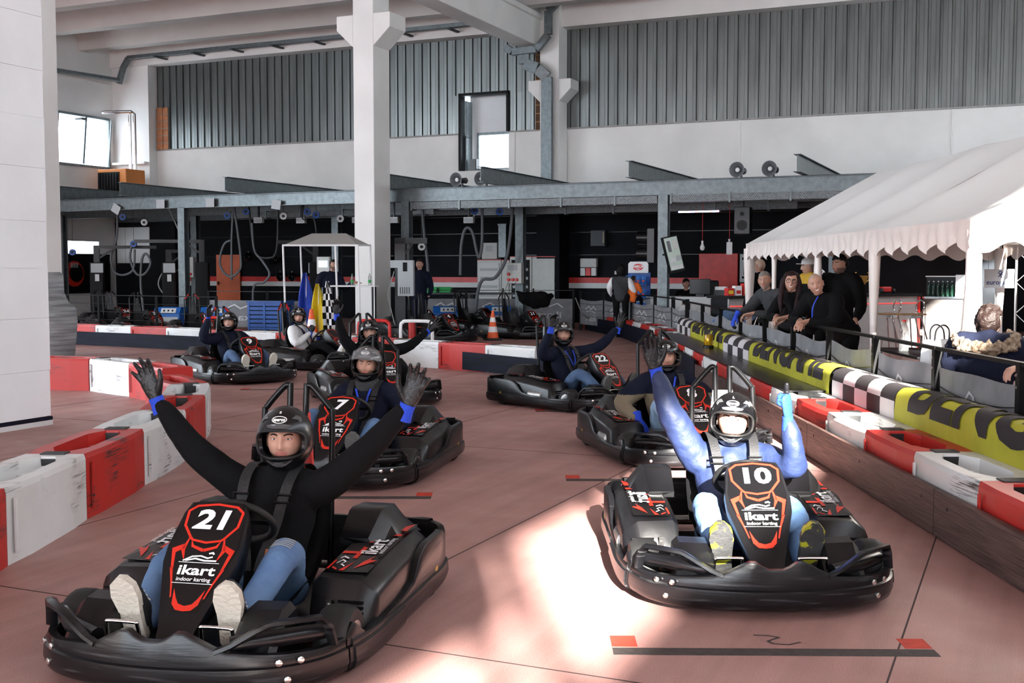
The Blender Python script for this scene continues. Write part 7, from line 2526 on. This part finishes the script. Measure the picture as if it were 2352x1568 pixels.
# grey electric cabinets
for u0, u1, z1, la, glass in ((-14.75, -13.98, 1.81, 'pale cabinet with a glass door at the back wall', True), (-13.96, -13.72, 1.8, 'narrow pale cabinet in the middle of the row', False), (-13.7, -13.02, 1.9, 'grey cabinet with rows of switches behind the post', True), (-13.0, -12.28, 1.9, 'grey cabinet at the right of the row', False)):
    t = tag(empty('switch_cabinet', B(u0, 30.6, 0), HALL, la, 'cabinet', 'electric cabinets'))
    W_ = u1 - u0
    MB().box2((0, 0.02, 0), (W_, 0.6, z1)).build('body', 'cabinet_grey', t, 0, bevel=0.006)
    if glass:
        MB().box2((0.06, -0.005, 0.1), (W_ - 0.06, 0.02, z1 - 0.08)).build('door', 'light_grey' if u0 < -14 else 'grey_wall', t, 0)
        for j in range(6):
            MB().box2((0.1, -0.012, 0.25 + 0.25 * j), (W_ - 0.1, -0.005, 0.33 + 0.25 * j)).build('switch_row', 'grey_panel', t, 0)
    else:
        d_ = MB().box2((0.02, 0, 0.05), (W_ - 0.02, 0.02, z1 - 0.05)).build('door', 'cabinet_grey', t, 0)
        MB().box2((0.04, -0.03, 0.8), (0.07, 0.0, 1.0)).build('handle', 'post_black', d_, 0)
    MB().box2((0, 0.01, z1), (W_, 0.6, z1 + 0.02)).build('top_trim', 'red_paint', t, 0)
t = tag(empty('meter_box', B(-14.81, 31.05, 1.85), HALL, 'pale grey meter box above the glass door cabinet', 'box'))
MB().box2((0, 0, 0), (0.5, 0.3, 0.48)).build('case', 'cabinet_grey', t, 0, bevel=0.008)
MB().box2((0.14, -0.006, 0.22), (0.34, 0.0, 0.4)).build('window', 'grey_panel', t, 0)
tag(hall('vertical_duct', MB().box2((-14.24, 31.0, 1.9), (-14.0, 31.3, 2.88)).box2((-14.26, 30.98, 2.84), (-13.98, 31.3, 2.88)), 'gal', smooth=0), 'bright galvanised vertical duct above the cabinets', 'duct')
t = tag(empty('socket_box', B(-12.27, 27.2, 1.18), HALL, 'pale grey distribution box with red sockets on the post', 'box'))
MB().box2((0, 0, 0), (0.42, 0.18, 0.53)).build('case', 'cabinet_grey', t, 0, bevel=0.01)
MB().box2((0.04, -0.01, 0.34), (0.3, 0.0, 0.48)).build('window', 'grey_panel', t, 0)
for k, (a, b) in enumerate(((0.03, 0.2), (0.03, 0.06), (0.15, 0.06), (0.26, 0.06))):
    MB().lathe([(0.045, 0), (0.04, -0.04)], 8, (0, 0, 0), 'y').build('socket', 'red_paint', t, 40, loc=(a + 0.04, 0, b + 0.04))
for k in range(2):
    MB().tube(spline([(0.05 + 0.2 * k, 0, 0.05), (-0.1 + 0.5 * k, -0.2, -0.5), (-0.5 + 1.1 * k, -0.4, -1.0)], 5), 0.01, 6).build('cable', 'rope_grey', t)
t = tag(empty('socket_box', B(-23.6, 28.2, 1.3), HALL, 'pale socket box with red outlets on the left workshop post', 'box'))
MB().box2((0, 0, 0), (0.42, 0.18, 0.62)).build('case', 'cabinet_grey', t, 0, bevel=0.01)
MB().box2((0.04, -0.01, 0.4), (0.28, 0.0, 0.58)).build('window', 'grey_panel', t, 0)
for a in (0.05, 0.17, 0.29):
    MB().lathe([(0.045, 0), (0.04, -0.04)], 8, (0, 0, 0), 'y').build('socket', 'red_paint', t, 40, loc=(a + 0.04, 0, 0.1))
t = tag(empty('wall_socket_unit', B(-11.75, 31.2, 1.36), HALL, 'grey wall box with three sockets on the black wall', 'box'))
MB().box2((0, 0, 0.24), (0.5, 0.16, 0.5)).build('case', 'cabinet_grey', t, 0, bevel=0.02)
for k in range(3):
    MB().box2((0.01 + 0.165 * k, 0, 0), (0.155 + 0.165 * k, 0.12, 0.23)).build('socket', ('light_grey', 'red_paint', 'light_grey')[k], t, 0, bevel=0.008)
t = tag(empty('wall_heater', B(-11.42, 31.15, 2.2), HALL, 'dark grey box hung high on the black wall', 'box'))
MB().box2((0, 0, 0), (0.44, 0.22, 0.46)).build('case', 'dark_frame', t, 0, bevel=0.02)
MB().box2((0.38, -0.004, 0.1), (0.41, 0.0, 0.4)).build('strip', 'cloth_beige', t, 0)
tag(hall('alarm_button', MB().box2((-14.95, 31.3, 1.28), (-14.82, 31.38, 1.5)), 'red_paint', smooth=0, bevel=0.01), 'small red alarm box left of the cabinets', 'box')
tag(hall('junction_box', MB().box2((-10.75, 31.33, 1.4), (-10.6, 31.4, 1.5)), 'light_grey', smooth=0, bevel=0.01), 'small white junction box right of the wall sockets', 'box')
tag(hall('column_cladding', MB().box2((-12.86, 30.62, 0), (-12.16, 31.38, 3.45)), 'black_wall', smooth=0), 'black box around the foot of the column at the back wall', 'cladding')  # black box closed round the column below the deck

# helmets hanging on the back wall
hook = MB().tube([(0, 0, 0.12), (0, -0.03, 0.12), (0, -0.05, 0.02), (0, -0.03, -0.02)], 0.008, 6).mesh('hook', 'rim_metal', 60)
for k, (u, z) in enumerate(((-23.3, 1.95), (-22.3, 1.85), (-22.05, 1.3), (-21.6, 1.3), (-17.9, 1.8))):
    t = tag(empty('spare_helmet', B(u, 31.1, z), HALL + R(25), ORD[k] + ' black helmet hanging on the back wall from the left', 'helmet', 'helmets on the back wall'))
    obj('shell', HM['shell'], t)
    obj('eye_port_trim', HM['trim'], t)
    obj('hook', hook, t, (0, 0.05, 0.12))

# blue machines, crate, benches
def machine(loc, rz, la):
    t = tag(empty('battery_charger', loc, rz, la, 'machine', 'blue chargers along the wall'))
    MB().prism([(0, 0), (0.6, 0), (0.6, 0.82), (0.12, 0.82), (0, 0.6)], lambda a, b: (0, a, b), lambda a, b: (0.75, a, b)).build('housing', 'blue_machine', t, 0, bevel=0.015)
    MB().box((0.42, 0.045, 0.71), (0.42, 0.012, 0.17), Matrix.Rotation(R(-28), 3, 'X')).build('control_panel', 'light_grey', t, 0)
    MB().box2((0.05, -0.015, 0.08), (0.7, 0.0, 0.5)).build('front_panel', 'grey_panel', t, 0)
    for q in range(3):
        MB().box((0.3 + 0.12 * q, 0.032, 0.71), (0.04, 0.012, 0.06), Matrix.Rotation(R(-28), 3, 'X')).build('button', 'post_black', t, 0)
    t.scale = (0.9, 0.9, 0.74)
    return t


machine((-2.0, 29.2, 0), R(4), 'blue charger box behind parked kart 14')
machine((-0.7, 29.5, 0), R(2), 'blue charger box behind the single traffic cone')
machine((-8.9, 28.6, 0), R(-5), 'blue charger box with white panel left of the workshop post')
machine((-7.75, 28.6, 0), R(-5), 'blue charger box just right of the workshop post, left of the orange door')
t = tag(empty('plastic_crate', (-6.28, 27.4, 0), R(-14), 'large blue slatted pallet crate', 'crate'))
MB().box2((0, 0, 0.12), (0.85, 0.75, 0.17)).build('base', 'blue_plastic', t, 0)
for k in range(6):
    for nm, a, b in (('front', (0, 0, 0), (0.85, 0.04, 0)), ('side', (0.81, 0, 0), (0.85, 0.75, 0))):
        z = 0.17 + 0.1 * k
        MB().box2((a[0], a[1], z + 0.012), (b[0], b[1], z + 0.088)).build('slat', 'blue_plastic', t, 0)
MB().box2((0.02, 0.05, 0.17), (0.8, 0.72, 0.74)).build('liner', 'navy_board', t, 0)
for x in (0.0, 0.405, 0.81):
    MB().box2((x, -0.01, 0), (x + 0.05, 0.05, 0.79)).build('corner_post', 'blue_plastic', t, 0)
MB().box2((-0.02, -0.02, 0.76), (0.87, 0.06, 0.80)).box2((0.80, 0, 0.76), (0.87, 0.77, 0.8)).build('rim', 'blue_plastic', t, 0)
for k, (x, la) in enumerate(((-2.35, 'left green storage bin on the workshop bench'), (-1.98, 'right green storage bin on the workshop bench'))):
    t = tag(empty('storage_bin', (x + 0.2, 30.9, 0.93), R(-10), la, 'bin', 'green bins'))
    MB().rings([[(a * w_, b * w_ * 0.6, z) for a, b in ((-1, -1), (1, -1), (1, 1), (-1, 1))] for z, w_ in ((0, 0.15), (0.13, 0.17), (0.13, 0.16), (0.02, 0.14))]).build('tub', 'green_plastic', t, 0)
    MB().box2((-0.18, -0.12, 0.12), (0.18, -0.1, 0.15)).build('rim', 'green_plastic', t, 0)
t = tag(empty('work_bench', (-2.7, 31.0, 0), R(-10), 'long dark workbench behind the parked karts', 'bench'))
MB().box2((0, -0.25, 0.88), (3.2, 0.25, 0.93)).build('bench_top', 'dark_frame', t, 0)
for x in (0.05, 1.6, 3.1):
    MB().box2((x, -0.22, 0), (x + 0.05, 0.22, 0.88)).build('leg', 'dark_frame', t, 0)
# pit fence with printed grey banners and thin wires
pf = tag(empty('pit_fence', (0, 0, 0), 0, 'low black pit fence with grey logo banners in front of the workshop wall', 'fence'))
PF = [(-7.6, 28.9), (-6.0, 28.3), (-4.6, 27.8), (-2.4, 30.2), (-1.2, 30.2), (0.2, 30.2), (1.6, 30.0)]
for x, y in PF:
    MB().box2((x - 0.03, y - 0.03, 0), (x + 0.03, y + 0.03, 1.02)).build('post', 'post_black', pf, 0)
for a, b in zip(PF[:-1], PF[1:]):
    if a[0] == -4.6:
        continue
    A2, B2 = Vector((*a, 0)), Vector((*b, 0))
    c = MB().add([A2 + Vector((0.03, -0.02, 0.12)), B2 + Vector((-0.03, -0.02, 0.12)), B2 + Vector((-0.03, -0.02, 0.78)), A2 + Vector((0.03, -0.02, 0.78))], [(0, 1, 2, 3)]).build('banner_panel', 'fence_grey', pf, 0)
    mb = MB()
    Fp = lambda i, j: A2.lerp(B2, i) + Vector((0, -0.035, 0.12 + 0.66 * j))
    stroke(mb, [(0.3, 0.68), (0.45, 0.84), (0.55, 0.7), (0.7, 0.82), (0.8, 0.66)], 0.04, Fp)
    put_text(mb, 'ikart', 0.36, lambda x, z: Fp(0.55 - x * 0.7, 0.36 + z), 0.004)
    mb.build('print', 'fence_print', c, 0)
    MB().tube([A2 + Vector((0, 0, 1.0)), B2 + Vector((0, 0, 1.0))], 0.008, 5).build('wire', 'black_steel', pf)
pw = tag(empty('wire_fence', (0, 0, 0), 0, 'thin black wire fence behind the far left barrier', 'fence'))
PW = [(-10.6, 26.2), (-9.1, 25.4), (-7.55, 24.5), (-6.05, 23.6)]
for x, y in PW:
    MB().box2((x - 0.025, y - 0.025, 0), (x + 0.025, y + 0.025, 1.0)).build('post', 'post_black', pw, 0)
for a, b in zip(PW[:-1], PW[1:]):
    for z in (0.45, 0.62, 0.8, 0.98):
        MB().tube([(*a, z), (*b, z)], 0.005 if z < 0.9 else 0.01, 5).build('wire', 'post_black', pw)
# chain between the fences
tag(MB().tube(spline([(1.55, 28.2, 0.85), (1.75, 28.5, 0.45), (1.95, 28.8, 0.35), (2.05, 28.9, 0.75)], 8), 0.014, 6).build('rope_chain', 'rope_grey', None), 'grey chain sagging across the gap in the fence', 'chain')
t = tag(empty('helmet_bag', (1.05, 27.9, 0.70), 0.3, 'black helmet bag slung over the fence beside driver 22', 'cover'))  # a black bag for a helmet, draped over the fence
mb = MB().tube([(-0.75, 0, 0.34), (-0.6, 0, 0.18), (-0.3, 0, 0.1), (0, 0, 0.12), (0.12, 0, 0.2)], [(0.02, 0.02), (0.12, 0.1), (0.2, 0.18), (0.2, 0.2), (0.08, 0.1)], 12, round_end=True)
me = remesh(mb, 0.03, 3)
wrinkle(me, 0.04, 5, 3)
obj('cloth', set_mats(me, ['cloth_black']), t, (-0.25, 0, 0))

# cones and flags
def cone(loc, la, s=1.0):
    t = tag(empty('traffic_cone', loc, 0.3, la, 'cone', 'traffic cones'))
    t.scale = (s, s, s)
    MB().box2((-0.17, -0.17, 0), (0.17, 0.17, 0.05)).build('base', 'rubber', t, 0, bevel=0.015)
    rr = lambda z: 0.13 - 0.105 * (z - 0.05) / 0.6
    for k, (a, b) in enumerate(((0.05, 0.18), (0.18, 0.30), (0.30, 0.40), (0.40, 0.50), (0.50, 0.65))):
        MB().lathe([(rr(a), a), (rr(b), b)], 18).build('band', ('cone_orange', 'sticker_white')[k % 2], t)
    return t


cone((-0.42, 25.2, 0), 'single orange and white traffic cone on the floor near parked karts')
cone((-3.72, 21.4, 0), 'orange and white cone right of the yellow flag', 1.25)
cone((-3.95, 21.7, 0), 'orange and white cone half hidden behind the yellow flag', 1.25)
t = tag(empty('fire_extinguisher', (-2.1, 24.2, 0), 0, 'red fire extinguisher beside the white tube rail', 'extinguisher'))
MB().lathe([(0.08, 0), (0.08, 0.42), (0.06, 0.48), (0.025, 0.5)], 14).build('cylinder', 'red_paint', t)
MB().box2((-0.03, -0.06, 0.5), (0.03, 0.05, 0.55)).build('valve', 'black_steel', t, 0)
MB().tube(spline([(0, -0.06, 0.52), (0.08, -0.08, 0.45), (0.09, -0.06, 0.2)], 5), 0.012, 6).build('hose', 'rubber', t)


def flag(x, y, m, la, zt, wd, chk=False):
    t = tag(empty('signal_flag', (x, y, 0), 0, la, 'flag', 'marshal flags'))
    MB().tube([(0, 0, 0), (0.02, 0, zt)], 0.012, 6).build('stick', 'sticker_white', t)

    def fn(i, j):
        w_ = wd * math.sin(PI * min(0.98, 0.05 + 0.75 * j)) ** 0.9
        return Vector((-w_ * 0.5 + w_ * i + 0.04 * j, -0.03 - 0.05 * math.sin(i * 9 + j * 2) - 0.03 * math.sin(i * 17), zt - (zt - 0.28) * j))
    if not chk:
        MB().grid(fn, 16, 18).build('cloth', m, t, 60)
    else:
        for part, mm in ((0, 'sticker_white'), (1, 'cloth_black')):
            mb = MB()
            for a in range(4):
                for b in range(9):
                    if (a + b) % 2 == part:
                        mb.add([fn(p_ / 4, q / 9) for p_, q in ((a, b), (a + 1, b), (a + 1, b + 1), (a, b + 1))], [(0, 1, 2, 3)])
            mb.build('cloth', mm, t, 0)
    return t


flag(-3.92, 21.9, 'flag_blue', 'blue marshal flag rolled on its stick beside the small gazebo', 1.48, 0.30)
flag(-3.62, 21.5, 'flag_yellow', 'yellow marshal flag standing in a cone', 1.28, 0.27)
flag(-3.42, 21.4, None, 'chequered marshal flag standing right of the yellow one', 1.33, 0.22, True)
# red and white tube rails
for x, y, m, la in ((-5.75, 22.6, 'red_paint', 'red tube rail behind the far barrier left of the blue flag'), (-2.55, 21.3, 'red_paint', 'red tube rail beside the foot of the white column'), (-1.75, 21.1, 'paper_white', 'white tube rail right of the white column')):
    o = MB().tube(spline([(-0.3, 0, 0), (-0.3, 0, 0.5), (-0.26, 0, 0.57), (-0.2, 0, 0.6), (0.2, 0, 0.6), (0.26, 0, 0.57), (0.3, 0, 0.5), (0.3, 0, 0)], 4), 0.032, 10).build('tube_rail', m, None, 60, loc=(x, y, 0), rz=R(-12))
    tag(o, la, 'rail', 'tube rails')

# small gazebo with the marshal
t = tag(empty('marshal_gazebo', (-3.75, 23.6, 0), R(-2), 'small white pop-up gazebo left of the column', 'gazebo'))
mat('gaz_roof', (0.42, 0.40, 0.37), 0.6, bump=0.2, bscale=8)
w2_, d2 = 0.74, 0.8
top_ = [(-0.35, 0.1, 2.28), (0.35, 0.1, 2.28)]
cor = [(-w2_, -d2, 2.02), (w2_, -d2, 2.02), (w2_, d2, 2.05), (-w2_, d2, 2.05)]
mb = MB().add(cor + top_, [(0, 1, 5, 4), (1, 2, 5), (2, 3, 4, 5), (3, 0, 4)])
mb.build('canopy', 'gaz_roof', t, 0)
for a, b in zip(cor, cor[1:] + cor[:1]):
    MB().bar(a, b, 0.03, 0.035).build('edge_bar', 'paper_white', t, 0)
for x, y, z in cor + [(0.3, -d2, 2.02)]:
    MB().tube([(x + 0.0, y, z), (x + 0.05, y, 0)], 0.02, 8).build('leg', 'paper_white', t)
table((-3.25, 23.75, 0), R(-2), 0.95, 0.5, 1.22, 'tall marshal table with a white top inside the small gazebo', 'paper_white')
for k, (x, la) in enumerate(((-3.28, 'left water bottle with a green label on the marshal table'), (-2.92, 'right water bottle with a green label on the marshal table'))):
    b_ = bottle((x, 23.7, 1.22), 0.032, 0.24, 'glass_clear', la, 'green_plastic', grp='bottles on the marshal table')
    MB().lathe([(0.033, 0.05), (0.033, 0.11)], 12).build('paper_label', 'green_plastic', b_)
t = tag(empty('race_terminal', (-3.98, 24.35, 1.45), R(-10), 'grey wall terminal with a lit screen inside the small gazebo', 'terminal'))
mat('lcd', (0.3, 0.4, 0.5), 0.3, emit=(0.35, 0.5, 0.65), estr=0.8)
MB().box2((-0.14, 0, 0), (0.14, 0.1, 0.36)).build('case', 'cabinet_grey', t, 0, bevel=0.01)
MB().box2((-0.1, -0.006, 0.14), (0.1, 0.0, 0.28)).build('screen', 'lcd', t, 0)
MB().box2((-0.04, 0.02, -1.45), (0.04, 0.08, 0)).build('stand', 'gal', t, 0)
p = person((-3.80, 24.1, 0), R(25), standing(head=(0.06, -0.10, 1.63), neck=(0.03, -0.05, 1.48), chest=(0.02, -0.02, 1.26), wrL=(0.40, -0.32, 1.29), elL=(0.30, -0.08, 1.15)), 'person in a navy uniform sweater leaning on the table inside the small gazebo', None, top='cloth_navy', legs='cloth_black', headrot=(R(15), 0, 0), skin='skin_tan', head=dict(hair='hair_black', hairline=0.07, beard='beard_dark'), hands={'L': ('flat', (0.8, -0.5, -0.1), (0, 0, -1), 'skin_tan')}, shoes=SH, vox=0.018, fine=False, seed=24)
p = person((-2.12, 26.6, 0), R(-12), standing(head=(0, -0.02, 1.66), neck=(0, 0, 1.50)), 'person in a navy tracksuit standing behind the charger box', None, top='cloth_navy', legs='cloth_navy', headrot=(R(-15), R(3), 0), head=dict(hair='hair_brown', hairline=0.065, hair_out=0.006), hands={}, shoes=SH, vox=0.018, fine=False, seed=25)
